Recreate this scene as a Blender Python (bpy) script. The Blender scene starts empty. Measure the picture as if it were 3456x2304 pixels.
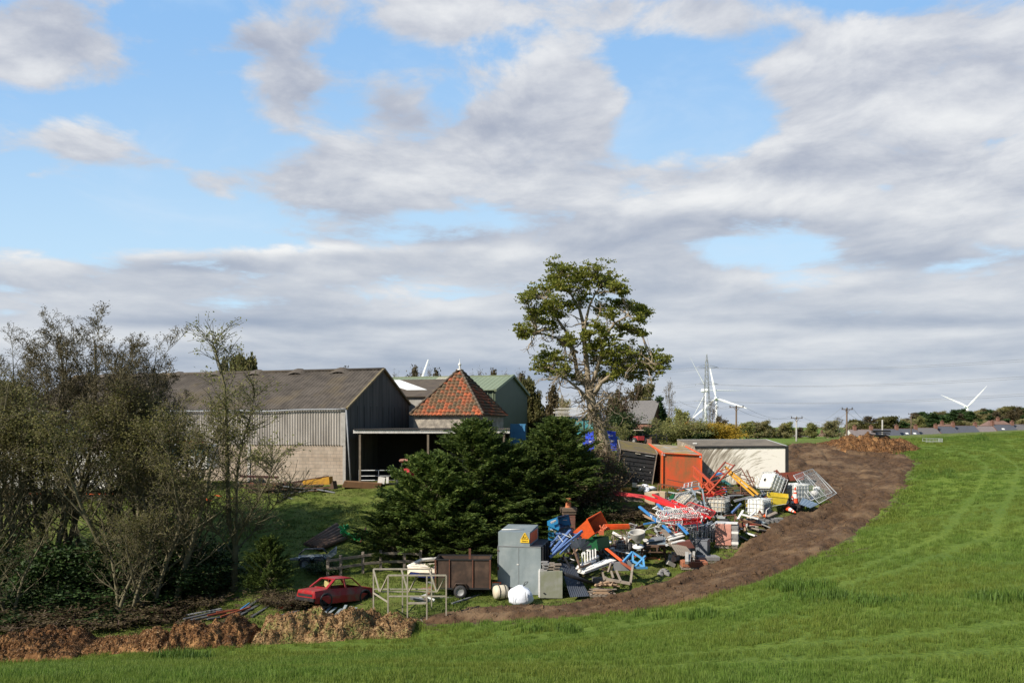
import bpy, bmesh, math, random
import numpy as np
from mathutils import Vector, Matrix, noise as mnoise
S = bpy.context.scene
C = S.collection
R = math.radians
# ---------------------------------------------------------------- camera
K = 0.5265                                         # depths d below are given in units of K metres
F, UC, HV, CZ = 5318.0, 1728.0, 1440.0, 10.0      # F * K = focal length of the photograph in its own pixels
cam = bpy.data.cameras.new("camera"); camo = bpy.data.objects.new("camera", cam); C.objects.link(camo)
cam.sensor_width = 36.0; cam.lens = 36.0 * F * K / 3456.0
cam.shift_y = (HV - 1152.0) / 3456.0
cam.clip_start = 0.1; cam.clip_end = 9000
camo.location = (0, 0, CZ); camo.rotation_euler = (R(90), 0, 0)
S.camera = camo
S.view_settings.view_transform = 'Standard'; S.view_settings.look = 'None'
S.view_settings.exposure = 0.45; S.view_settings.gamma = 1
S.cycles.max_bounces = 5; S.cycles.diffuse_bounces = 2; S.cycles.glossy_bounces = 2
S.cycles.transmission_bounces = 4; S.cycles.transparent_max_bounces = 12
# ---------------------------------------------------------------- sun
SUN_EL, SUN_AZ = R(38), R(235)                    # compass-like: 0 = +Y, clockwise
sl = bpy.data.lights.new("sun", 'SUN'); so = bpy.data.objects.new("sun", sl); C.objects.link(so)
sl.energy = 5.0; sl.angle = R(0.5); sl.color = (1.0, 0.93, 0.82)
sd = Vector((math.sin(SUN_AZ) * math.cos(SUN_EL), math.cos(SUN_AZ) * math.cos(SUN_EL), math.sin(SUN_EL)))
so.rotation_euler = sd.to_track_quat('Z', 'Y').to_euler(); so.location = (-40, -20, 60)
# ---------------------------------------------------------------- sky
W = bpy.data.worlds.new("World"); S.world = W; W.use_nodes = True
def world():
    nt = W.node_tree; N = nt.nodes; L = nt.links; N.clear()
    def plug(s, v):
        if isinstance(v, (int, float)): s.default_value = v
        elif isinstance(v, tuple): s.default_value = v
        else: L.new(v, s)
    def m(op, a, b=0.0, c=0.0, cl=False):
        n = N.new('ShaderNodeMath'); n.operation = op; n.use_clamp = cl
        plug(n.inputs[0], a); plug(n.inputs[1], b); plug(n.inputs[2], c); return n.outputs[0]
    def ss(v, a, b):
        n = N.new('ShaderNodeMapRange'); n.interpolation_type = 'SMOOTHSTEP'
        plug(n.inputs[0], v); n.inputs[1].default_value = a; n.inputs[2].default_value = b; return n.outputs[0]
    def comb(x, y, z):
        n = N.new('ShaderNodeCombineXYZ'); plug(n.inputs[0], x); plug(n.inputs[1], y); plug(n.inputs[2], z); return n.outputs[0]
    def noise(vec, sc, det=5, ro=.5, dist=0):
        n = N.new('ShaderNodeTexNoise'); L.new(vec, n.inputs['Vector']); n.inputs['Scale'].default_value = sc
        n.inputs['Detail'].default_value = det; n.inputs['Roughness'].default_value = ro; n.inputs['Distortion'].default_value = dist
        return n.outputs['Fac']
    def mix(f, a, b):
        n = N.new('ShaderNodeMix'); n.data_type = 'RGBA'; plug(n.inputs[0], f)
        plug(n.inputs[6], a); plug(n.inputs[7], b); return n.outputs[2]
    tc = N.new('ShaderNodeTexCoord'); sp = N.new('ShaderNodeSeparateXYZ'); L.new(tc.outputs['Generated'], sp.inputs[0])
    x, y, z = sp.outputs
    az = m('ARCTAN2', x, y); el = m('ARCSINE', z)
    u = m('MULTIPLY', az, 1000.); v = m('MULTIPLY', m('ARCTAN2', z, m('MAXIMUM', y, .02)), 1000.)      # milliradians
    q = m('DIVIDE', 1.0, m('ADD', m('MAXIMUM', el, 0.0), 0.11))
    q = m('MULTIPLY', m('LOGARITHM', m('ADD', m('MAXIMUM', el, 0.0), 0.085), 2.71828), -3.4); px = m('MULTIPLY', az, m('ADD', 3.1, m('MULTIPLY', q, .15)))
    P = comb(px, q, 0.37)
    Pu = comb(m('ADD', px, -0.03), m('SUBTRACT', q, .16), 0.37)
    n0 = noise(P, 1.9, 10, .60, .25)
    n1 = noise(Pu, 1.9, 10, .60, .25)
    n2 = noise(comb(m('MULTIPLY', px, .6), q, 9.1), 1.1, 4, .5, .3)
    n3 = noise(comb(m('MULTIPLY', u, .0058), m('MULTIPLY', v, .0126), 4.1), 2.2, 7, .62, .3)
    # broad banks of cloud (+) and clear patches (-): x, height, half sizes, weight
    k = 1.4694
    def blob(cx, cy, rx, ry):
        uu = math.atan((cx * k - UC) / F / K) * 1000; vv = math.atan((HV - cy * k) / F / K) * 1000
        a = m('DIVIDE', m('SUBTRACT', u, uu), rx * k / F / K * 1000 * .9); b = m('DIVIDE', m('SUBTRACT', v, vv), ry * k / F / K * 1000 * .95)
        r2 = m('ADD', m('MULTIPLY', a, a), m('MULTIPLY', b, b))
        return m('EXPONENT', m('MULTIPLY', r2, -0.8))
    B = [(120,150,200,85,.48),(20,30,140,50,.26),(190,325,115,46,.46),(355,372,55,22,.25),(490,415,70,30,.36),(85,405,55,16,.22),(220,430,50,16,.2),
         (680,190,90,60,.42),(560,95,160,30,.36),(900,220,85,55,.42),(1050,35,330,58,.5),(1320,215,110,95,.48),(1120,330,320,85,.56),
         (800,430,210,58,.55),(1640,440,330,80,.5),(2100,200,330,190,.6),(2200,480,260,90,.5),(1176,800,2600,135,.8),(1176,960,4000,100,.8),(1500,600,420,50,.22),
         (550,605,420,34,.36),(1250,560,350,70,.42),(2150,600,300,60,.3),(1500,30,250,45,.34),(1050,160,70,30,.15),(640,530,80,14,.2),
         (300,90,60,60,-.3),(430,30,140,40,-.3),(420,270,150,60,-.3),(100,500,330,70,-.42),(480,510,150,45,-.3),(60,250,120,40,-.28),
         (1060,215,60,30,-.2),(1010,120,180,32,-.2),(790,100,60,40,-.16),(1540,190,120,110,-.5),(1480,300,90,40,-.45),(1700,250,70,60,-.25),(2030,430,32,16,-.65),
         (960,498,120,20,-.3),(1700,580,160,28,-.6),(1990,0,120,18,-.4),(380,170,60,120,-.25),(620,330,120,40,-.2),(1840,560,60,22,-.25)]
    bias = None
    for cx, cy, rx, ry, w in B:
        t = m('MULTIPLY', blob(cx, cy, rx, ry), w); bias = t if bias is None else m('ADD', bias, t)
    d = m('ADD', m('MULTIPLY', m('SUBTRACT', n0, .5), 1.9), m('SUBTRACT', bias, .12))
    d = m('ADD', d, m('MULTIPLY', m('SUBTRACT', n3, .5), .30))
    front = ss(y, -.35, .35)
    cov = m('MULTIPLY', ss(d, -.12, .24), m('ADD', m('MULTIPLY', front, .85), .05))
    G = None
    for cx, cy, rx, ry, w in [(1640,460,330,38,.55),(1560,370,90,20,.3),(2080,270,220,50,.28),(2000,60,90,40,.3),(2150,470,200,35,.32),(650,568,260,12,.75),(180,585,140,16,.5),(60,610,90,20,.3),
                              (1180,575,110,22,.5),(250,690,330,28,.3),(1830,640,130,22,.55),(2200,690,240,30,.4),(1000,670,160,24,.35),(560,770,350,14,.22),(1500,760,500,16,.2),(1900,820,420,14,.22),(1250,30,260,30,.2),(880,410,120,30,.25),(1100,440,150,30,.22),(130,170,100,40,.2),
                              (600,740,500,14,-.35),(480,610,200,16,-.3),(1960,380,200,26,-.3),(1700,510,300,24,-.3),(1030,540,160,20,-.35),(2150,590,250,24,-.35),(950,270,180,22,-.2),(1300,700,200,14,-.3),(1250,850,1300,26,-.3),(1900,740,500,14,-.28),(1300,390,180,20,-.2),(250,120,60,50,.1),(560,95,150,26,-.2)]:
        t = m('MULTIPLY', blob(cx, cy, rx, ry), w); G = t if G is None else m('ADD', G, t)
    lit = m('MULTIPLY', m('SUBTRACT', n0, n1), m('ADD', .7, m('MULTIPLY', ss(v, 110., 350.), 1.3)))
    br = m('ADD', m('ADD', m('MULTIPLY', m('SUBTRACT', n2, .5), 1.4), lit), m('ADD', G, .17))
    br = m('ADD', br, m('MULTIPLY', m('SUBTRACT', n3, .5), .35))
    br = ss(br, -.58, 1.22)
    low = ss(v, 350., 40.)
    dark = mix(low, (.345, .37, .455, 1), (.26, .315, .425, 1))
    cc = mix(br, dark, (.89, .88, .86, 1))
    edge = m('SUBTRACT', 1.0, ss(d, .0, .3))
    cc = mix(m('MULTIPLY', edge, .45), cc, (.56, .63, .73, 1))
    sky = N.new('ShaderNodeTexSky'); sky.sky_type = 'NISHITA'; sky.sun_disc = False
    sky.sun_elevation = SUN_EL; sky.sun_rotation = SUN_AZ; sky.air_density = 1.0; sky.dust_density = .3; sky.ozone_density = 3
    bl = N.new('ShaderNodeVectorMath'); bl.operation = 'SCALE'; L.new(sky.outputs[0], bl.inputs[0]); bl.inputs['Scale'].default_value = SKYS
    blue = mix(.75, bl.outputs[0], mix(ss(v, 130., 500.), (.62, .86, 1.05, 1), (.32, .60, 1.0, 1)))
    blue = mix(m('MULTIPLY', front, 1.0), bl.outputs[0], blue)
    thin = m('MULTIPLY', ss(noise(comb(px, q, 2.2), 1.6, 6, .6, .5), .45, .8), .35)
    blue = mix(m('MULTIPLY', thin, front), blue, (.62, .74, .88, 1))
    out = mix(cov, blue, cc)
    bg = N.new('ShaderNodeBackground'); L.new(out, bg.inputs[0]); bg.inputs[1].default_value = 0.79
    o = N.new('ShaderNodeOutputWorld'); L.new(bg.outputs[0], o.inputs[0])
SKYS = 0.085
world()
W.cycles.sampling_method = 'MANUAL'; W.cycles.sample_map_resolution = 512

# ---------------------------------------------------------------- helpers
def Wp(u, v, d):
    """world point seen at photo position (u, v) at depth d metres"""
    return Vector(((u - UC) / F * d, d * K, CZ + (HV - v) / F * d))
# terrain control points: photo position and depth
CP = [(0,2304,23),(1728,2304,23),(3456,2304,23),(-3000,2320,23),(6500,2304,23),(0,2262,38),(1000,2240,38),(1728,2225,36),(2700,2155,32),(3456,2131,30),(5200,2110,30),(-1800,2290,38),
 (0,2215,58),(500,2192,58),(900,2170,59),(1400,2145,61),(1728,2110,60),(2200,2078,58),(2350,2110,45),(2700,2070,40),(2700,1975,55),(3000,2020,42),(3456,2030,36),(3456,1860,58),(3100,1900,56),
 (100,2105,66),(600,2075,69),(1150,2045,70),(1550,2015,71),(1760,2000,72),(1860,2018,70),(2030,2005,71),(1450,2080,66),(2200,1985,71),(2300,2030,62),(2350,1912,78),(2460,1842,82),(2500,1960,66),(2700,1835,76),(2570,1742,88),(2670,1725,90),(2780,1700,92),
 (2600,1655,98),(2300,1655,94),(2150,1640,94),(2850,1745,88),(2900,1640,101),(3000,1560,116),(2950,1527,124),(2720,1515,126),(3120,1500,132),(3456,1700,78),(3200,1760,74),(3250,1600,98),(3456,1560,108),
 (3456,1455,160),(3100,1468,152),(2860,1476,148),(2660,1497,138),(2200,1530,130),(2040,1572,112),(1990,1530,122),(2000,1720,88),(2080,1850,81),(1900,1800,83),(1500,1880,80),(1300,1860,81),(1200,1650,97),(1450,1640,97),(1700,1640,97),
 (1100,1750,88),(1050,1850,81),(1050,1930,76),(790,1990,73),(300,1900,79),(200,1690,95),(600,1690,93),(-600,1690,95),(-600,2120,66),(-1200,2200,58)]
cps = []; 
for u, v, d in CP:
    p = Wp(u, v, d); cps.append((p.x, p.y, p.z))
cps += [(a, b * K, c) for a, b, c in [(-8,0,8.3),(0,0,8.35),(8,0,8.4),(-30,0,7.6),(40,0,8.9),(-30,112,6.2),(-12,110,6.3),(0,115,6.7),(-60,120,6.2),(0,150,6.5),(-60,160,6.0),(20,165,7.2),(60,190,7.2),(90,160,10.3),(80,100,10.0),(60,60,8.4),(30,200,6.6),(0,220,5.6),(-60,230,5.6),(80,240,6.4),(-70,60,3.5)]]
cps = np.array([(a, b, c) for a, b, c in cps])
def tps_fit(P):
    n = len(P); X = P[:, :2] / 30.
    r2 = ((X[:, None] - X[None]) ** 2).sum(-1); K = .5 * r2 * np.log(r2 + 1e-12) + np.eye(n) * 2e-4
    A = np.zeros((n + 3, n + 3)); A[:n, :n] = K; A[:n, n] = 1; A[:n, n + 1:] = X; A[n, :n] = 1; A[n + 1:, :n] = X.T
    return np.linalg.solve(A, np.r_[P[:, 2], 0, 0, 0]), X
TW, TX = tps_fit(cps)
def H(x, y):
    x = np.asarray(x, float); y = np.asarray(y, float); sh = x.shape
    x = x.ravel(); y = y.ravel()
    yc = np.clip(y, 0, 126); xc = np.clip(x, -70 - 0 * yc, 90)
    out = np.empty(len(x))
    for i in range(0, len(x), 20000):
        Q = np.c_[xc[i:i + 20000], yc[i:i + 20000]] / 30.
        r2 = ((Q[:, None] - TX[None]) ** 2).sum(-1)
        out[i:i + 20000] = (.5 * r2 * np.log(r2 + 1e-12)) @ TW[:-3] + TW[-3] + Q @ TW[-2:]
    far = np.clip((y - 105) / 32, 0, 1)
    out = out * (1 - far) + np.minimum(out, 6.3) * far
    return out.reshape(sh)
def gz(x, y): return float(H(np.array([x]), np.array([y]))[0])
def G(u, v, dmin=None):
    """ground point seen at photo position (u, v)"""
    ds = np.arange(14, 240, .25); x = (u - UC) / F * ds; z = CZ + (HV - v) / F * ds
    h = H(x, ds * K); k = np.where(h >= z)[0]
    if dmin: k = k[ds[k] >= dmin]
    i = k[0] if len(k) else len(ds) - 1
    d = ds[i]
    if i > 0:
        a, b = (z - h)[i - 1], (z - h)[i]
        if a > 0 >= b: d = ds[i - 1] + .25 * a / (a - b)
    return Vector(((u - UC) / F * d, d * K, CZ + (HV - v) / F * d))
rnd = random.Random(7)

class MB:
    """collects shapes; build() links them as one mesh object"""
    def __init__(s): s.v = []; s.f = []; s.M = Matrix.Identity(4); s.mi = []; s.cur = 0; s.smooth = []
    def add(s, vs, fs, sm=False):
        b = len(s.v); s.v += [s.M @ Vector(p) for p in vs]
        for f in fs: s.f.append(tuple(i + b for i in f)); s.mi.append(s.cur); s.smooth.append(sm)
    def box(s, c, d, rot=None, taper=1.0, bev=0.0):
        x, y, z = d[0] / 2, d[1] / 2, d[2] / 2; t = taper
        if bev:
            b = bev; vs = []
            for sz, k in ((-z, 0), (-z + b, 1), (z - b, 1), (z, 0)):
                i = 0 if k else b
                X, Y = x - i, y - i
                vs += [(-X, -Y + b*k, sz), (-X + b*k, -Y, sz), (X - b*k, -Y, sz), (X, -Y + b*k, sz), (X, Y - b*k, sz), (X - b*k, Y, sz), (-X + b*k, Y, sz), (-X, Y - b*k, sz)]
            fs = [tuple(reversed(range(8))), tuple(range(24, 32))]
            for r in range(3):
                for i in range(8): fs.append((r*8+i, r*8+(i+1)%8, r*8+8+(i+1)%8, r*8+8+i))
        else:
            vs = [(-x,-y,-z),(x,-y,-z),(x,y,-z),(-x,y,-z),(-x*t,-y*t,z),(x*t,-y*t,z),(x*t,y*t,z),(-x*t,y*t,z)]
            fs = [(3,2,1,0),(4,5,6,7),(0,1,5,4),(1,2,6,5),(2,3,7,6),(3,0,4,7)]
        m = Matrix.Translation(c) @ (rot if rot is not None else Matrix.Identity(4))
        s.add([m @ Vector(p) for p in vs], fs)
    def bar(s, p, q, w=.05, h=None, up=(0, 0, 1)):
        p = Vector(p); q = Vector(q); h = h or w; d = q - p; l = d.length
        if l < 1e-5: return
        y = d / l; x = y.cross(Vector(up))
        if x.length < 1e-3: x = y.cross(Vector((1, 0, 0)))
        x.normalize(); z = x.cross(y)
        r = Matrix((x, y, z)).transposed().to_4x4(); s.box((p + q) / 2, (w, l, h), r)
    def tube(s, p, q, r=.03, n=6, r2=None, cap=True):
        s.path([p, q], [r, r if r2 is None else r2], n, cap)
    def path(s, pts, rs, n=6, cap=True, sm=True):
        pts = [Vector(p) for p in pts]
        if isinstance(rs, (int, float)): rs = [rs] * len(pts)
        vs = []; up = None
        for i, p in enumerate(pts):
            t = (pts[min(i + 1, len(pts) - 1)] - pts[max(i - 1, 0)])
            if t.length < 1e-6: t = Vector((0, 0, 1))
            t.normalize()
            if up is None: up = t.orthogonal().normalized()
            up = (up - t * up.dot(t))
            if up.length < 1e-4: up = t.orthogonal()
            up.normalize(); w = t.cross(up)
            for k in range(n):
                a = 2 * math.pi * k / n; vs.append(p + (up * math.cos(a) + w * math.sin(a)) * rs[i])
        fs = [(i*n+k, i*n+(k+1)%n, (i+1)*n+(k+1)%n, (i+1)*n+k) for i in range(len(pts)-1) for k in range(n)]
        if cap: fs += [tuple(reversed(range(n))), tuple(range((len(pts)-1)*n, len(pts)*n))]
        s.add(vs, fs, sm)
    def lathe(s, prof, n=16, c=(0,0,0), rot=None, cap=True, sm=True):
        m = Matrix.Translation(c) @ (rot if rot is not None else Matrix.Identity(4))
        vs = [m @ Vector((r*math.cos(2*math.pi*k/n), r*math.sin(2*math.pi*k/n), z)) for r, z in prof for k in range(n)]
        fs = [(i*n+k, i*n+(k+1)%n, (i+1)*n+(k+1)%n, (i+1)*n+k) for i in range(len(prof)-1) for k in range(n)]
        if cap: fs += [tuple(reversed(range(n))), tuple(range((len(prof)-1)*n, len(prof)*n))]
        s.add(vs, fs, sm)
    def prism(s, poly, a, b, axis='y'):
        """poly of (p, q) pairs swept between a and b along the axis"""
        f = {'y': lambda p, q, t: (p, t, q), 'x': lambda p, q, t: (t, p, q), 'z': lambda p, q, t: (p, q, t)}[axis]
        n = len(poly); vs = [f(p, q, a) for p, q in poly] + [f(p, q, b) for p, q in poly]
        fs = [tuple(range(n)), tuple(reversed(range(n, 2 * n)))] + [(i, i + n, (i + 1) % n + n, (i + 1) % n) for i in range(n)]
        s.add(vs, fs)
    def sheet(s, p00, p10, p11, p01, nx=1, ny=1, amp=0, waves=0, th=0.004):
        """thin slab between four corners, optionally corrugated (waves run across x)"""
        p00, p10, p11, p01 = map(Vector, (p00, p10, p11, p01)); nrm = (p10 - p00).cross(p01 - p00).normalized()
        if waves: nx = waves * 4
        vs = []
        for j in range(ny + 1):
            for i in range(nx + 1):
                a, b = i / nx, j / ny
                p = (p00 * (1-a) + p10 * a) * (1-b) + (p01 * (1-a) + p11 * a) * b
                vs.append(p + nrm * (amp * math.sin(2 * math.pi * waves * a) if waves else 0))
        n0 = len(vs); W1 = nx + 1
        fs = [(j*W1+i, j*W1+i+1, (j+1)*W1+i+1, (j+1)*W1+i) for j in range(ny) for i in range(nx)]
        vs2 = [p - nrm * th for p in vs]; fs2 = [tuple(reversed([i + n0 for i in f])) for f in fs]
        rim = [i for i in range(nx)]; ed = [(i, i+1) for i in range(nx)] + [(nx + j*W1, nx + (j+1)*W1) for j in range(ny)] + [(ny*W1+i+1, ny*W1+i) for i in range(nx)] + [((j+1)*W1, j*W1) for j in range(ny)]
        s.add(vs + vs2, fs + fs2 + [(b, a, a + n0, b + n0) for a, b in ed])
    def build(s, name, mats, parent=None, origin=None):
        me = bpy.data.meshes.new(name); vs = s.v
        if origin is not None: o = Vector(origin); vs = [p - o for p in vs]
        me.from_pydata([tuple(p) for p in vs], [], s.f)
        if not isinstance(mats, (list, tuple)): mats = [mats]
        for m_ in mats: me.materials.append(m_)
        me.polygons.foreach_set('material_index', s.mi); me.polygons.foreach_set('use_smooth', s.smooth)
        me.update()
        ob = bpy.data.objects.new(name, me); C.objects.link(ob)
        if parent is not None: ob.parent = parent
        if origin is not None: ob.location = origin
        return ob
def tag(o, label=None, cat=None, group=None, kind=None):
    if label: o['label'] = label
    if cat: o['category'] = cat
    if group: o['group'] = group
    if kind: o['kind'] = kind
    return o
def thing(name, label, cat, loc=(0,0,0), rz=0, group=None, rx=0, ry=0):
    o = bpy.data.objects.new(name, None); C.objects.link(o); o.location = loc; o.rotation_euler = (rx, ry, rz)
    return tag(o, label, cat, group)
def dup(root, loc=None, rz=None, label=None, group=None, scale=None, rot=None):
    r = root.copy(); C.objects.link(r)
    if loc is not None: r.location = loc
    if rz is not None: r.rotation_euler = (0, 0, rz)
    if rot is not None: r.rotation_euler = rot
    if scale is not None: r.scale = scale if hasattr(scale, '__len__') else (scale,) * 3
    if label: r['label'] = label
    if group: r['group'] = group
    for ch in list(root.children):
        c = ch.copy(); C.objects.link(c); c.parent = r
        for g in list(ch.children):
            d = g.copy(); C.objects.link(d); d.parent = c
    return r
def one(name, mb, mats, label, cat, group=None, origin=None, kind=None):
    if origin is None:
        o = sum(mb.v, Vector()) / len(mb.v); o.z = min(p.z for p in mb.v); origin = o
    return tag(mb.build(name, mats, None, origin), label, cat, group, kind)
# ---------------------------------------------------------------- materials
MATS = {}
def mat(name, col, rough=.7, metal=0, col2=None, sc=3., amt=.5, bump=0., bsc=None, spec=.4, det=6, stretch=None, edge=(.35,.65), wave=None, coords='Object', col3=None, sc3=.7):
    if name in MATS: return MATS[name]
    m = bpy.data.materials.new(name); m.use_nodes = True; nt = m.node_tree; N = nt.nodes; L = nt.links
    b = N['Principled BSDF']; b.inputs['Roughness'].default_value = rough; b.inputs['Metallic'].default_value = metal
    b.inputs['Specular IOR Level'].default_value = spec
    tc = N.new('ShaderNodeTexCoord'); vec = tc.outputs[coords]
    if stretch:
        mp = N.new('ShaderNodeMapping'); mp.inputs['Scale'].default_value = stretch; L.new(vec, mp.inputs[0]); vec = mp.outputs[0]
    n = N.new('ShaderNodeTexNoise'); n.inputs['Scale'].default_value = sc; n.inputs['Detail'].default_value = det; n.inputs['Roughness'].default_value = .62; L.new(vec, n.inputs['Vector'])
    mr = N.new('ShaderNodeMapRange'); mr.inputs[1].default_value = edge[0]; mr.inputs[2].default_value = edge[1]; mr.inputs[4].default_value = amt; L.new(n.outputs['Fac'], mr.inputs[0])
    mx = N.new('ShaderNodeMix'); mx.data_type = 'RGBA'; L.new(mr.outputs[0], mx.inputs[0])
    c2 = col2 or tuple(c * .55 for c in col[:3])
    mx.inputs[6].default_value = (*col[:3], 1); mx.inputs[7].default_value = (*c2[:3], 1)
    out = mx.outputs[2]
    if col3:
        n3 = N.new('ShaderNodeTexNoise'); n3.inputs['Scale'].default_value = sc3; n3.inputs['Detail'].default_value = 5; L.new(tc.outputs[coords], n3.inputs['Vector'])
        m3 = N.new('ShaderNodeMapRange'); m3.inputs[1].default_value = .5; m3.inputs[2].default_value = .68; L.new(n3.outputs['Fac'], m3.inputs[0])
        x3 = N.new('ShaderNodeMix'); x3.data_type = 'RGBA'; L.new(m3.outputs[0], x3.inputs[0]); L.new(out, x3.inputs[6]); x3.inputs[7].default_value = (*col3, 1); out = x3.outputs[2]
    L.new(out, b.inputs['Base Color'])
    if bump:
        nb = N.new('ShaderNodeTexNoise'); nb.inputs['Scale'].default_value = bsc or sc * 4; nb.inputs['Detail'].default_value = 5; L.new(vec, nb.inputs['Vector'])
        bp = N.new('ShaderNodeBump'); bp.inputs['Strength'].default_value = 1.; bp.inputs['Distance'].default_value = bump; L.new(nb.outputs['Fac'], bp.inputs['Height']); L.new(bp.outputs[0], b.inputs['Normal'])
    MATS[name] = m; return m
def leafmat(name, c1, c2, trans=.35, c3=None, rough=.6):
    m = bpy.data.materials.new(name); m.use_nodes = True; nt = m.node_tree; N = nt.nodes; L = nt.links; N.clear()
    gi = N.new('ShaderNodeNewGeometry'); oi = N.new('ShaderNodeObjectInfo')
    cr = N.new('ShaderNodeValToRGB'); L.new(gi.outputs['Random Per Island'], cr.inputs[0])
    cr.color_ramp.elements[0].color = (*c1, 1); cr.color_ramp.elements[1].color = (*c2, 1)
    if c3: e = cr.color_ramp.elements.new(.9); e.color = (*c2, 1); cr.color_ramp.elements[2].color = (*c3, 1)
    hs = N.new('ShaderNodeHueSaturation'); mr = N.new('ShaderNodeMapRange'); mr.inputs[3].default_value = .8; mr.inputs[4].default_value = 1.25
    L.new(oi.outputs['Random'], mr.inputs[0]); L.new(mr.outputs[0], hs.inputs['Value']); L.new(cr.outputs[0], hs.inputs['Color'])
    df = N.new('ShaderNodeBsdfPrincipled'); df.inputs['Roughness'].default_value = rough; df.inputs['Specular IOR Level'].default_value = .25; L.new(hs.outputs[0], df.inputs['Base Color'])
    tr = N.new('ShaderNodeBsdfTranslucent'); L.new(hs.outputs[0], tr.inputs[0])
    mx = N.new('ShaderNodeMixShader'); mx.inputs[0].default_value = trans; L.new(df.outputs[0], mx.inputs[1]); L.new(tr.outputs[0], mx.inputs[2])
    o = N.new('ShaderNodeOutputMaterial'); L.new(mx.outputs[0], o.inputs[0]); MATS[name] = m; return m

# ---------------------------------------------------------------- ground
TRK_A = [(1400,2088),(1600,2062),(1850,2047),(2040,2014),(2150,1992),(2300,1946),(2400,1906),(2480,1866),(2560,1800),(2630,1762),(2700,1728),(2790,1700),(2800,1660),(2720,1620),(2665,1585),(2640,1530),(2665,1503),(2760,1502),(2810,1505)]
TRK_B = [(2900,1525),(2990,1532),(3062,1540),(3080,1570),(3045,1625),(2990,1695),(2920,1765),(2850,1822),(2700,1893),(2550,1962),(2350,2024),(2200,2052),(2000,2078),(1700,2092),(1440,2102)]
TRK = np.array([tuple(G(u, v)[:2]) for u, v in TRK_A + TRK_B])
def sdf(poly, x, y):
    """distance to a closed polygon, negative inside"""
    d = np.full(x.shape, 1e9); ins = np.zeros(x.shape, bool); n = len(poly)
    for i in range(n):
        ax, ay = poly[i]; bx, by = poly[(i + 1) % n]; ex, ey = bx - ax, by - ay
        t = np.clip(((x - ax) * ex + (y - ay) * ey) / (ex * ex + ey * ey + 1e-9), 0, 1)
        d = np.minimum(d, np.hypot(x - ax - t * ex, y - ay - t * ey))
        c = ((ay > y) != (by > y)) & (x < (bx - ax) * (y - ay) / (by - ay + 1e-12) + ax); ins ^= c
    return np.where(ins, -d, d)
def vnoise(x, y, sc, seed=0, oct=4, gain=.5):
    """value noise by numpy"""
    out = np.zeros(x.shape); a = 1.; tot = 0
    for o in range(oct):
        X = x * sc + seed * 17.3 + o * 5.1; Y = y * sc + seed * 9.7 + o * 3.3
        i = np.floor(X); j = np.floor(Y); fx = X - i; fy = Y - j; fx = fx*fx*(3-2*fx); fy = fy*fy*(3-2*fy)
        def h(p, q):
            t = np.sin(p * 127.1 + q * 311.7 + seed * 74.7) * 43758.5453; return t - np.floor(t)
        out += a * ((h(i,j)*(1-fx)+h(i+1,j)*fx)*(1-fy) + (h(i,j+1)*(1-fx)+h(i+1,j+1)*fx)*fy); tot += a; a *= gain; sc *= 2.03
    return out / tot
def gridmesh(name, xs, ys, zf, mats, keep=None, attrs=None, smooth=True):
    X, Y = np.meshgrid(xs, ys); Z = zf(X, Y); nx, ny = len(xs), len(ys)
    idx = np.arange(nx * ny).reshape(ny, nx)
    q = np.stack([idx[:-1,:-1], idx[:-1,1:], idx[1:,1:], idx[1:,:-1]], -1).reshape(-1, 4)
    V = np.stack([X, Y, Z], -1).reshape(-1, 3)
    if keep is not None:
        k = keep(X, Y).ravel(); q = q[k[q].any(1)]; used = np.unique(q); mp = -np.ones(len(V), int); mp[used] = np.arange(len(used)); V = V[used]; q = mp[q]
    me = bpy.data.meshes.new(name); me.vertices.add(len(V)); me.vertices.foreach_set('co', V.ravel())
    me.loops.add(q.size); me.loops.foreach_set('vertex_index', q.ravel().astype(np.int32))
    me.polygons.add(len(q)); me.polygons.foreach_set('loop_start', np.arange(0, q.size, 4, dtype=np.int32)); me.update()
    me.polygons.foreach_set('use_smooth', [smooth] * len(q))
    for m_ in mats: me.materials.append(m_)
    if attrs:
        for an, fn in attrs.items():
            a = me.attributes.new(an, 'FLOAT', 'POINT'); a.data.foreach_set('value', fn(V[:, 0], V[:, 1]).astype(np.float32))
    me.update(); ob = bpy.data.objects.new(name, me); C.objects.link(ob); return ob
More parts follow.
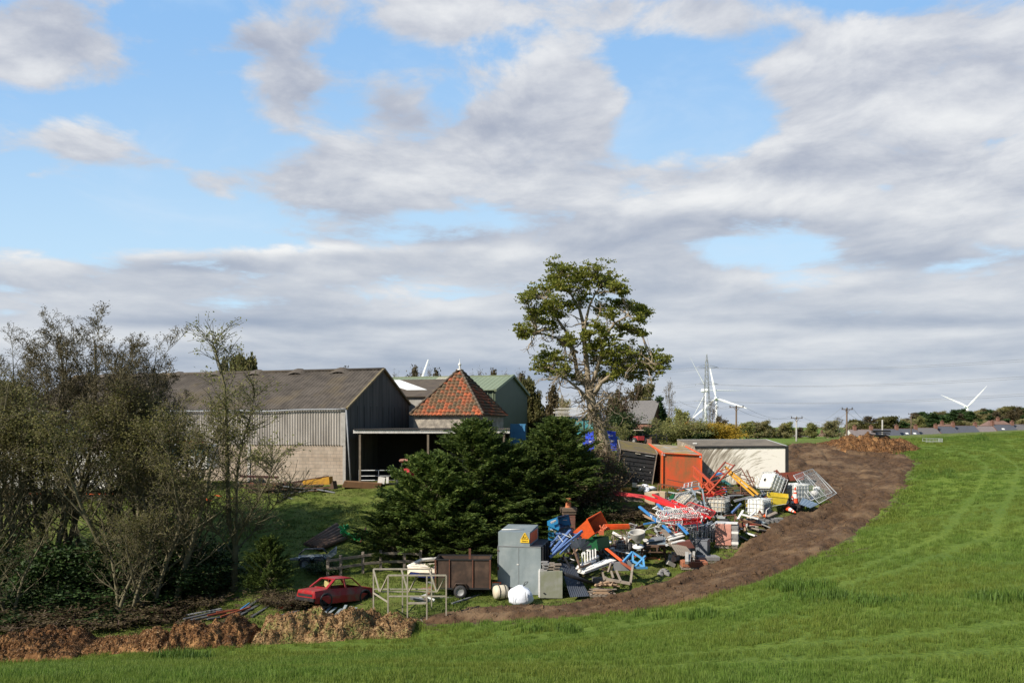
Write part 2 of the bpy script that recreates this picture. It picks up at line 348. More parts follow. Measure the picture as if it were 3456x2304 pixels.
def ground_mat():
    m = bpy.data.materials.new('field_grass'); m.use_nodes = True; nt = m.node_tree; N = nt.nodes; L = nt.links; b = N['Principled BSDF']
    b.inputs['Roughness'].default_value = .9; b.inputs['Specular IOR Level'].default_value = .15
    tc = N.new('ShaderNodeTexCoord')
    def nz(sc, det=6, st=None):
        n = N.new('ShaderNodeTexNoise'); n.inputs['Scale'].default_value = sc; n.inputs['Detail'].default_value = det; n.inputs['Roughness'].default_value = .65
        v = tc.outputs['Object']
        if st: mp = N.new('ShaderNodeMapping'); mp.inputs['Scale'].default_value = st; L.new(v, mp.inputs[0]); v = mp.outputs[0]
        L.new(v, n.inputs[0]); return n.outputs['Fac']
    def rng(f, a, b_, lo=0, hi=1):
        n = N.new('ShaderNodeMapRange'); L.new(f, n.inputs[0]); n.inputs[1].default_value = a; n.inputs[2].default_value = b_; n.inputs[3].default_value = lo; n.inputs[4].default_value = hi; return n.outputs[0]
    def mix(f, a, b_):
        n = N.new('ShaderNodeMix'); n.data_type = 'RGBA'; L.new(f, n.inputs[0])
        for s_, c in ((n.inputs[6], a), (n.inputs[7], b_)):
            if isinstance(c, tuple): s_.default_value = (*c, 1)
            else: L.new(c, s_)
        return n.outputs[2]
    c = mix(rng(nz(.25), .38, .62), (.115, .168, .022), (.165, .212, .03))
    c = mix(rng(nz(9), .35, .7), c, (.06, .105, .012))
    c = mix(rng(nz(2.2), .55, .72, 0, .5), c, (.14, .19, .035))
    at = N.new('ShaderNodeAttribute'); at.attribute_name = 'yard'
    yc = mix(rng(nz(1.1), .4, .62), (.095, .13, .02), (.14, .155, .038)); yc = mix(rng(nz(6), .5, .75), yc, (.045, .06, .015))
    c = mix(at.outputs['Fac'], c, yc)
    a2 = N.new('ShaderNodeAttribute'); a2.attribute_name = 'dirt'
    dn = N.new('ShaderNodeMath'); dn.operation = 'ADD'; L.new(a2.outputs['Fac'], dn.inputs[0]); L.new(rng(nz(2.6), .3, .7, -.5, .5), dn.inputs[1])
    c = mix(rng(dn.outputs[0], .45, .65), c, (.075, .05, .03))
    L.new(c, b.inputs['Base Color'])
    bp = N.new('ShaderNodeBump'); bp.inputs['Distance'].default_value = .06; L.new(nz(14, 4), bp.inputs['Height']); L.new(bp.outputs[0], b.inputs['Normal'])
    return m
YARD = np.array([tuple(G(u, v)[:2]) for u, v in [(-900,2250),(0,2190),(900,2140),(1400,2110),(2000,2040),(2300,1950),(2500,1850),(2800,1700),(2665,1500)]] + [(60, 79), (20, 158), (-200, 158), (-200, 30)])
DIRT2 = [(G(u, v), r) for u, v, r in [(3062,1560,2.2),(3000,1700,1.6),(2850,1860,1.3),(1500,2110,1.5),(1750,2100,1.2),(2150,1760,2.5),(2350,1720,5),(2500,1700,4),(2200,1830,4),(2040,1900,3),(700,2085,4),(1080,2070,2),(2950,1520,4),(1100,2040,2.5),(2060,1700,2.5),(2300,1700,5)]]
def dirt_attr(x, y):
    s = sdf(TRK, x, y); d = np.clip(1 - s / 1.6, 0, 1) * .62
    d += .45 * np.exp(-(np.clip(s, 0, None) / 4.) ** 2) * 0
    for p, r in DIRT2: d = np.maximum(d, .55 * np.exp(-((x - p.x) ** 2 + (y - p.y) ** 2) / r ** 2))
    return d
def nzgrid(a, b, step, far, g=1.18):
    l = list(np.arange(a, b + 1e-6, step)); s_ = step; t = b
    while t < far[1]: s_ *= g; t += s_; l.append(t)
    s_ = step; t = a; k = []
    while t > far[0]: s_ *= g; t -= s_; k.append(t)
    return np.array(k[::-1] + l)
gx = nzgrid(-38, 58, .3, (-3500, 3500)); gy = nzgrid(0, 90, .25, (-60, 5000))
def ground_z(X, Y):
    z = H(X, Y); near = np.clip(1 - np.maximum(0, np.abs(X) - 70) / 30, 0, 1) * (Y < 105)
    z = z + near * ((vnoise(X, Y, .9, 3) - .5) * .10 + (vnoise(X, Y, .15, 5, 2) - .5) * .18)
    s = sdf(TRK, X, Y); z = z - np.clip(-s + .2, 0, 1) * .22
    return z
gobj = tag(gridmesh('ground', gx, gy, ground_z, [ground_mat()], attrs={'yard': lambda x, y: np.clip(.5 - sdf(YARD, x, y) / 2.0, 0, 1), 'dirt': dirt_attr}), kind='structure')
mud = mat('mud', (.105, .062, .034), .9, 0, (.048, .028, .015), 3.3, .9, .05, 11, .15, col3=(.155, .10, .056), sc3=.6)
def track_z(X, Y):
    s = sdf(TRK, X, Y) + (vnoise(X, Y, .8, 11) - .5) * 1.6
    z = H(X, Y); c = vnoise(X, Y, 4.6, 21, 4, .7); c2 = vnoise(X, Y, .7, 31, 3)
    # wheel ruts follow the edge
    rut = (np.sin(-s * 3.1 + (vnoise(X, Y, .3, 41, 2) - .5) * 3) * .035 - .12 * np.exp(-((s + 1.3 + (vnoise(X, Y, .2, 43, 2) - .5) * .6) / .16) ** 2) - .10 * np.exp(-((s + 2.9 + (vnoise(X, Y, .2, 43, 2) - .5) * .6) / .16) ** 2)) * np.clip(-s / .8, 0, 1)
    h = .06 + (c - .5) * .24 * (.4 + 1.2 * c2) + rut + .10 * np.exp(-((s + .5) / .5) ** 2)
    return z + h * np.clip(-s / .5 + .2, 0, 1) - .14 * np.clip(s / .5 + .3, 0, 1)
tag(gridmesh('track', np.arange(-6, 37, .11), np.arange(31, 75, .09), track_z, [mud], keep=lambda x, y: sdf(TRK, x, y) < 1.0), kind='structure')
# ---------------------------------------------------------------- buildings
def leafmesh(name, cen, size, m, parent=None, seed=1, elong=1.6, dirs=None, flat=.35, fold=False):
    """many small leaf faces (numpy), each its own island"""
    r = np.random.default_rng(seed); cen = np.asarray(cen, float); n = len(cen)
    a = r.normal(size=(n, 3)) if dirs is None else np.asarray(dirs, float) + r.normal(size=(n, 3)) * flat
    a /= np.linalg.norm(a, axis=1)[:, None] + 1e-9
    b = np.cross(a, r.normal(size=(n, 3))); b /= np.linalg.norm(b, axis=1)[:, None] + 1e-9
    s = (np.asarray(size) * r.uniform(.6, 1.3, n))[:, None]
    V = np.stack([cen - a * s * elong * .5, cen + b * s * .5, cen + a * s * elong * .5, cen - b * s * .5], 1).reshape(-1, 3)
    me = bpy.data.meshes.new(name); me.vertices.add(4 * n); me.vertices.foreach_set('co', V.ravel())
    me.loops.add(4 * n); me.loops.foreach_set('vertex_index', np.arange(4 * n, dtype=np.int32))
    me.polygons.add(n); me.polygons.foreach_set('loop_start', np.arange(0, 4 * n, 4, dtype=np.int32)); me.materials.append(m); me.update()
    ob = bpy.data.objects.new(name, me); C.objects.link(ob)
    if parent is not None: ob.parent = parent
    return ob
M = {}
M['asb_roof'] = mat('weathered_cement_roof', (.115,.097,.08), .95, 0, (.055,.047,.04), 1.2, .8, .0, col3=(.14,.11,.07), sc3=.35, spec=.1)
M['asb_wall'] = mat('weathered_cement_cladding', (.50,.465,.42), .9, 0, (.24,.215,.19), .9, .75, stretch=(1.6,1.6,.25), spec=.15)
M['block'] = mat('block_wall', (.36,.29,.225), .95, 0, (.24,.2,.165), .8, .8, .01, 30, col3=(.3,.26,.2), sc3=.5, spec=.15)
M['gable'] = mat('grey_boards', (.13,.125,.115), .95, 0, (.06,.06,.058), 1.5, .8, stretch=(2,2,.12), spec=.1)
M['moss_edge'] = mat('mossy_edge', (.2,.15,.07), .95, 0, (.1,.09,.07), 3, .8)
M['pipe_grey'] = mat('grey_pipe', (.25,.26,.27), .6)
M['white_wood'] = mat('white_painted_wood', (.62,.6,.56), .7, 0, (.35,.32,.28), 2, .7, stretch=(3,1,1))
M['old_wood'] = mat('old_timber', (.2,.16,.115), .9, 0, (.1,.08,.06), 4, .7)
M['dark'] = mat('near_black', (.03,.027,.024), .95)
M['stone'] = mat('rubble_stone', (.34,.3,.25), .95, 0, (.16,.14,.12), 5, .8, .03, 8, col3=(.42,.37,.3), sc3=3)
M['concrete'] = mat('concrete', (.36,.34,.31), .9, 0, (.22,.21,.19), 3, .7)
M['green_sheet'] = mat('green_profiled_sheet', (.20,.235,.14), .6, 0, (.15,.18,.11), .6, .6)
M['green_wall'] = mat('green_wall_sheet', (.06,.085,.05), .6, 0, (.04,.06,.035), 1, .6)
M['pale_sheet'] = mat('pale_roof_light', (.42,.4,.29), .6, 0, (.3,.28,.2), 1, .6)
M['brown_roof'] = mat('brown_sheet_roof', (.13,.10,.07), .9, 0, (.07,.055,.045), 2, .8)
M['white_plastic'] = mat('white_plastic', (.75,.74,.70), .45, 0, (.55,.53,.48), 3, .5)
M['slate'] = mat('slate_roof', (.14,.13,.125), .8, 0, (.09,.085,.085), 2.5, .8, stretch=(1,1,3))
M['slate_pink'] = mat('brownish_slate', (.2,.165,.155), .8, 0, (.13,.11,.105), 2.5, .8)
M['slate_blue'] = mat('blue_slate', (.085,.09,.105), .75, 0, (.06,.06,.07), 2.5, .8)
M['redtile'] = mat('red_tile_roof', (.2,.12,.09), .85, 0, (.13,.08,.065), 2.5, .8)
M['rust'] = mat('rusty_metal', (.17,.065,.035), .85, 0, (.08,.035,.025), 6, .8)
M['glass'] = mat('dull_glass', (.10,.16,.16), .15, 0, (.05,.08,.08), 2, .6, spec=.6)
def brickmat(name, c1, c2, mort, sc=1., w=.225, h=.075):
    m = bpy.data.materials.new(name); m.use_nodes = True; nt = m.node_tree; N = nt.nodes; L = nt.links; b = N['Principled BSDF']; b.inputs['Roughness'].default_value = .92
    tc = N.new('ShaderNodeTexCoord'); sp = N.new('ShaderNodeSeparateXYZ'); L.new(tc.outputs['Object'], sp.inputs[0]); ad = N.new('ShaderNodeMath'); L.new(sp.outputs[0], ad.inputs[0]); L.new(sp.outputs[1], ad.inputs[1])
    cb = N.new('ShaderNodeCombineXYZ'); L.new(ad.outputs[0], cb.inputs[0]); L.new(sp.outputs[2], cb.inputs[1])
    t = N.new('ShaderNodeTexBrick'); L.new(cb.outputs[0], t.inputs[0]); t.inputs['Scale'].default_value = 1; t.inputs['Brick Width'].default_value = w; t.inputs['Row Height'].default_value = h; t.inputs['Mortar Size'].default_value = .006 * sc
    t.inputs['Color1'].default_value = (*c1, 1); t.inputs['Color2'].default_value = (*c2, 1); t.inputs['Mortar'].default_value = (*mort, 1)
    n = N.new('ShaderNodeTexNoise'); n.inputs['Scale'].default_value = 1.5; n.inputs['Detail'].default_value = 6; L.new(tc.outputs['Object'], n.inputs[0])
    mx = N.new('ShaderNodeMix'); mx.data_type = 'RGBA'; mx.blend_type = 'MULTIPLY'; mr = N.new('ShaderNodeMapRange'); mr.inputs[1].default_value = .35; mr.inputs[2].default_value = .7; mr.inputs[4].default_value = .6; L.new(n.outputs[0], mr.inputs[0]); L.new(mr.outputs[0], mx.inputs[0])
    L.new(t.outputs[0], mx.inputs[6]); mx.inputs[7].default_value = (.5,.47,.42,1); L.new(mx.outputs[2], b.inputs['Base Color']); return m
M['brick'] = brickmat('red_brick', (.24,.09,.055), (.17,.07,.05), (.25,.2,.16))
M['blockwork'] = brickmat('blockwork', (.40,.32,.25), (.34,.28,.22), (.26,.225,.185), 3., .45, .225)
def tilemat():
    m = bpy.data.materials.new('clay_pantiles'); m.use_nodes = True; nt = m.node_tree; N = nt.nodes; L = nt.links; b = N['Principled BSDF']; b.inputs['Roughness'].default_value = .85; b.inputs['Specular IOR Level'].default_value = .2
    g = N.new('ShaderNodeNewGeometry'); cr = N.new('ShaderNodeValToRGB'); tc = N.new('ShaderNodeTexCoord'); n = N.new('ShaderNodeTexNoise'); n.inputs['Scale'].default_value = .9; n.inputs['Detail'].default_value = 5; L.new(tc.outputs['Object'], n.inputs[0])
    ad = N.new('ShaderNodeMath'); ad.operation = 'MULTIPLY_ADD'; L.new(g.outputs['Random Per Island'], ad.inputs[0]); ad.inputs[1].default_value = .45; L.new(n.outputs[0], ad.inputs[2])
    sb = N.new('ShaderNodeMath'); sb.operation = 'SUBTRACT'; sb.inputs[1].default_value = .22; L.new(ad.outputs[0], sb.inputs[0]); L.new(sb.outputs[0], cr.inputs[0])
    E = cr.color_ramp.elements; E[0].position = .2; E[0].color = (.10,.085,.055,1); E[1].position = .88; E[1].color = (.46,.12,.05,1)
    e = E.new(.48); e.color = (.17,.10,.055,1); e = E.new(.66); e.color = (.31,.10,.05,1)
    L.new(cr.outputs[0], b.inputs['Base Color']); return m
M['tile'] = tilemat()
def gable_roof(mb, x0, x1, y0, y1, ze, zr, ov=.2, th=.06, waves=0, amp=.02):
    """two slopes, ridge along x"""
    ym = (y0 + y1) / 2; s = (zr - ze) / (abs(y1 - y0) / 2); sg = 1 if y1 > y0 else -1
    a = (x0 - ov, y0 - ov * sg, ze - ov * s); b = (x1 + ov, y0 - ov * sg, ze - ov * s)
    mb.sheet(a, b, (x1 + ov, ym, zr), (x0 - ov, ym, zr), 1, 1, amp, waves, th)
    mb.sheet((x1 + ov, y1 + ov * sg, ze - ov * s), (x0 - ov, y1 + ov * sg, ze - ov * s), (x0 - ov, ym, zr), (x1 + ov, ym, zr), 1, 1, amp, waves, th)
def gable_walls(mb, x0, x1, y0, y1, z0, ze, zr, th=.15):
    ym = (y0 + y1) / 2; poly = [(y0, z0), (y1, z0), (y1, ze), (ym, zr), (y0, ze)]
    mb.prism(poly, x0, x0 + th, 'x'); mb.prism(poly, x1 - th, x1, 'x')
    a, b = min(y0, y1), max(y0, y1); L_ = x1 - x0 - 2 * th
    mb.box(((x0 + x1) / 2, a + th / 2, (z0 + ze) / 2), (L_, th, ze - z0)); mb.box(((x0 + x1) / 2, b - th / 2, (z0 + ze) / 2), (L_, th, ze - z0))
# --- long barn
def barn():
    o = Wp(1168, 1640, 100); t = thing('barn', 'long grey barn with corrugated cement roof, ribbed pale upper wall and block lower wall', 'barn', o, R(162))
    Lb, Wd, he, hr = 27., 10., 4.98, 7.72
    mb = MB(); mb.box((Lb/2, -.1, 1.2), (Lb, .2, 2.9)); mb.box((Lb-.1, -Wd/2, 2.2), (.2, Wd-.44, 4.9)); mb.box((Lb/2, -Wd+.1, 2.2), (Lb, .2, 4.9)); mb.build('block_wall', M['blockwork'], t)
    mb = MB(); mb.sheet((.35,.05,2.60), (Lb,.05,2.60), (Lb,.05,he-.03), (.35,.05,he-.03), amp=.045, waves=140, th=.008); mb.build('cladding', M['asb_wall'], t)
    mb = MB(); mb.box((.17,.04,3.78), (.34,.1,2.4)); mb.build('corner_board', M['concrete'], t)
    for x in (0.1, 7.2, 14.2, 21.2):
        mb = MB(); mb.box((x,.02,1.2), (.2,.1,2.8)); mb.build('post', M['concrete'], t)
    mb = MB(); mb.prism([(-.02,-.3),(-Wd+.02,-.3),(-Wd+.02,he),(-Wd/2,hr-.05),(-.02,he)], -.06, .06, 'x')
    for k in range(11):
        y = -.5 - k*.9; mb.box((-.075, y, 1.8+.5*he*.9), (.03,.03,2.2))
    mb.box((-.08,-Wd/2,3.0), (.04,Wd-.1,.05)); mb.build('gable_wall', M['gable'], t)
    mb = MB(); gable_roof(mb, 0, Lb, 0, -Wd, he, hr, .12, .012, 100, .027)
    rf = mb.build('roof', M['asb_roof'], t)
    mb = MB()
    for s_ in (0, 1):
        y0 = .16 if not s_ else -Wd-.16
        mb.bar((-.14, y0, he-.06), (-.14, -Wd/2, hr+.05), .16, .13)
    mb.build('verge', M['moss_edge'], t)
    mb = MB(); mb.path([(-.15,-Wd/2,hr+.01),(Lb,-Wd/2,hr+.01)], .13, 8); mb.build('ridge_cap', M['asb_roof'], rf)
    for k in range(7):
        x = 3.2 + k * 3.45; mb = MB()
        prof = [(.0,.0),(.35,.17),(.75,.2),(1.1,.12),(1.4,0)]
        vs = []; fs = []
        for i, (xx, zz) in enumerate(prof):
            for j, yy in enumerate((-.55,-.3,0,.3,.55)): vs.append((x+xx-.7, -Wd/2+yy, hr + zz + .03 - abs(yy)*.62))
        for i in range(4):
            for j in range(4): fs.append((i*5+j, i*5+j+1, i*5+j+6, i*5+j+5))
        mb.add(vs, fs, True); mb.box((x, -Wd/2, hr-.08), (.9,.7,.12)); mb.build('ridge_vent', M['asb_roof'], rf)
    mb = MB(); g = []
    for k in range(31):
        x = -.1 + k*.9; dip = -.10*math.exp(-((x-5.8)/1.6)**2) - .05*math.exp(-((x-11)/3)**2); g.append((x, .22, he-.11+dip))
    mb.path(g, .055, 6); mb.build('gutter', M['pipe_grey'], t)
    mb = MB(); mb.tube((-.12,.2,he-.15), (-.55,.35,.1), .055, 8); mb.build('downpipe', M['pipe_grey'], t)
barn()
# --- open fronted lean-to beside the barn
def openshed():
    a = Wp(1192, 1640, 97); b = Wp(1720, 1645, 97); w = b.x - a.x; t = thing('open_shed', 'open fronted lean-to shed with white fascia board beside the barn gable', 'shed', (a.x, a.y, a.z))
    h = Wp(1192, 1450, 97).z - a.z; D = 5.6
    mb = MB(); mb.box((w/2, 0, h-.11), (w, .04, .2)); mb.build('fascia', M['white_wood'], t)
    mb = MB(); mb.sheet((0,-.1,h+.03), (w,-.1,h+.03), (w,D,h+.10), (0,D,h+.10), amp=.02, waves=70, th=.01); mb.build('roof', M['asb_roof'], t)
    for x in (.4, 4.6, w-.35):
        mb = MB(); mb.box((x, .1, (h-.2)/2), (.12,.12,h-.2)); mb.build('post', M['old_wood'], t)
    mb = MB(); mb.box((w/2, D, h/2-.3), (w,.12,h+.5)); mb.box((w-.06, D/2+.3, h/2-.3), (.1,D-.9,h+.5)); mb.build('back_wall', M['dark'], t)  # near-black colour paints in the shade inside the shed
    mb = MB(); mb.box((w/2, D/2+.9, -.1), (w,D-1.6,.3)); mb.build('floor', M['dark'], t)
openshed()
# --- square pantiled building
def pantile():
    B0 = Wp(1628, 1400, 106); th = R(17); s = 5.2; ex = Vector((-math.cos(th), math.sin(th), 0)); ey = Vector((math.sin(th), math.cos(th), 0))
    c = B0 + (ex + ey) * s / 2; zb = gz(c.x, c.y) - .3
    t = thing('pantiled_outhouse', 'square stone outhouse under a steep orange pantiled pyramid roof', 'outbuilding', (c.x, c.y, zb), -th)
    ze = B0.z - zb; za = Wp(1547, 1245, 112).z - zb; q = s/2 - .12
    mb = MB()
    for sx, sy, lx, ly in ((0,-q,2*q,.4),(0,q,2*q,.4)): mb.box((sx, sy+(.2 if sy<0 else -.2), ze/2-.02), (lx,ly,ze-.04))
    for sx in (-q+.2, q-.2): mb.box((sx, 0, ze/2-.02), (.4, 2*q-.8, ze-.04))
    mb.build('stone_wall', M['stone'], t)
    mb = MB(); e = s/2 + .12; rows = 15; hh = za - ze; rr = random.Random(3)
    for face in range(4):
        rot = Matrix.Rotation(face * math.pi/2, 4, 'Z'); mb.M = rot
        sl = math.hypot(e, hh)
        ny = -hh/sl; nrm = Vector((0, -hh/sl, e/sl))
        for r_ in range(rows):
            f0, f1 = r_/rows, min(1, (r_+1.25)/rows); cols = 18; tw = 2*e/cols
            for cI in range(cols):
                xa = -e + cI*tw; lim = e*(1-(r_+.35)/rows)
                if xa + tw*.3 < -lim or xa + tw*.7 > lim: continue
                vs = []
                jx, jz = rr.uniform(-.008,.008), rr.uniform(0,.012)
                for f, lift in ((f0,.075+jz),(f1,.0)):
                    y = -e*(1-f); z = ze - .03 + hh*f
                    for k in range(5):
                        a = k/4; x = xa + tw*1.04*a + jx; wave = .045*math.sin(a*math.pi*1.5+.2)
                        x = max(-e*(1-f)-.02, min(e*(1-f)+.02, x))
                        p = Vector((x, y, z)) + nrm*(wave+lift); vs.append(p)
                mb.add(vs, [(k, k+1, k+6, k+5) for k in range(4)])
    mb.M = Matrix.Identity(4); rf = mb.build('roof', M['tile'], t)
    mb = MB()
    for face in range(4):                                   # solid deck below the tiles
        rot = Matrix.Rotation(face*math.pi/2, 4, 'Z'); mb.M = rot; mb.add([(-e+.05,-e+.05,ze-.06),(e-.05,-e+.05,ze-.06),(0,0,za-.07)], [(0,1,2)])
    mb.M = Matrix.Identity(4); mb.build('roof_deck', M['old_wood'], rf)
    mb = MB()
    for face in range(4):
        a = R(45 + 90*face); p0 = Vector((math.cos(a), math.sin(a), 0))*e*1.4142; p0.z = ze; p1 = Vector((0,0,za))
        for k in range(15):
            u0, u1 = k/15, (k+1.15)/15; mb.path([p0.lerp(p1,u0)+Vector((0,0,.08)), p0.lerp(p1,min(u1,1))+Vector((0,0,.03))], [.1,.075], 6)
    mb.build('hip_tiles', M['brown_roof'], rf)
    mb = MB(); mb.lathe([(.32,-.05),(.3,.06),(.12,.12),(.07,.2),(.1,.28),(.06,.33),(.14,.42),(.17,.52),(.13,.62),(.05,.7),(.03,.85),(.01,1.1)], 12, (0,0,za-.05), Matrix.Scale(.72,4)); mb.build('finial', M['white_plastic'], t)
pantile()
# --- green shed, low outbuilding behind
def greenshed():
    o = Wp(1672, 1440, 125); o.z = gz(o.x, o.y) - .3; th = R(180-15.7); t = thing('green_shed', 'green metal farm shed with pale roof lights behind the pantiled roof', 'shed', o, th)
    ze = Wp(1672,1313,125).z - o.z; zr = Wp(1715,1268,134).z - o.z; Lg, Wd = 20., 10.
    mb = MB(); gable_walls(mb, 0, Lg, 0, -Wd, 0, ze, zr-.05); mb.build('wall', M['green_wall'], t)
    mb = MB()
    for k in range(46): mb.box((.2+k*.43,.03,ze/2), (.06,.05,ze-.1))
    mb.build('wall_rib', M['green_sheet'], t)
    cur = 0
    segs = [(0,4.6,'green_sheet'),(4.6,6.6,'pale_sheet'),(6.6,12.8,'green_sheet'),(12.8,14.9,'pale_sheet'),(14.9,Lg,'green_sheet')]
    for a, b, mm in segs:
        mb = MB(); mb.sheet((a,.25,ze-.1),(b,.25,ze-.1),(b,-Wd/2,zr),(a,-Wd/2,zr), amp=0, th=.04)
        n = int((b-a)/.4)
        for k in range(n): x = a+.2+k*.4; mb.bar((x,.25,ze-.08),(x,-Wd/2,zr+.02),.07,.07)
        mb.build('roof_sheet', M[mm], t)
    mb = MB(); mb.sheet((Lg,-Wd-.25,ze-.1),(0,-Wd-.25,ze-.1),(0,-Wd/2,zr),(Lg,-Wd/2,zr), th=.04); mb.bar((-.08,.3,ze-.1),(-.08,-Wd/2,zr+.03),.2,.2); mb.bar((-.08,-Wd-.3,ze-.1),(-.08,-Wd/2,zr+.03),.2,.2); mb.bar((0,-Wd/2,zr+.05),(Lg,-Wd/2,zr+.05),.3,.06); mb.build('roof_trim', M['green_sheet'], t)
greenshed()
def lowroof():
    o = Wp(1440, 1440, 116); o.z = gz(o.x, o.y) - .3; t = thing('low_outbuilding', 'low outbuilding with brown roof and long white roof light between barn and pantiles', 'outbuilding', (o.x, o.y, o.z), R(180-14))
    ze = Wp(1440,1336,116).z - o.z; zr = Wp(1400,1282,124).z - o.z
    mb = MB(); gable_walls(mb, 0, 9, 0, -8, 0, ze, zr-.05); mb.build('wall', M['concrete'], t)
    mb = MB(); gable_roof(mb, 0, 9, 0, -8, ze, zr, .2, .05, 50, .02); rf = mb.build('roof', M['brown_roof'], t)
    mb = MB(); mb.sheet((.4,-1.2,ze+(zr-ze)*.3+.08),(2.0,-1.2,ze+(zr-ze)*.3+.08),(5.6,-3.8,ze+(zr-ze)*.95+.08),(3.6,-3.8,ze+(zr-ze)*.95+.08), th=.02); mb.build('roof_light', M['white_plastic'], rf)
    for k in range(3): mb = MB(); mb.box((5.5+k*.9,-.9-k*.9,ze+(zr-ze)*(.23+k*.22)+.1), (1.6,.12,.03)); mb.build('roof_light', M['white_plastic'], rf)
lowroof()
# --- cottage with ivy gable
def chimney(mb, x, y, z, w=.7, d=.5, h=1.0, pots=1):
    mb.box((x,y,z+h/2), (w,d,h)); mb.box((x,y,z+h+.04), (w+.12,d+.12,.08))
    for k in range(pots): mb.lathe([(.11,0),(.09,.3)], 8, (x+(k-(pots-1)/2)*.3, y, z+h+.08))
def cottage():
    o = Wp(2199, 1500, 260); t = thing('brick_cottage', 'small brick cottage with slate roof and ivy covered gable behind the black container', 'cottage', o, R(138))
    # gable end at x=0 faces right and towards the camera, ridge recedes left
    ze = Wp(2190,1423,260).z - o.z; zr = Wp(2225,1351,264).z - o.z; Wd = 4.6
    mb = MB(); gable_walls(mb, 0, 8, 0, -Wd, -1, ze, zr-.08); mb.build('brick_wall', M['brick'], t)
    mb = MB(); gable_roof(mb, 0, 8, 0, -Wd, ze, zr, .2, .08); mb.build('slate_roof', M['slate'], t)
    r = random.Random(5); pts = []
    for k in range(3500):
        y = -r.uniform(0, Wd+.6); top = zr - abs(y+Wd/2)*(zr-ze)/(Wd/2) + .35
        if -y < Wd*.42 + r.gauss(0,.15): continue
        pts.append((-.25 - abs(r.gauss(0,.15)), y, r.uniform(-.5, top)))
    for k in range(400): pts.append((r.gauss(-.1,.25), -Wd/2 + r.gauss(0,.35), zr + abs(r.gauss(0,.25))))
    leafmesh('ivy', pts, .22, IVY, t)
    mb = MB(); mb.tube((1.2,-Wd/2,zr),(1.2,-Wd/2,zr+.5),.03,5); mb.tube((.2,-Wd/2,zr+.5),(3.,-Wd/2,zr+.5),.025,5)
    for k in range(8): mb.tube((.3+k*.35,-Wd/2-.25,zr+.5),(.3+k*.35,-Wd/2+.25,zr+.5),.015,4)
    mb.build('aerial', M['pipe_grey'], t)
IVY = leafmat('ivy_leaves', (.02,.045,.012), (.04,.075,.018), .2)
cottage()
def ruin():
    o = Wp(1870, 1470, 128); t = thing('old_glasshouse', 'ramshackle shed with peeling white roof boards and turquoise glazing behind the conifers', 'shed', o, R(-4))
    w = 3.2
    mb = MB(); r = random.Random(4)
    for k in range(7): z = 1.62 + .11*k; mb.box((w/2+r.uniform(-.1,.1), -.2+k*.28, z), (w+r.uniform(-.4,.5),.3,.04), Matrix.Rotation(r.uniform(-.03,.03),4,'Y'))
    mb.build('roof', M['white_wood'], t)
    for k in range(4):
        mb = MB(); mb.box((.4+k*.8,0,.7), (.72,.03,1.5)); mb.build('glass_panel', MT, t)
    mb = MB()
    for k in range(5): mb.box((.0+k*.8,-.03,.7), (.07,.07,1.7))
    mb.box((w/2,-.03,1.5),(w,.08,.08)); mb.build('frame', M['dark'], t)
    mb = MB(); mb.box((w+.45,-.2,.2),(.35,.08,1.5)); mb.box((w/2,1.2,.4),(w,.1,2)); mb.build('door_board', M['white_wood'], t)
MT = mat('turquoise_glass', (.06,.28,.33), .25, 0, (.14,.3,.28), 3, .8)
ruin()
mb = MB(); mb.box((0,0,.8),(1.15,1.1,1.6)); 
for k in range(5): mb.box((-.5+k*.25,-.57,.8),(.04,.04,1.5))
one('blue_cabin', mb, mat('sky_blue_metal', (.07,.24,.42), .6, 0, (.05,.16,.3), 2, .7), 'small sky blue metal cabin left of the old shed behind the conifers', 'cabin', origin=(0,0,0)).location = Wp(1748, 1502, 118)
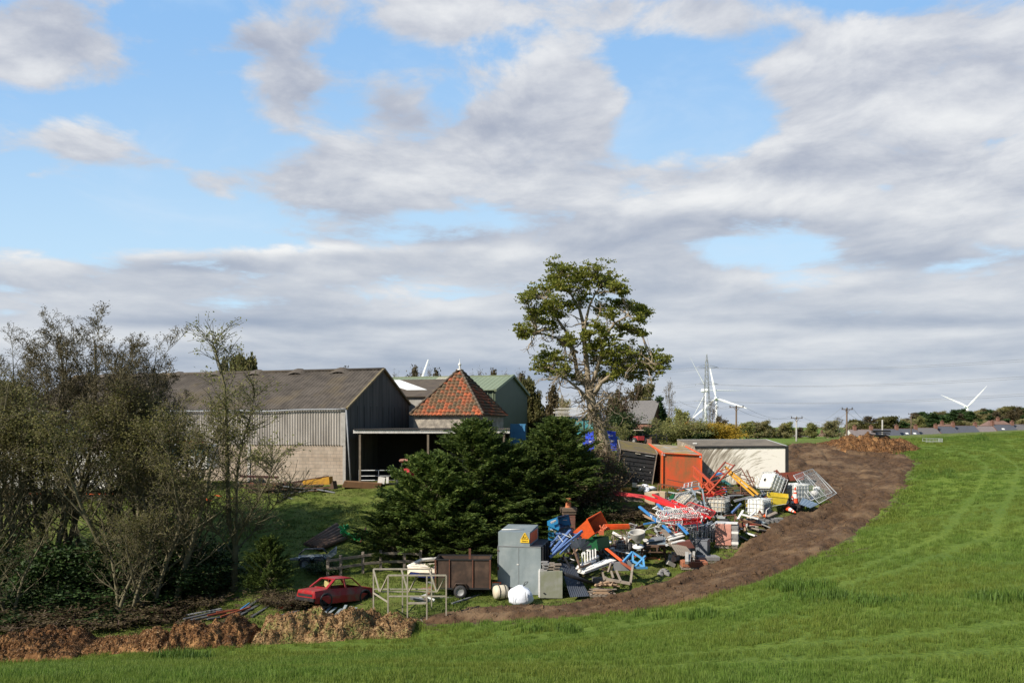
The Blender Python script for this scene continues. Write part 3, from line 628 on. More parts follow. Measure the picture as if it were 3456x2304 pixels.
# --- terrace beyond the field
def house(u0, u1, vr, d, mroof, label, grp='houses beyond the field', lights=0, chims=(1.,), hip=False, ch=1.0, gabw=False):
    a = Wp(u0, vr, d); b = Wp(u1, vr, d); w = b.x - a.x; zb = 4.5 if not hip else 3.0; t = thing('terraced_house' if not hip else 'bungalow', label, 'house', (a.x, a.y-3.5, zb), 0, grp)
    zr = a.z - zb; ze = zr - 2.6; D = 8.
    mb = MB(); mb.box((w/2, .1, ze/2), (w-.02,.2,ze)); mb.box((w/2, D-.1, ze/2), (w-.02,.2,ze))
    if not hip:
        for x in (.1, w-.1): mb.prism([(0,0),(D,0),(D,ze),(D/2,zr-.1),(0,ze)], x-.09, x+.09, 'x')
    else:
        for x in (.1, w-.1): mb.box((x,D/2,ze/2),(.18,D-.4,ze))
    mb.build('brick_wall', M['white_wood'] if gabw else M['brick'], t)
    mb = MB(); hx = min(3.2, w*.27) if hip else 0
    mb.sheet((-.05,-.3,ze-.1),(w+.05,-.3,ze-.1),(w-hx,D/2,zr),(hx,D/2,zr), th=.08); mb.sheet((w+.05,D+.3,ze-.1),(-.05,D+.3,ze-.1),(hx,D/2,zr),(w-hx,D/2,zr), th=.08)
    if hip: mb.add([(-.05,-.3,ze-.1),(-.05,D+.3,ze-.1),(hx,D/2,zr)],[(1,0,2)]); mb.add([(w+.05,-.3,ze-.1),(w+.05,D+.3,ze-.1),(w-hx,D/2,zr)],[(0,1,2)])
    rf = mb.build('roof', mroof, t)
    mb = MB(); mb.bar((hx,D/2,zr+.04),(w-hx,D/2,zr+.04),.2,.1); mb.build('ridge', M['redtile'], rf)
    for c in chims:
        mb = MB(); chimney(mb, c*w, D/2, zr-.35, .75, .9, ch*.8+.45, 2); mb.build('chimney', M['brick'], rf)
    for k in range(lights):
        mb = MB(); f = .45; mb.box((w*(.33+.4*k), D/2*f, ze+(zr-ze)*f+.12), (.75,.7,.06), Matrix.Rotation(math.atan2(zr-ze,D/2),4,'X')); mb.build('roof_window', M['white_plastic'], rf)
Lh = 'end terrace with brownish roof whose white gable stands beside the wooden pole'
house(2866,2948,1449,426,M['slate_pink'],Lh,chims=(.25,.93),gabw=True)
house(2948,3030,1447,433,M['slate_blue'],'terraced house behind the top of the far manure heap',chims=(.98,))
house(3030,3095,1446,440,M['slate_blue'],'dark roofed terraced house with two white roof windows',chims=(.97,),lights=2)
house(3095,3162,1443,447,M['slate'],'terraced house behind the bare bush, right of the two roof windows',chims=(.98,))
house(3162,3222,1438,451,M['slate_blue'],'terraced house with a large chimney at its right end below the wooded hill',chims=(.95,),ch=1.2)
house(3222,3292,1436,455,M['slate_blue'],'dark blue slate terraced house left of the brownish roof with a low chimney',chims=())
house(3292,3352,1437,458,M['slate_pink'],'brownish roofed terraced house with a low chimney on its near slope',chims=(.03,))
house(3352,3420,1432,462,M['slate_blue'],'dark terraced house with one small skylight near the right edge',chims=(.0,.98),lights=1)
house(3420,3500,1431,465,M['slate'],'grey roofed terraced house cut by the right edge',chims=(.9,))
house(2512,2585,1466,553,M['redtile'],'red roofed bungalow just above the white container roof',chims=(.5,),hip=True)
house(2590,2660,1468,574,M['redtile'],'brown hipped bungalow right of the wooden pole over the container',chims=(.55,),hip=True)
house(2664,2745,1462,595,M['slate_pink'],'wide brown roofed bungalow behind the pale pole',chims=(.2,.7),hip=True)
house(2752,2830,1460,606,M['redtile'],'brown roofed bungalow left of the terrace end',chims=(.3,),hip=True)
house(3310,3420,1419,511,M['redtile'],'large hipped red roof standing above the terrace',chims=(.55,),hip=True)
house(3150,3230,1431,497,M['redtile'],'low tiled roof showing behind the terrace left of the big chimney',chims=(.4,),hip=True)

# ---------------------------------------------------------------- pylon, turbines, poles
M['galv'] = mat('galvanised_steel', (.32,.34,.36), .5, .3)
M['turb'] = mat('turbine_white', (.85,.86,.87), .4, 0, (.8,.8,.82))
def pylon():
    d = 700; o = Wp(2385, 1470, d); t = thing('electricity_pylon', 'steel lattice electricity pylon rising between the wind turbines', 'pylon', o)
    k = d/F; prof = [(0,22),(110,17),(155,12),(200,9),(245,7),(276,0.6)]; mb = MB(); r = .11
    lv = []
    z = 0
    hs = [0,28,54,78,100,120,138,155,170,185,200,215,230,245,260,276]
    for h in hs:
        for (a, wa), (b, wb) in zip(prof, prof[1:]):
            if a <= h <= b: w = wa + (wb-wa)*(h-a)/(b-a)
        lv.append((h*k, w*k/2*1.15))
    cs = lambda z, w: [Vector((-w,-w,z)), Vector((w,-w,z)), Vector((w,w,z)), Vector((-w,w,z))]
    for (z0,w0),(z1,w1) in zip(lv, lv[1:]):
        A, B_ = cs(z0,w0), cs(z1,w1)
        for i in range(4):
            mb.tube(A[i], B_[i], r*1.3, 4, cap=False); mb.tube(A[i], B_[(i+1)%4], r*.7, 4, cap=False); mb.tube(A[(i+1)%4], B_[i], r*.7, 4, cap=False)
    mb.build('lattice_tower', M['galv'], t)
    pts = []
    for h, half in ((230,40),(174,38),(117,40)):
        mb = MB()
        for s in (-1,1):
            e = Vector((s*half*k,0,h*k)); 
            for dy in (-.5,.5):
                mb.tube((s*.7,dy,h*k),e,r*.8,4); mb.tube((s*.7,dy,h*k+1.2),e,r*.6,4)
            mb.tube(e, e-Vector((0,0,.4)), r, 4)
            pts.append(e + o)
        mb.build('cross_arm', M['galv'], t)
    return pts
PP = pylon()
wire = mat('power_cable', (.2,.2,.21), .6)
def cable(a, b, sag, r, label, grp, n=24):
    a, b = Vector(a), Vector(b); mb = MB(); pts = [a.lerp(b, i/n) - Vector((0,0,sag*4*(i/n)*(1-i/n))) for i in range(n+1)]
    mb.path(pts, r, 4); one('power_cable', mb, wire, label, 'cable', grp, origin=a)
# high-voltage wires run off to the right towards the camera's side and to the left
ends = [(1200,1196),(1258,1254),(1316,1312)]
nm = ['top','middle','lowest']
for i in range(3):
    vr, vl = ends[i]; L0, R0 = PP[2*i], PP[2*i+1]
    for j, (p0, dv) in enumerate(((L0,0),(R0,7))):
        cable(p0, Wp(3620, vr+dv, 420), 2., .045, f'{nm[i]} pair of high voltage cables crossing the sky right of the pylon', f'{nm[i]} cable pair right of the pylon')
        cable(p0, Wp(1500, (1275,1330,1385)[i]+dv, 760), 2., .045, f'{nm[i]} pair of high voltage cables left of the pylon', f'{nm[i]} cable pair left of the pylon')
def turbine(u, v, d, rotor, yaw, angs, label, hb=60, R0=38, ck=1.):
    hub = Wp(u, v, d); t = thing('wind_turbine', label, 'wind turbine', (hub.x, hub.y, hub.z - hb), yaw, 'white wind turbines')
    mb = MB(); mb.path([(0,0,0),(0,0,hb-1.5)], [1.6,1.0], 14); mb.build('tower', M['turb'], t)
    mb = MB(); mb.box((0,2.5,hb), (3.2,10,3.2), bev=.8); mb.build('nacelle', M['turb'], t)
    mb = MB(); mb.lathe([(0.2,2.2),(1.2,1.4),(1.7,0),(1.7,-1.2)], 12, (0,-3.2,hb), Matrix.Rotation(R(90),4,'X')); mb.build('hub', M['turb'], t)
    for a in angs:
        mb = MB(); prof = [(1.2,.8,.8),(4,1.6,.8),(8,2.2,.5),(16,1.7,.35),(28,1.0,.2),(R0,.25,.08)]; vs = []
        for r_, c, th in prof:
            for x, y in ((-c*.45*ck,0),(0,-th*.5),(c*.55*ck,0),(0,th*.5)): vs.append(Matrix.Rotation(a,4,'Y') @ Vector((x, -4.2+y, r_)) + Vector((0,0,hb)) )
        fs = [(i*4+k, i*4+(k+1)%4, (i+1)*4+(k+1)%4, (i+1)*4+k) for i in range(5) for k in range(4)] + [(20,21,22,23),(3,2,1,0)]
        mb.add(vs, fs); mb.build('blade', M['turb'], t)
turbine(2381,1317,1500,38,R(12),(R(90),R(-30),R(210)),'wind turbine behind the pylon, one blade level to the right',42,36,.45)
turbine(2418,1344,1500,38,R(-20),(R(-11),R(109),R(229)),'wind turbine right of the pylon, one blade upright and one pointing lower right',36,30,.9)
turbine(3262,1372,2200,38,R(-12),(R(41),R(-64),R(172)),'wind turbine standing behind the wooded hill on the right, two blades raised',30,38,1.15)
turbine(1418,1302,1600,38,R(-10),(R(20),R(140),R(260)),'wind turbine whose blade tip shows above the bare trees left of the pyramid roof',40,24)
M['pole'] = mat('pole_timber', (.13,.09,.06), .9); M['pole_pale'] = mat('pale_pole', (.38,.36,.33), .85)
def pole(u, vtop, d, arm, label, m_, side=0):
    o = Wp(u, vtop, d); zb = 4.5; t = thing('utility_pole', label, 'pole', (o.x, o.y, zb), 0, 'timber utility poles beyond the field'); h = o.z - zb
    mb = MB(); mb.path([(0,0,0),(0,0,h)], [.17,.13], 8); mb.build('pole', M[m_], t)
    if arm:
        mb = MB(); mb.bar((-arm,-.15,h-.25),(arm,-.15,h-.25),.12); mb.bar((-arm*.4,-.15,h-.3),(0,-.15,h-.9),.05); mb.bar((arm*.4,-.15,h-.3),(0,-.15,h-.9),.05)
        mb.build('crossarm', M['pole'], t)
        for x in (-arm+.1, 0, arm-.1): mb = MB(); mb.lathe([(.05,0),(.09,.08),(.05,.16),(.07,.24),(.02,.3)], 8, (x,-.15,h-.2)); mb.build('insulator', M['dark'], t)
    return Vector((o.x, o.y-.15, o.z+.1))
p1 = pole(2485,1369,255,1.15,'dark timber pole with crossarm nearest the pylon, above the white container','pole')
p2 = pole(2688,1406,270,1.0,'pale timber pole with crossarm between the two dark crossarm poles','pole_pale')
p3 = pole(2858,1376,255,.9,'timber pole with crossarm beside the white terrace gable','pole')
pole(2978,1416,290,0,'pale thin pole with forked top behind the manure heap','pole_pale')
pole(3075,1394,420,.85,'small distant pole with crossarm among the trees behind the terrace','pole')
def plain(u, vt, d, label):
    o = Wp(u, vt, d); t = thing('utility_pole', label, 'pole', (o.x,o.y,4.5)); mb = MB(); mb.path([(0,0,0),(0,0,o.z-4.5)],[.12,.09],6); mb.build('pole', M['pole_pale'], t); mb = MB(); mb.bar((0,0,o.z-5),(-.5,0,o.z-4.3),.08); mb.bar((0,0,o.z-5),(.5,0,o.z-4.3),.08); mb.build('fork', M['pole_pale'], t)
for a, b, s in ((p1,p2,1.2),(p2,p3,1.8)):
    for dx in (-.9,.9): cable(a+Vector((dx,0,0)), b+Vector((dx,0,0)), s, .018, 'thin wires strung between the timber poles beyond the field' , 'wires between the timber poles', 12)
for dx in (-.8,.8): cable(p3+Vector((dx,0,0)), Wp(2960,1425,300), 1., .018, 'thin wires falling right from the crossarm pole beside the terrace', 'wires right of the terrace pole', 8); cable(p1+Vector((dx,0,0)), Wp(2290,1352,330), 1.2, .018, 'thin wires running left from the dark pole towards the pylon', 'wires left of the dark pole', 8)
# ---------------------------------------------------------------- trees
def grow(r, H0, rad, n1=9, lean=.15, up=.6, first=.2, spread=.45, l2=7, l3=6, l4=0, wig=.12, gn=0, stems=1, top=1.):
    """returns branch paths [(points, radii, level)] and twig tips [(pos, dir)]"""
    P = []; T = []
    def wob(p, d, L_, n, w, u=0.):
        pts = [p.copy()]; d = d.normalized()
        for i in range(n):
            d = (d + Vector((r.gauss(0,w), r.gauss(0,w), r.gauss(0,w)*.7 + u))).normalized(); p = p + d*L_/n; pts.append(p.copy())
        return pts, d
    def sub(pts, rr, L_, lev, maxlev, cnt, f0):
        if lev > maxlev:
            return
        for i in range(cnt):
            f = f0 + (1-f0)*(i+r.random())/cnt; k = f*(len(pts)-1); a = min(int(k), len(pts)-2); p = pts[a].lerp(pts[a+1], k-a)
            ax = (pts[a+1]-pts[a]).normalized(); side = Vector((r.gauss(0,1), r.gauss(0,1), r.gauss(.25,.6))); side = (side - ax*side.dot(ax)).normalized()
            d = (ax*r.uniform(.35,.8) + side*r.uniform(.5,.95) + Vector((0,0,gn))).normalized()
            l = L_*r.uniform(.35,.6)*(1-.45*f); n = 4 if lev < 3 else 3
            bp, bd = wob(p, d, l, n, wig*1.3, up*.08); rb = max(.006, rr*(.5 if lev < 3 else .45)*(1-.5*f))
            P.append((bp, [rb*(1-.75*j/n) for j in range(n+1)], lev)); 
            if lev == maxlev: T.append((bp[-1], bd)); T.append((bp[len(bp)//2], bd))
            sub(bp, rb, l, lev+1, maxlev, {2:l2,3:l3,4:l4}.get(lev+1,0), .25)
    for s in range(stems):
        base = Vector((r.gauss(0,.25), r.gauss(0,.25), 0)) if stems > 1 else Vector((0,0,0))
        tp, td = wob(base, Vector((r.gauss(0,lean), r.gauss(0,lean), 1)), H0*(1 if s == 0 else r.uniform(.75,.98)), 9, wig*.45, .06)
        tr = [rad*(1-.88*j/9)*(1.25 if j == 0 else 1) for j in range(10)]; P.append((tp, tr, 0)); T.append((tp[-1], td))
        for i in range(n1):
            f = first + (top-first)*(i+r.random()*.7)/n1; k = f*9; a = min(int(k),8); p = tp[a].lerp(tp[a+1], k-a); an = i*2.4 + r.uniform(-.5,.5)
            d = Vector((math.cos(an), math.sin(an), up + .6*f)); L_ = H0*spread*(1-.55*f)*r.uniform(.75,1.15)
            bp, bd = wob(p, d, L_, 6, wig, up*.06); rb = tr[a]*.48
            P.append((bp, [rb*(1-.8*j/6) for j in range(7)], 1)); T.append((bp[-1], bd))
            sub(bp, rb, L_, 2, 4 if l4 else 3, l2, .18)
    return P, T
def woodmesh(P, m, parent, name='trunk', minr=.0):
    mb = MB()
    for pts, rs, lev in P: mb.path(pts, [max(q, minr) for q in rs], (8,6,4,3,3)[lev], cap=False)
    return mb.build(name, m, parent)
def leaves_at(T, rr, n, sp, fil=None):
    out = []
    for p, d in T:
        if fil and not fil(p): continue
        for k in range(n): out.append((p.x+rr.gauss(0,sp), p.y+rr.gauss(0,sp), p.z+rr.gauss(0,sp*.8)))
    return out
BARK = mat('grey_green_bark', (.19,.165,.10), .95, 0, (.08,.07,.045), 4, .8, spec=.1)
BARKP = mat('pale_bark', (.24,.20,.14), .95, 0, (.12,.10,.07), 3, .8, spec=.1)
TWIG = mat('reddish_twigs', (.16,.095,.075), .9, 0, (.1,.075,.055), 1, .8)
OLIVE = leafmat('olive_spring_leaves', (.10,.10,.03), (.16,.145,.05), .45, (.21,.18,.08))
PALE = leafmat('pale_spring_leaves', (.19,.20,.06), (.28,.27,.09), .5, (.3,.26,.12))
DARKG = leafmat('dark_green_leaves', (.02,.045,.012), (.05,.085,.02), .25)
BROWN = leafmat('brown_bud_leaves', (.055,.042,.02), (.11,.085,.04), .25)
SYC = leafmat('sycamore_leaves', (.13,.155,.02), (.21,.215,.035), .5, (.27,.23,.05))
CON = leafmat('conifer_sprays', (.045,.075,.014), (.10,.14,.026), .35, (.19,.22,.05), .65)
# --- copse on the left
LT = 'trees of the copse on the left'
def copse_proto(seed, H0, leafy, label, olive=OLIVE, n=(7,6), low=.1, high=.8, stems=3, leafn=4, sz=.062):
    r = random.Random(seed); P, T = grow(r, H0, .13, 15, .1, .95, .16, .33, *(n if olive is OLIVE else (10, 9)), 0, .14, 0, stems)
    if olive is OLIVE and leafy: P = [q for q in P if q[2] < 3 or q[0][0].z > .55*H0 or r.random() < .2]; P = [q for q in P if q[2] != 2 or q[0][0].z > .5*H0 or r.random() < .5]
    t = thing('copse_tree', label, 'tree', (0,0,0), 0, LT); woodmesh(P, BARK, t, 'trunk', .009)
    if leafy:
        L_ = leaves_at(T, r, leafn, .20 if olive is OLIVE else .07, lambda p: low*H0 < p.z < high*H0*r.uniform(.85,1.08) and r.random() < .05 + 2.4*max(0, p.z/H0-.50)); leafmesh('crown', L_, sz, olive, t, seed)
    return t
protos = {
 'A': copse_proto(11, 12., True, 'x', leafn=6, high=.88), 'B': copse_proto(12, 10.5, True, 'x', leafn=6, high=1.0), 'E': copse_proto(16, 8.5, True, 'x', leafn=2, high=1.0, stems=3, low=.03),
 'C': copse_proto(13, 13.5, True, 'x', BROWN, leafn=2, sz=.045, high=1.2, low=.35), 'D': copse_proto(14, 12.5, True, 'x', BROWN, leafn=2, sz=.045, high=1.2, low=.3, stems=3)}
ptops = {k: max((p.matrix_world @ Vector(c) if False else Vector(c)).z for ch in p.children for c in ch.bound_box) for k, p in protos.items()}
used = set()
def ptree(kind, u, d, vtop, rz, label, sx=1.):
    base = Wp(u, 0, d); z = gz(base.x, base.y); h = CZ + (HV - vtop)/F*d - z; s = h/ptops[kind]
    p = protos[kind]
    if kind in used: p = dup(p)
    used.add(kind); p.location = (base.x, base.y, z-.1); p.rotation_euler = (0,0,rz); p.scale = (s*sx, s*sx, s); p['label'] = label
# bare reddish crowns reaching above
for i, (k, u, d, vt, lb) in enumerate([
 ('C', 40, 80, 1075, 'bare twiggy copse tree nearest the left edge, standing tall above the olive leaves'),
 ('C', 150, 76, 1018, 'tallest bare tree of the copse, its thin tips highest of all on the left'),
 ('D', 245, 79, 1030, 'bare copse tree with paired upright forks, right of the tallest one'),
 ('D', 375, 76, 1065, 'bare reddish copse tree with fanned twigs above the middle of the copse'),
 ('C', 470, 80, 1130, 'bare reddish tree at the right shoulder of the copse, leaning out over the barn roof'),
 ('D', 545, 78, 1175, 'bare tree at the right edge of the copse, its twigs overlapping the barn ridge')]):
    ptree(k, u, d, vt, i*1.3, lb, 1.15)
cop = [(-110,70,1200,'A'),(-20,72,1190,'B'),(130,75,1210,'B'),(390,76,1190,'A'),(450,72,1230,'B'),(520,77,1190,'A'),(560,71,1330,'E'),(650,73,1420,'E'),(20,66,1700,'E'),(420,68,1660,'E'),(-60,78,1250,'B'),(500,69,1680,'E')]
wh = ['far left edge','white lorry','white lorry','red striped barriers','middle of the copse','barn wall','dark scrap pile']
for i, (u, d, vt, k) in enumerate(cop):
    place = ['at the far left edge of the copse','just inside the left edge behind the first manure heap','behind two others towards the left edge','rising full height in the middle of the copse','leaning right over the end of the lorry','rising against the left end of the barn roof','low and round under the barn eaves','dark and low at the right foot of the copse','lowest shrub-like one at the left corner behind the manure','bushy, left of the dark planks pile','outermost at the left edge, farther back','low bushy one directly behind the dark planks'][i]
    ptree(k, u, d, vt, i*2.1+.4, f'olive leaved copse tree {place}', 1.25 if k != 'E' else 1.2)
# --- slender tree before the barn
def slender():
    b = G(790, 1990); r = random.Random(8); t = thing('young_tree', 'slender forked tree with mossy trunk and few yellow green leaves before the barn', 'tree', b)
    H0 = CZ + (HV-1150)/F*b.y/K - b.z; P = []; T = []
    def pw(u, v, dy=0): q = Wp(u, v, (b.y+dy)/K); return q - b
    main = [pw(790,2000),pw(792,1900),pw(795,1840),pw(772,1760),pw(768,1600),pw(765,1450),pw(758,1300),pw(735,1210),pw(715,1150)]
    sec = [pw(795,1840),pw(797,1740),pw(800,1600),pw(815,1500),pw(845,1400),pw(860,1330)]
    th = [pw(795,1840),pw(830,1760,-.6),pw(870,1690,-1),pw(905,1620,-1.2),pw(925,1560,-1.4)]
    fo = [pw(793,1860),pw(860,1790,.8),pw(930,1700,1),pw(1000,1660,1.2)]
    fi = [pw(792,1880),pw(740,1800,-.5),pw(690,1740,-.8),pw(650,1700,-1)]
    for q, r0 in ((main,.17),(sec,.09),(th,.07),(fo,.05),(fi,.05)):
        n = len(q); rs = [r0*(1-.85*i/(n-1)) for i in range(n)]; P.append((q, rs, 0))
        for i in range(int(11*n)):
            k = (.18 + .82*r.random())*(n-1); a = min(int(k), n-2); p = q[a].lerp(q[a+1], k-a)
            if q is main and p.z < 2.2: continue
            ax = (q[a+1]-q[a]).normalized(); d = (Vector((r.gauss(0,1), r.gauss(0,1)*.8, r.uniform(.1,.9)))).normalized()+ax*.35; L_ = r.uniform(.7,2.4)*(1-.35*k/n)
            pts = [p]; 
            for j in range(5): d = (d.normalized()+Vector((r.gauss(0,.13),r.gauss(0,.13),r.gauss(.03,.1)))); pts.append(pts[-1]+d.normalized()*L_/5)
            P.append((pts, [.022*(1-.75*j/5) for j in range(6)], 2)); T.append((pts[-1], d))
            for j in range(5):
                s = pts[r.randint(1,5)]; dd = d.normalized()+Vector((r.gauss(0,.6),r.gauss(0,.6),r.gauss(.1,.4))); e = s+dd.normalized()*r.uniform(.3,.9); P.append(([s,s.lerp(e,.5)+Vector((0,0,.03)),e],[.009,.007,.004],3)); T.append((e, dd)); T.append((s.lerp(e,.5),dd))
    woodmesh(P, mat('mossy_bark', (.15,.13,.07), .95, 0, (.07,.065,.03), 4, .9), t, 'trunk', .010)
    L_ = leaves_at(T, r, 5, .14, lambda p: r.random() < (.42 if p.z > 6 else .05)); leafmesh('crown', L_, .07, PALE, t, 8)
slender()
# --- big sycamore with dead lower branches
def sycamore():
    d0 = 112; b = G(2042, 1572, 90); b = Wp(2042, 1572, d0); b.z = gz(b.x, b.y)-.1; r = random.Random(21)
    t = thing('sycamore_tree', 'tall old sycamore with clumped green crown, bleached dead boughs and thick pale trunk', 'tree', b)
    pw = lambda u, v, dy=0.: Wp(u, v, d0+dy/K) - b
    P = []; T = []
    trunk = [pw(2045,1585),pw(2040,1500),pw(2022,1430),pw(2000,1380),pw(1990,1330),pw(1985,1290)]; P.append((trunk,[.55,.44,.40,.36,.33,.3],0))
    L1 = [pw(1988,1310),pw(1950,1270,.4),pw(1942,1220,.6),pw(1930,1160,.5),pw(1905,1110,.4),pw(1870,1060,.2),pw(1840,1010)]
    L2 = [pw(1986,1300),pw(1980,1230),pw(1972,1150),pw(1968,1090),pw(1955,1040),pw(1925,990),pw(1915,940)]
    L3 = [pw(1972,1160),pw(1975,1090,-.3),pw(1990,1030,-.4),pw(2010,990,-.4),pw(2035,950,-.4)]
    L4 = [pw(1990,1320),pw(2010,1260,-.6),pw(2030,1190,-.8),pw(2045,1130,-.8),pw(2075,1090,-.5),pw(2120,1065,-.3),pw(2160,1060)]
    L5 = [pw(1995,1345),pw(2030,1290,-.8),pw(2080,1250,-1),pw(2140,1232,-1),pw(2200,1225,-1)]
    L6 = [pw(1995,1360),pw(1950,1310,-.8),pw(1900,1270,-1),pw(1855,1240,-1)]
    L7 = [pw(1950,1190,.3),pw(1880,1140,-.3),pw(1810,1120,-.5),pw(1770,1125,-.5)]
    for q, r0 in ((L1,.2),(L2,.22),(L3,.13),(L4,.17),(L5,.17),(L6,.15),(L7,.1)): n = len(q); P.append((q,[r0*(1-.8*i/(n-1)) for i in range(n)],1))
    hubs = [(p, .1) for q in (L1,L2,L3,L4,L5,L6,L7) for p in q[1:]]
    CL = [(1890,915,34),(1925,920,30),(1868,938,26),(1965,925,26),(2010,918,40),(2055,938,36),(2088,968,30),(2104,988,20),(1965,958,38),(1905,962,34),(2030,965,34),(1878,958,22),
     (1800,988,36),(1840,978,28),(1778,1008,28),(1870,1018,30),(1805,1050,26),(1812,1085,34),(1772,1112,26),(1765,1136,18),(1850,1092,28),(1800,1128,16),(1880,1060,26),(1845,1030,30),
     (2118,1030,34),(2158,1040,30),(2178,1058,20),(2080,1022,26),(2060,1062,28),(2095,1108,30),(2140,1112,28),(2165,1126,18),(2160,1080,18),(2030,1045,24),(2015,1100,22),
     (2035,1150,42),(2075,1185,44),(2130,1195,40),(2185,1212,42),(2232,1222,26),(2195,1248,28),(2100,1228,46),(2135,1268,28),(2060,1225,40),(2020,1210,30),(2150,1235,30),(2225,1245,20),
     (1840,1200,28),(1828,1228,30),(1855,1255,28),(1900,1245,30),(1880,1215,22),(1930,1152,24),(1905,1155,18),(1950,1275,24),(2040,1275,28),(2000,1170,26),(1985,1130,22),(2080,1262,22),(1960,1010,24),(1925,1030,22)]
    leaf = []
    for (u, v, rp) in CL:
        dy = r.uniform(-1.8,1.8); c = pw(u, v, dy); R0 = rp/F*d0*1.02
        h = min(hubs, key=lambda hh: (hh[0]-c).length + max(0, hh[0].z-c.z)*1.5)[0]
        mid = h.lerp(c,.5)+Vector((0,0,-.12)); R0 *= r.uniform(.9,1.25); pts = [h, h.lerp(mid,.5)+Vector((r.gauss(0,.1),r.gauss(0,.1),.0)), mid, c]; P.append((pts,[.07,.055,.04,.02],2))
        for k in range(int(22*R0/.6)):
            e = c + Vector((r.gauss(0,1),r.gauss(0,1),r.gauss(0,.75))).normalized()*R0*r.uniform(.3,1.2); s = pts[r.randint(1,3)]
            m_ = s.lerp(e,.55)+Vector((0,0,-.06)); P.append(([s,m_,e],[.022,.015,.006],3))
            for j in range(24): leaf.append((e.x+r.gauss(0,.16),e.y+r.gauss(0,.16),e.z+abs(r.gauss(0,.11))-.04))
    # dead wood: crooked bare boughs through the lower half
    for k in range(135):
        h = r.choice(hubs+[(p,0) for p in trunk[2:]]*3)[0]
        if h.z > pw(0,1080).z: continue
        a = r.uniform(0,6.28); d = Vector((math.cos(a)*1.1, math.sin(a), r.uniform(-.5,.6))); L_ = r.uniform(1.,2.9)*(1 if h.z > pw(0,1400).z else .5); pts = [h]
        for j in range(7): d = (d.normalized()+Vector((r.gauss(0,.34),r.gauss(0,.34),r.gauss(-.03,.34)))); pts.append(pts[-1]+d.normalized()*L_/7)
        P.append((pts,[.075*(1-.85*j/7)*r.uniform(.7,1.1) for j in range(8)],2))
        for j in range(7):
            s = r.choice(pts[2:]); q = [s]; dd = d.copy()
            for i in range(4): dd = dd.normalized()+Vector((r.gauss(0,.6),r.gauss(0,.6),r.gauss(-.05,.5))); q.append(q[-1]+dd.normalized()*r.uniform(.12,.25))
            P.append((q,[.028,.024,.02,.016,.01],3))
    for k in range(60):                                    # burrs and short shoots on the trunk
        f = r.uniform(.0,4.9); a = int(f); p = trunk[a].lerp(trunk[a+1], f-a); an = r.uniform(0,6.28); d = Vector((math.cos(an),math.sin(an),.4)); q = [p]
        for i in range(4): d = d.normalized()+Vector((r.gauss(0,.5),r.gauss(0,.5),r.gauss(.1,.5))); q.append(q[-1]+d.normalized()*r.uniform(.15,.35))
        P.append((q,[.03,.022,.016,.011,.007],3))
    woodmesh(P, mat('sycamore_bark', (.36,.29,.20), .95, 0, (.13,.105,.07), 2.2, .9, .03, 7), t, 'trunk', .012)
    leafmesh('crown', leaf, .125, SYC, t, 5, 1.3)
    iv = [(r.gauss(0,.42)+q.x, r.gauss(0,.42)+q.y, q.z) for q in [trunk[0].lerp(trunk[3], r.random()) for _ in range(1500)]]
    leafmesh('ivy', iv[:900], .11, mat_iv, t)
mat_iv = leafmat('yellowish_ivy', (.07,.07,.015), (.15,.13,.03), .3)
sycamore()
# --- conifers
def conifer_mesh(seed, H0, R0, n=1500, name='crown'):
    r = random.Random(seed); cen = []; dirs = []; P = []
    P.append(([Vector((0,0,0)),Vector((.05,0,H0*.5)),Vector((0,.05,H0*.95))],[.16,.1,.02],0))
    for i in range(n):
        f = ((i + r.random())/n)**.9; a = i*2.39996 + r.gauss(0,.25); z0 = H0*(.02 + .86*f)
        L_ = R0*(1-f**1.7)**.75*r.choice((.72,.85,.95,1.,1.08,1.2)) + .35
        el_ = .35 + .75*f + r.gauss(0,.12); d = Vector((math.cos(a)*math.cos(el_), math.sin(a)*math.cos(el_), math.sin(el_)))
        p0 = Vector((0,0,z0)); q = [p0]; dd_ = d.copy()
        for j in range(5): dd_ = (dd_ + Vector((r.gauss(0,.06), r.gauss(0,.06), -.02))).normalized(); q.append(q[-1] + dd_*L_/5)
        P.append((q,[.035*(1-.8*j/5) for j in range(6)],3))
        ns = int(6 + 9*L_)
        for k in range(ns):
            g = .38 + .62*(k+r.random())/ns; kk = g*5; aa = min(int(kk),4); s0 = q[aa].lerp(q[aa+1], kk-aa)
            sd_ = Vector((-d.y, d.x, 0)).normalized()*r.choice((-1,1)); out = (dd_*r.uniform(.3,1.) + sd_*r.uniform(.1,1.)*(1.3-g) + Vector((0,0,r.uniform(-.15,.45)))).normalized()
            l = r.uniform(.28,.62)*(1.15-.35*g)
            for m_ in range(13):
                h = m_/12; c = s0 + out*l*h + Vector((r.gauss(0,.045), r.gauss(0,.045), r.gauss(0,.035) - .20*l*h*h)); cen.append(tuple(c))
                w = Vector((-out.y, out.x, 0))*r.choice((-.7,.7)); dirs.append(tuple(out + w + Vector((0,0,-.35*h))))
    return P, cen, dirs
CG = 'dense dark conifers in the middle of the yard'
cps_ = {}
for k, (sd_, h, rr_, n) in {'a': (31, 7.5, 2.6, 210), 'b': (32, 5.5, 2.5, 170)}.items():
    t = thing('conifer', 'x', 'tree', (0,0,0), 0, CG); P, cen, dirs = conifer_mesh(sd_, h, rr_, n); woodmesh(P, BARK, t, 'trunk'); leafmesh('crown', cen, .058, CON, t, sd_, 2.9, dirs, .28); cps_[k] = (t, h, rr_)
cused = set()
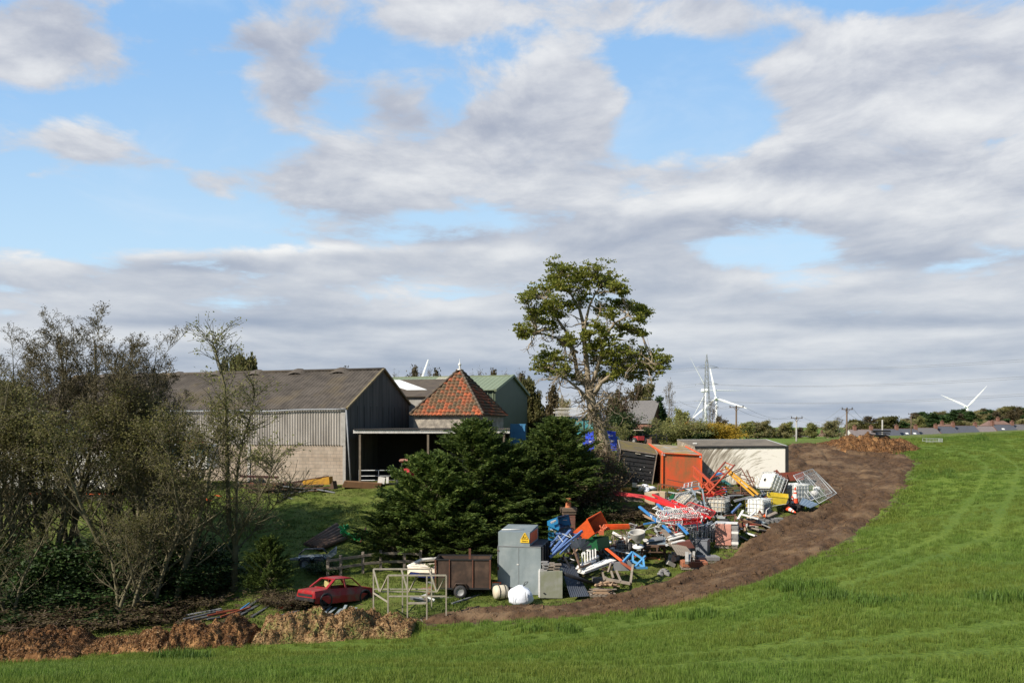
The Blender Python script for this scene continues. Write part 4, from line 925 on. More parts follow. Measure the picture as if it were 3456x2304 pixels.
def conifer(k, u, d, vtop, rad, rz, label):
    b = Wp(u,0,d); z = gz(b.x,b.y)-.15; h = CZ+(HV-vtop)/F*d - z; t, h0, r0 = cps_[k]
    if k in cused: t = dup(t)
    cused.add(k); t.location = (b.x,b.y,z); t.rotation_euler = (0,0,rz); t.scale = (rad/r0, rad/r0, h/h0); t['label'] = label
conifer('a',1600,83,1395,3.1,.3,'tallest conifer of the group, its pointed top before the pantiled roof')
conifer('b',1455,81,1530,3.0,1.1,'broad conifer left of the tallest one, overlapping the open shed')
conifer('b',1330,80,1690,2.0,2.4,'low spreading conifer at the left foot of the group by the lawn')
conifer('a',1880,88,1392,2.9,4.0,'tall conifer on the right of the group, level in height with the pantiles')
conifer('b',1745,85,1500,2.8,5.1,'conifer filling the dip between the two tall ones')
conifer('b',1560,79,1730,2.4,.9,'low front conifer behind the boat and the box trailer')
conifer('b',1760,83,1690,2.4,3.3,'low front conifer right behind the grey steel cabinet')
conifer('a',1950,90,1500,1.9,2.0,'narrow conifer at the right end of the group beside the blue bins')
b_ = G(905,2000); 
t_, h0_, r0_ = cps_['b']; q_ = dup(t_, (b_.x,b_.y,b_.z-.1), 3.9, 'small dark evergreen bush right of the slender tree, beside the grey trailer', scale=(.44,.44,(CZ+(HV-1800)/F*b_.y/K-b_.z)/h0_)); q_['group'] = 'small evergreen'; q_.name = 'evergreen_bush'; del q_['group']
# --- shrubs, brambles, hedges
def shrub_mesh(seed, m, leafn, sz, n1=26, twig=TWIG, H0=2., name='wild_bush', sp=.12):
    r = random.Random(seed); t = thing(name, 'x', 'bush'); P = []; T = []
    for i in range(n1):
        a = r.uniform(0,6.28); d = Vector((math.cos(a)*.6, math.sin(a)*.6, r.uniform(.5,1.4))); p = Vector((r.gauss(0,.4),r.gauss(0,.4),0)); pts = [p]; L_ = H0*r.uniform(.5,1.05)
        for j in range(6): d = d.normalized()+Vector((r.gauss(0,.2),r.gauss(0,.2),r.gauss(-.02,.15))); pts.append(pts[-1]+d.normalized()*L_/6)
        P.append((pts,[.022*(1-.7*j/6) for j in range(7)],2)); T.append((pts[-1],d))
        for j in range(10):
            s = r.choice(pts[1:]); dd = d.normalized()+Vector((r.gauss(0,.8),r.gauss(0,.8),r.gauss(.2,.5))); e = s+dd.normalized()*r.uniform(.2,.6)*H0/2; P.append(([s,s.lerp(e,.5)+Vector((0,0,.04)),e],[.009,.007,.004],3)); T += [(e,dd),(s.lerp(e,.5),dd)]
    woodmesh(P, twig, t, 'stems', .009)
    if leafn: leafmesh('foliage', leaves_at(T, r, leafn, sp), sz, m, t, seed)
    return t
SH = {'bramble': (shrub_mesh(41, BROWN, 5, .07, 30), 2.), 'green': (shrub_mesh(42, DARKG, 16, .08, 26, BARK, sp=.16), 2.), 'olive': (shrub_mesh(43, PALE, 8, .07, 26, BARK), 2.), 'gold': (shrub_mesh(44, leafmat('golden_hedge',(.30,.20,.02),(.42,.28,.03),.3), 26, .07, 26, BARK, sp=.16), 2.), 'rusty': (shrub_mesh(45, leafmat('rust_leaves',(.2,.05,.02),(.28,.08,.03),.3), 8, .06), 2.)}
sused = set()
def shrub(k, u, v, h, w, label, grp=None, d=None):
    b = G(u, v) if d is None else Wp(u, v, d); t, h0 = SH[k]
    if k in sused: t = dup(t)
    sused.add(k); t.location = (b.x,b.y,b.z-.1); t.rotation_euler = (0,0,u*.7); t.scale = (w/2.2, w/2.2, h/h0); t['label'] = label
    if grp: t['group'] = grp
BG = 'brambles and scrub below the sycamore'
for i, (k, u, v, h, w, lb) in enumerate([('bramble',1870,1735,2.2,2.6,'bramble thicket in deep shade left of the brick chimney'),('bramble',2000,1715,2.0,3.2,'tangled brambles just above the brick chimney pot'),('bramble',2015,1700,2.0,2.4,'tangled brown scrub left of the red planks'),
 ('bramble',2052,1668,2.0,1.7,'brown scrub touching the left side of the black container'),('bramble',2000,1665,2.4,2.4,'scrub under the right end of the conifers'),('bramble',1960,1640,2.6,3.4,'scrub in front of the rubble below the blue bins'),('green',1985,1745,1.0,2.2,'low dark green bush above the chimney stack'),('bramble',2060,1615,1.8,1.6,'scrub at the foot of the sycamore by the container'),('green',2038,1640,1.6,1.8,'dark green undergrowth below the sycamore trunk'),('bramble',2160,1740,.6,2.2,'dead weeds left of the cream crate'),('bramble',2190,1730,.7,1.6,'dry weed stalks in front of the cream crate'),('bramble',2080,1745,.5,2.4,'low dead weeds on the bare bank behind the orange skip'),('bramble',2010,1640,2.6,2.4,'tall bramble mound beneath the ivy covered trunk')]): shrub(k,u,v,h,w,lb,BG)
shrub('olive',2065,1480,1.6,2.6,'round green bush right of the sycamore trunk above the blue bin',None,130)
shrub('green',2090,1480,2.6,2.6,'dark bush between sycamore and cottage',None,140); shrub('green',2165,1475,1.2,2.0,'green bush growing against the cottage eaves',None,150); shrub('bramble',2080,1460,4.2,2.6,'dark reddish bush right of the sycamore trunk',None,142); shrub('bramble',2112,1472,2.4,2.0,'dark reddish bush left of the cottage eaves',None,146)
shrub('olive',2275,1486,2.4,3.8,'olive green bush right of the cottage gable',None,146); shrub('olive',2305,1486,1.9,3.,'small olive bush between cottage bush and golden hedge',None,147)
for i, u in enumerate((2345,2375,2405,2425)): shrub('gold',u,1487,1.75,2.9,'golden yellow clipped hedge behind the white container','golden hedge',150)
shrub('green',2335,1489,1.3,2.4,'dark green bush at the left end of the golden hedge',None,146); shrub('rusty',2327,1484,1.9,1.8,'rust red bush at the left end of the golden hedge',None,152)
for i,(u,v,h,w) in enumerate([(30,2110,1.2,4),(160,2115,1.0,4),(300,2105,1.1,4),(430,2100,1.,4),(560,2090,.9,3.5),(700,2030,1.2,3.2),(100,2080,1.8,4.5),(250,2075,1.8,4.5),(380,2070,1.7,4.5),(520,2055,1.5,4.)]): shrub('bramble' if i < 5 or i%2 else 'green',u,v,h*(.7 if i < 5 else .5),w*.75,'dark undergrowth along the foot of the copse','undergrowth of the copse')
shrub('green',1090,1925,.7,1.6,'nettle clump beside the wheels of the grey trailer')
for i,(u,v) in enumerate([(975,2045),(1000,2035),(945,2030)]): shrub('bramble',u,v,.6,2.,'dead twigs heaped left of the red car','dead twig heap')
for i,(u,v,h,w) in enumerate([(-60,1990,2.2,4),(40,1985,2.6,4),(150,1990,2.2,4),(250,1980,2.5,4),(350,1985,2.3,4),(440,1975,2.6,4),(540,1985,2.0,3.5),(620,1975,2.2,3.5),(690,1985,1.5,3),(100,2040,1.6,3.5),(230,2035,1.5,3.5),(480,2030,1.3,3.2)]): shrub('green',u,v,h,w,'dark green holly like undergrowth between the copse trunks','dark bushes inside the copse')
# --- trees beyond
def far_proto(seed, m, leafn, sz, H0, label='x', sp=.35, spread=.5, up=.5, bark=BARK, n1=12, first=.15, minr=.02):
    r = random.Random(seed); P, T = grow(r, H0, .2, n1, .08, up, first, spread, 7, 5, 0, .12); t = thing('distant_tree', label, 'tree'); woodmesh(P, bark, t, 'trunk', minr)
    if leafn: leafmesh('crown', leaves_at(T, r, leafn, sp), sz, m, t, seed)
    top = max(Vector(c).z for ch in t.children for c in ch.bound_box); return [t, top, False]
PAL2 = leafmat('far_pale_leaves', (.26,.24,.10), (.36,.31,.15), .5, (.28,.25,.1))
FP = {'pale': far_proto(51, PAL2, 5, .26, 8, minr=.035, bark=BARKP), 'pale2': far_proto(52, PALE, 5, .24, 8, up=.8, spread=.45, minr=.035, bark=BARKP), 'green': far_proto(53, DARKG, 12, .32, 8), 'brown': far_proto(54, BROWN, 5, .26, 8), 'bare': far_proto(55, BROWN, 1, .12, 9, up=1., spread=.42, bark=mat('grey_twigs',(.22,.19,.16),.95), n1=14, minr=.016), 'olive': far_proto(56, OLIVE, 12, .3, 8)}
def fartree(k, u, vtop, d, w, label, grp, zb=None):
    P_ = FP[k]; t = dup(P_[0]) if P_[2] else P_[0]; P_[2] = True; b = Wp(u, vtop, d); z = (zb if zb is not None else (gz(b.x, b.y) if d < 230 else 5.)) - .2
    h = b.z - z; s = h/P_[1]; wd = w/F*d/7.0; t.location = (b.x,b.y,z); t.rotation_euler = (0,0,u*1.7); t.scale = (wd, wd, s); t['label'] = label; t['group'] = grp
g1 = 'bare trees behind the green shed'
for i, (u, vt) in enumerate([(1180,1232),(1240,1250),(1340,1242),(1385,1226),(1412,1238),(1455,1228),(1490,1238),(1590,1242),(1620,1230),(1655,1236),(1700,1240),(1745,1238),(1775,1250)]):
    fartree('bare' if i%3 else 'brown', u, vt, 175+3*(i%4), 85, ['small olive crown peeping over the barn ridge near its gable end','bare treetop just right of the barn gable peak','bare treetop left of the thin turbine blade','bare treetop touching the thin turbine blade','bare crown right of the turbine blade tip','bare crown above the middle of the green roof','bare crown left of the pantiled roof peak','bare crown immediately right of the finial','tallest bare crown right of the finial','bare crown above the pale roof light','bare crown above the green shed gable','bare crown over the right slope of the green shed','bare crown right of the green shed'][i], g1)
g2 = 'scrubby trees left and right of the sycamore'
for k,u,vt,d,w,lb in [('olive',1800,1262,150,110,'scrubby brown olive tree left of the sycamore'),('brown',1850,1290,148,110,'scrubby brown tree just left of the sycamore trunk'),('brown',1765,1300,150,90,'brown bush beside the green shed gable'),('pale',1900,1330,140,90,'scrubby tree behind the sycamore trunk'),
 ('brown',2135,1290,300,110,'brown tree behind the cottage roof'),('olive',2180,1280,300,110,'olive tree rising behind the cottage ridge'),('bare',2255,1272,300,100,'tall bare tree just right of the cottage aerial'),('pale2',2300,1370,190,110,'pale leaved tree right of the ivy gable'),('bare',2345,1400,185,90,'bare sapling left of the pylon foot'),('bare',2405,1340,180,110,'bare tree in front of the pylon foot'),('brown',2440,1400,200,80,'brown twiggy tree right of the pylon foot'),('brown',2100,1310,300,80,'brown tree behind the sycamore right side'),('olive',2085,1330,150,90,'dark olive tree behind the sycamore trunk'),('pale2',2260,1400,180,80,'green tree against the ivy gable')]: fartree(k,u,vt,d,w,lb,g2)
FP['olive2']=FP['olive']
fartree('olive',790,1172,135,80,'round olive crown standing over the barn ridge','tree over the barn ridge'); fartree('olive',850,1180,134,110,'broader round olive crown right of the slender tree top, over the barn ridge','tree over the barn ridge'); fartree('olive',745,1200,136,70,'small olive crown behind the slender tree top','tree over the barn ridge')
fartree('olive',250,1280,125,200,'olive tree behind the copse left','trees behind the copse'); fartree('olive',60,1270,125,200,'olive tree behind the left edge of the copse','trees behind the copse')
g3 = 'rounded hedgerow trees beyond the field'
hz = [(2478,1425,340,70,'pale'),(2520,1418,345,80,'pale2'),(2560,1414,350,80,'pale'),(2602,1432,360,50,'olive'),(2635,1424,350,60,'pale'),(2660,1418,352,60,'pale2'),(2705,1440,365,50,'brown'),(2735,1422,355,70,'pale2'),(2790,1413,350,70,'pale'),(2830,1402,360,80,'bare'),(2868,1418,370,80,'pale'),(2905,1412,375,90,'olive'),(2950,1402,380,90,'brown'),(2985,1400,375,90,'olive'),(3040,1418,380,60,'green'),(3068,1408,390,70,'pale'),(3110,1402,400,80,'pale2'),(3140,1390,410,80,'green')]
hzl = ['just right of the pylon above the container','above the red bungalow chimney, paler','right of the first dark pole, broad and pale','low dark gap filler right of the broad pale one','left of the pale crossarm pole','behind the pale crossarm pole','low and brown just right of the pale pole','pale and round above the brown bungalow','rounded, left of the terrace pole','grey and leafless by the terrace pole','above the left end of the terrace','above the two red chimneys','tall and brown above the heap','dark crown right of the forked pole','small and dark, standing alone in the gap','pale, left below the distant small pole','light green, right of the distant small pole','dark, at the foot of the wooded hill']
for (u,vt,d,w,k), lb in zip(hz, hzl): fartree(k,u,vt,d*1.45,w*1.25,f'hedgerow tree {lb}',g3)
g4 = 'trees on the wooded hill at the right'
rr = random.Random(9); cnt = 0
for row, (d0, base, top0, top1) in enumerate(((680,1430,1400,1372),(740,1425,1392,1364),(610,1445,1428,1408))):
    for i in range(14 if row < 2 else 11):
        f = (i+.3+rr.uniform(-.2,.2))/(14 if row < 2 else 11); u = 3080 + f*430; vt = top0+(top1-top0)*f + rr.uniform(-5,5); k = rr.choice(['green','brown','olive','brown','pale','green'])
        fartree(k,u,vt,d0,70,f"{ {'green':'dark green','brown':'russet brown','olive':'olive','pale':'pale yellowish'}[k]} tree in the {'back' if row==1 else 'middle' if row==0 else 'front'} rank of the wooded hill, {['its far left foot','left part','centre','right part','far right'][min(4,int(f*5))]}",g4,zb=CZ+(HV-base-14)/F*d0)
for k, v in SH.items():
    if k not in sused: pass
# ---------------------------------------------------------------- grass (uncountable: instanced tufts)
GRASS = leafmat('crop_blades', (.10,.16,.022), (.15,.208,.034), .42, (.20,.225,.055))
GRASS2 = leafmat('rough_grass_blades', (.07,.105,.018), (.12,.15,.03), .3, (.2,.18,.07))
for gm_ in (GRASS, GRASS2):                       # broad patches of yellower growth across the field
    nt_ = gm_.node_tree; oi_ = [n for n in nt_.nodes if n.type == 'OBJECT_INFO'][0]; hs_ = [n for n in nt_.nodes if n.type == 'HUE_SAT'][0]
    nz_ = nt_.nodes.new('ShaderNodeTexNoise'); nz_.inputs['Scale'].default_value = .22; nz_.inputs['Detail'].default_value = 5; nt_.links.new(oi_.outputs['Location'], nz_.inputs[0])
    mr_ = nt_.nodes.new('ShaderNodeMapRange'); mr_.inputs[1].default_value = .38; mr_.inputs[2].default_value = .62; mr_.inputs[3].default_value = .513; mr_.inputs[4].default_value = .482; nt_.links.new(nz_.outputs[0], mr_.inputs[0]); nt_.links.new(mr_.outputs[0], hs_.inputs['Hue'])
def tuft(name, n, rad, h, w, m, seed, lean=.35, segs=2):
    r = random.Random(seed); vs = []; fs = []
    for i in range(n):
        a = r.uniform(0,6.28); q = rad*math.sqrt(r.random()); b = Vector((math.cos(a)*q, math.sin(a)*q, -.02)); la = r.uniform(0,6.28); L_ = h*r.uniform(.55,1.15); ln = Vector((math.cos(la), math.sin(la), 0))*lean*L_*r.random()
        wd = Vector((-math.sin(la+r.gauss(0,.8)), math.cos(la), 0)).normalized()*w*.5; k = len(vs)
        mid = b + Vector((0,0,L_*.6)) + ln*.35; tip = b + Vector((0,0,L_*.97)) + ln*1.1
        vs += [b-wd, b+wd, mid+wd*.8, mid-wd*.8, tip]; fs += [(k,k+1,k+2,k+3),(k+3,k+2,k+4)]
    me = bpy.data.meshes.new(name); me.from_pydata([tuple(v) for v in vs], [], fs); me.materials.append(m); return bpy.data.objects.new(name, me)
def scatter(name, pts, scl, sources, label=None):
    me = bpy.data.meshes.new(name); me.vertices.add(len(pts)); me.vertices.foreach_set('co', np.asarray(pts, np.float32).ravel())
    a = me.attributes.new('sc', 'FLOAT', 'POINT'); a.data.foreach_set('value', np.asarray(scl, np.float32)); me.update()
    col = bpy.data.collections.new(name + '_tufts')
    for s_ in sources: col.objects.link(s_)
    ob = bpy.data.objects.new(name, me); C.objects.link(ob)
    g = bpy.data.node_groups.new(name + '_scatter', 'GeometryNodeTree'); g.interface.new_socket('Geometry', in_out='INPUT', socket_type='NodeSocketGeometry'); g.interface.new_socket('Geometry', in_out='OUTPUT', socket_type='NodeSocketGeometry')
    N = g.nodes; L = g.links; gi = N.new('NodeGroupInput'); go = N.new('NodeGroupOutput'); mp = N.new('GeometryNodeMeshToPoints'); ip = N.new('GeometryNodeInstanceOnPoints'); ci = N.new('GeometryNodeCollectionInfo')
    ci.inputs['Collection'].default_value = col; ci.inputs['Separate Children'].default_value = True; ci.inputs['Reset Children'].default_value = True
    rv = N.new('FunctionNodeRandomValue'); rv.data_type = 'FLOAT_VECTOR'; rv.inputs[0].default_value = (-.12,-.12,0); rv.inputs[1].default_value = (.12,.12,6.283)
    na = N.new('GeometryNodeInputNamedAttribute'); na.data_type = 'FLOAT'; na.inputs['Name'].default_value = 'sc'
    L.new(gi.outputs[0], mp.inputs[0]); L.new(mp.outputs[0], ip.inputs['Points']); L.new(ci.outputs[0], ip.inputs['Instance']); ip.inputs['Pick Instance'].default_value = True
    L.new(rv.outputs[0], ip.inputs['Rotation']); L.new(na.outputs[0], ip.inputs['Scale']); L.new(ip.outputs[0], go.inputs[0])
    md = ob.modifiers.new('scatter', 'NODES'); md.node_group = g; tag(ob, label, None, None, 'stuff'); return ob
nr = np.random.default_rng(4)
def wedge(d0, d1, dens, umin=-.68, umax=.68):
    n = int((umax-umin)*.5*(d1*d1-d0*d0)*dens); d = np.sqrt(nr.uniform(d0*d0, d1*d1, n)); return nr.uniform(umin, umax, n)*d, d
def field(d0, d1, dens, s0):
    x, y = wedge(d0, d1, dens); st = sdf(TRK, x, y); yd = sdf(YARD, x, y)
    k = (st > .35 + (vnoise(x,y,.8,11)-.5)*1.2) & (yd > -.4) & (H(x,y) > -5)
    x, y, yd, st = x[k], y[k], yd[k], st[k]
    tl = np.abs(((st + 1.2*vnoise(x,y,.1,5,1)) % 11.) - 6.); tram = np.abs(tl-.9)
    sc = s0*(.72 + .55*vnoise(x,y,.35,71,3))*(1 - .9*np.exp(-(tram/.26)**2)) + .25*s0*np.exp(-((st-.8)/.8)**2)*(st < 3)
    bump = vnoise(x,y,.12,77,2); sc *= .85+.35*bump
    z = ground_z(x, y); return np.c_[x, y, z], sc
P0, S0 = field(9, 18, 46, .72); P1, S1 = field(18, 27, 28, .82); P2, S2 = field(27, 42, 14, .95)
scatter('grass', np.r_[P0,P1,P2], np.r_[S0,S1,S2], [tuft('tuft', 22, .14, .17, .011, GRASS, s_) for s_ in (1,2,3,4)], 'long bright green cereal crop on the near field')
P3, S3 = field(42, 88, 6, .75)
scatter('field_grass', P3, S3, [tuft('tuft', 60, .42, .15, .03, GRASS, s_) for s_ in (5,6,7)], 'green crop on the far right slope')
# shorter rough grass in the yard
x, y = wedge(30, 68, 8, -.68, .5); yd = sdf(YARD, x, y); st = sdf(TRK, x, y); k = (yd < .2) & (st > .2) & (vnoise(x,y,.5,91,3) + .35*nr.random(len(x)) > .42); x, y = x[k], y[k]
scatter('rough_grass', np.c_[x, y, ground_z(x, y)], .5 + .9*vnoise(x,y,.4,93,3)**2*2, [tuft('tuft', 40, .32, .085, .022, GRASS2, s_) for s_ in (8,9,10)], 'short rough grass between the scrap')
# dark coarse clumps in the field
cl = []
for u, v, n, w in [(2790,2030,22,90),(3380,2030,12,60),(2900,2045,14,90),(2350,2085,14,80),(620,2230,16,60),(1900,2135,10,60),(3310,1480,14,16),(2700,1985,25,60),(3160,1600,10,40)]:
    for i in range(n): q = G(u+nr.normal()*w, v+nr.normal()*6); cl.append((q.x, q.y, q.z))
cl = np.array(cl); cl[:,2] = ground_z(cl[:,0], cl[:,1])
DK = leafmat('coarse_blades', (.055,.10,.015), (.09,.15,.022), .25)
scatter('coarse_grass', cl, nr.uniform(.8,1.5,len(cl)), [tuft('tuft', 50, .25, .26, .018, DK, s_) for s_ in (14,15)], 'dark coarse grass clumps in the crop')
# ---------------------------------------------------------------- yard things
PNT = lambda n, c, **k: mat(n, c, k.pop('rough', .5), 0, k.pop('col2', tuple(x*.55+.02 for x in c)), k.pop('sc', 5), k.pop('amt', .55), **k)
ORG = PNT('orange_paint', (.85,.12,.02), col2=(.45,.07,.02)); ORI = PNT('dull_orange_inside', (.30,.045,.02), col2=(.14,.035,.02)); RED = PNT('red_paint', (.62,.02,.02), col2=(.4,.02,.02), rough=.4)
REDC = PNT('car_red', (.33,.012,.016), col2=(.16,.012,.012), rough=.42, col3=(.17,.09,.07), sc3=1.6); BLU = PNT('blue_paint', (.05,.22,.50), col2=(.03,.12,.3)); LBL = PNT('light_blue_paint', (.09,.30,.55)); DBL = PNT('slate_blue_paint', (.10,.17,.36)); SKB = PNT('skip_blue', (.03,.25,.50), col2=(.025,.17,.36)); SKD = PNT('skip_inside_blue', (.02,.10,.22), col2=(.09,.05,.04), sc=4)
GRN = PNT('skip_green', (.015,.14,.05), col2=(.03,.09,.035)); YEL = PNT('yellow_plastic', (.62,.47,.04), col2=(.4,.28,.03)); WHT = PNT('white_paint', (.72,.70,.66), col2=(.5,.47,.42)); CRM = PNT('cream_plastic', (.62,.55,.42), col2=(.45,.38,.27), rough=.6)
ZNC = mat('zinc_cabinet', (.27,.31,.32), .5, .25, (.20,.235,.24), 2.2, .8, stretch=(1,1,.5), col3=(.33,.36,.36), sc3=1); ZND = mat('shade_and_black', (.035,.04,.05), .6, .2); GST = mat('galvanised_bars', (.50,.52,.52), .5, .1, (.33,.34,.34), 6, .6)
BLK = mat('black_paint', (.016,.016,.018), .55, 0, (.04,.038,.035), 3, .5); PLY = mat('brown_plywood', (.065,.038,.025), .75, 0, (.03,.02,.015), 3, .8, col3=(.1,.06,.04), sc3=2)
TIM = mat('sawn_timber', (.42,.28,.17), .85, 0, (.25,.17,.11), 5, .7, stretch=(1,1,6)); TMG = mat('grey_timber', (.27,.225,.175), .9, 0, (.15,.12,.095), 5, .8); LOG = mat('old_log', (.16,.095,.06), .9, 0, (.07,.045,.035), 5, .8); BRK = brickmat('stacked_bricks', (.42,.15,.07), (.34,.12,.06), (.1,.06,.05), 1.2, .22, .07)
CRC = mat('cream_crate', (.60,.45,.29), .8, 0, (.45,.33,.21), 4, .6, stretch=(6,6,1)); GRC = mat('grey_cement_sheet', (.22,.225,.225), .85, 0, (.13,.13,.135), 2, .7); DSH = mat('dark_corrugated', (.045,.055,.075), .5, .2, (.08,.085,.095), 1.5, .6); BLQ = mat('concrete_blocks', (.25,.24,.23), .95, 0, (.15,.145,.14), 6, .8)
TYR = mat('tyre_rubber', (.03,.03,.032), .85, 0, (.055,.05,.045), 5, .5); RIM = mat('wheel_rim', (.4,.4,.39), .45, .3, (.2,.19,.18), 8, .6); BAG = mat('white_bag', (.78,.80,.84), .7, 0, (.6,.62,.68), 3, .5, .02, 6); MOSS = mat('mossy_roof', (.11,.085,.05), .95, 0, (.17,.125,.025), 2.5, .9, stretch=(1,.8,1), edge=(.42,.58)); RUST = M['rust']; FADR = PNT('faded_red', (.50,.045,.05)); PINK = mat('wrapped_bricks', (.55,.27,.21), .28, 0, (.42,.18,.13), 5, .7, .01, 14, spec=.7)
IBCW = mat('tank_plastic', (.82,.80,.73), .45, 0, (.62,.60,.52), 4, .5); IBCD = mat('dirty_tank_plastic', (.50,.45,.36), .6, 0, (.3,.25,.18), 4, .8); TCN = mat('terracotta', (.50,.17,.07), .8, 0, (.33,.12,.06), 4, .6); TUR = PNT('green_machine', (.02,.30,.09)); TEAL = PNT('teal_paint', (.02,.16,.13)); NAV = mat('sign_blue', (.02,.03,.16), .5); PMSK = mat('paper_grey', (.25,.27,.25), .6)
def D(u, v): return G(u, v).y / K
def px(poly, d): return [Wp(q[0], q[1], d + (q[2] if len(q) > 2 else 0)) for q in poly]
def slab(mb, P_, ext):
    n = len(P_); ext = Vector(ext); mb.add(P_ + [p + ext for p in P_], [tuple(range(n)), tuple(reversed(range(n, 2*n)))] + [(i, i+n, (i+1) % n + n, (i+1) % n) for i in range(n)])
def hollow(name, P_, ext, mo, mi, label, cat, open_edges=(), th=.03, base=None, rim=None):
    """open container: side profile P_ swept along ext, the listed edges left open"""
    ext = Vector(ext); o = sum(P_, Vector())/len(P_) + ext/2; o.z = min(p.z for p in P_); t = thing(name, label, cat, o); n = len(P_); e = ext.normalized()*th; c = sum(P_, Vector())/n
    mb = MB(); slab(mb, [p-o for p in P_], e); mb.build('side_panel', mo, t); mb = MB(); slab(mb, [p-o+ext-e for p in P_], e); mb.build('side_panel', mo, t)
    mb = MB()
    for i in range(n):
        if i in open_edges: continue
        a, b = P_[i]-o+e, P_[(i+1)%n]-o+e; x = ext-2*e; inn = (c-o+e-(a+b)/2); inn -= (b-a).normalized()*inn.dot((b-a).normalized()); inn = inn.normalized()*th
        vs = [a,b,b+x,a+x]; vs += [v+inn for v in vs]; mb.add(vs, [(0,1,2,3),(7,6,5,4),(0,4,5,1),(1,5,6,2),(2,6,7,3),(3,7,4,0)])
    mb.build('shell', mi, t)
    if rim:
        mb = MB()
        for i in open_edges:
            a, b = P_[i]-o, P_[(i+1)%n]-o
            for p, q in ((a,b),(a+ext,b+ext),(a,a+ext),(b,b+ext)): mb.bar(p, q, .05)
        mb.build('rim', rim, t)
    return t
def bars(name, segs, m, label, cat, group, w=.06, h=None, tube=False, n=6):
    """each segment (u0,v0,d0,u1,v1,d1) is a thing of its own"""
    for sgm in segs:
        u0,v0,d0,u1,v1,d1 = sgm[:6]; a, b = Wp(u0,v0,d0), Wp(u1,v1,d1); mb = MB(); ww = sgm[6] if len(sgm) > 6 else w
        if tube: mb.path([a,b], ww/2, n)
        else: mb.bar(a, b, ww, h or ww)
        one(name, mb, m, label, cat, group, origin=(a+b)/2)
def framed(name, label, cat, groups):
    """a frame that moves as one: groups of (part name, segments, material, width, tube)"""
    allp = [Wp(*q[:3]) for g in groups for q in g[1]]; o = sum(allp, Vector())/len(allp); o.z = min(p.z for p in allp); t = thing(name, label, cat, o)
    for pn, segs, m, w, tb in groups:
        for q in segs:
            mb = MB(); ww = q[6] if len(q) > 6 else w; a, b = Wp(*q[:3])-o, Wp(*q[3:6])-o
            if tb: mb.path([a,b], ww/2, 7)
            else: mb.bar(a, b, ww)
            mb.build(pn, m, t)
    return t
def text(name, body, size, m, parent, loc, rot=(R(90),0,0), ext=.004):
    c = bpy.data.curves.new(name, 'FONT'); c.body = body; c.size = size; c.align_x = 'CENTER'; c.align_y = 'CENTER'; c.extrude = ext; c.materials.append(m)
    tmp = bpy.data.objects.new(name, c); dg = bpy.context.evaluated_depsgraph_get(); me = bpy.data.meshes.new_from_object(tmp.evaluated_get(dg)) if False else tmp.to_mesh().copy()
    tmp.to_mesh_clear(); me.name = name; ob = bpy.data.objects.new(name, me); C.objects.link(ob); ob.parent = parent; ob.location = loc; ob.rotation_euler = rot; bpy.data.objects.remove(tmp); 
    if not me.materials: me.materials.append(m)
    return ob
def wheel(parent, loc, r=.28, w=.17, axis='y', rim=None):
    rot = Matrix.Rotation(R(90),4,'X') if axis == 'y' else Matrix.Rotation(R(90),4,'Y')
    mb = MB(); mb.lathe([(r*.62,-w/2),(r*.93,-w/2),(r,-w*.3),(r,w*.3),(r*.93,w/2),(r*.62,w/2)], 20, (0,0,0), rot, cap=False); t = mb.build('wheel', TYR, parent); t.location = loc
    mb = MB(); mb.lathe([(.001,-w*.28),(r*.2,-w*.30),(r*.22,-w*.18),(r*.5,-w*.22),(r*.64,-w*.46),(r*.64,w*.46),(r*.5,w*.22),(.001,w*.25)], 20, (0,0,0), rot, cap=False); mb.build('rim', rim or RIM, t)
    return t
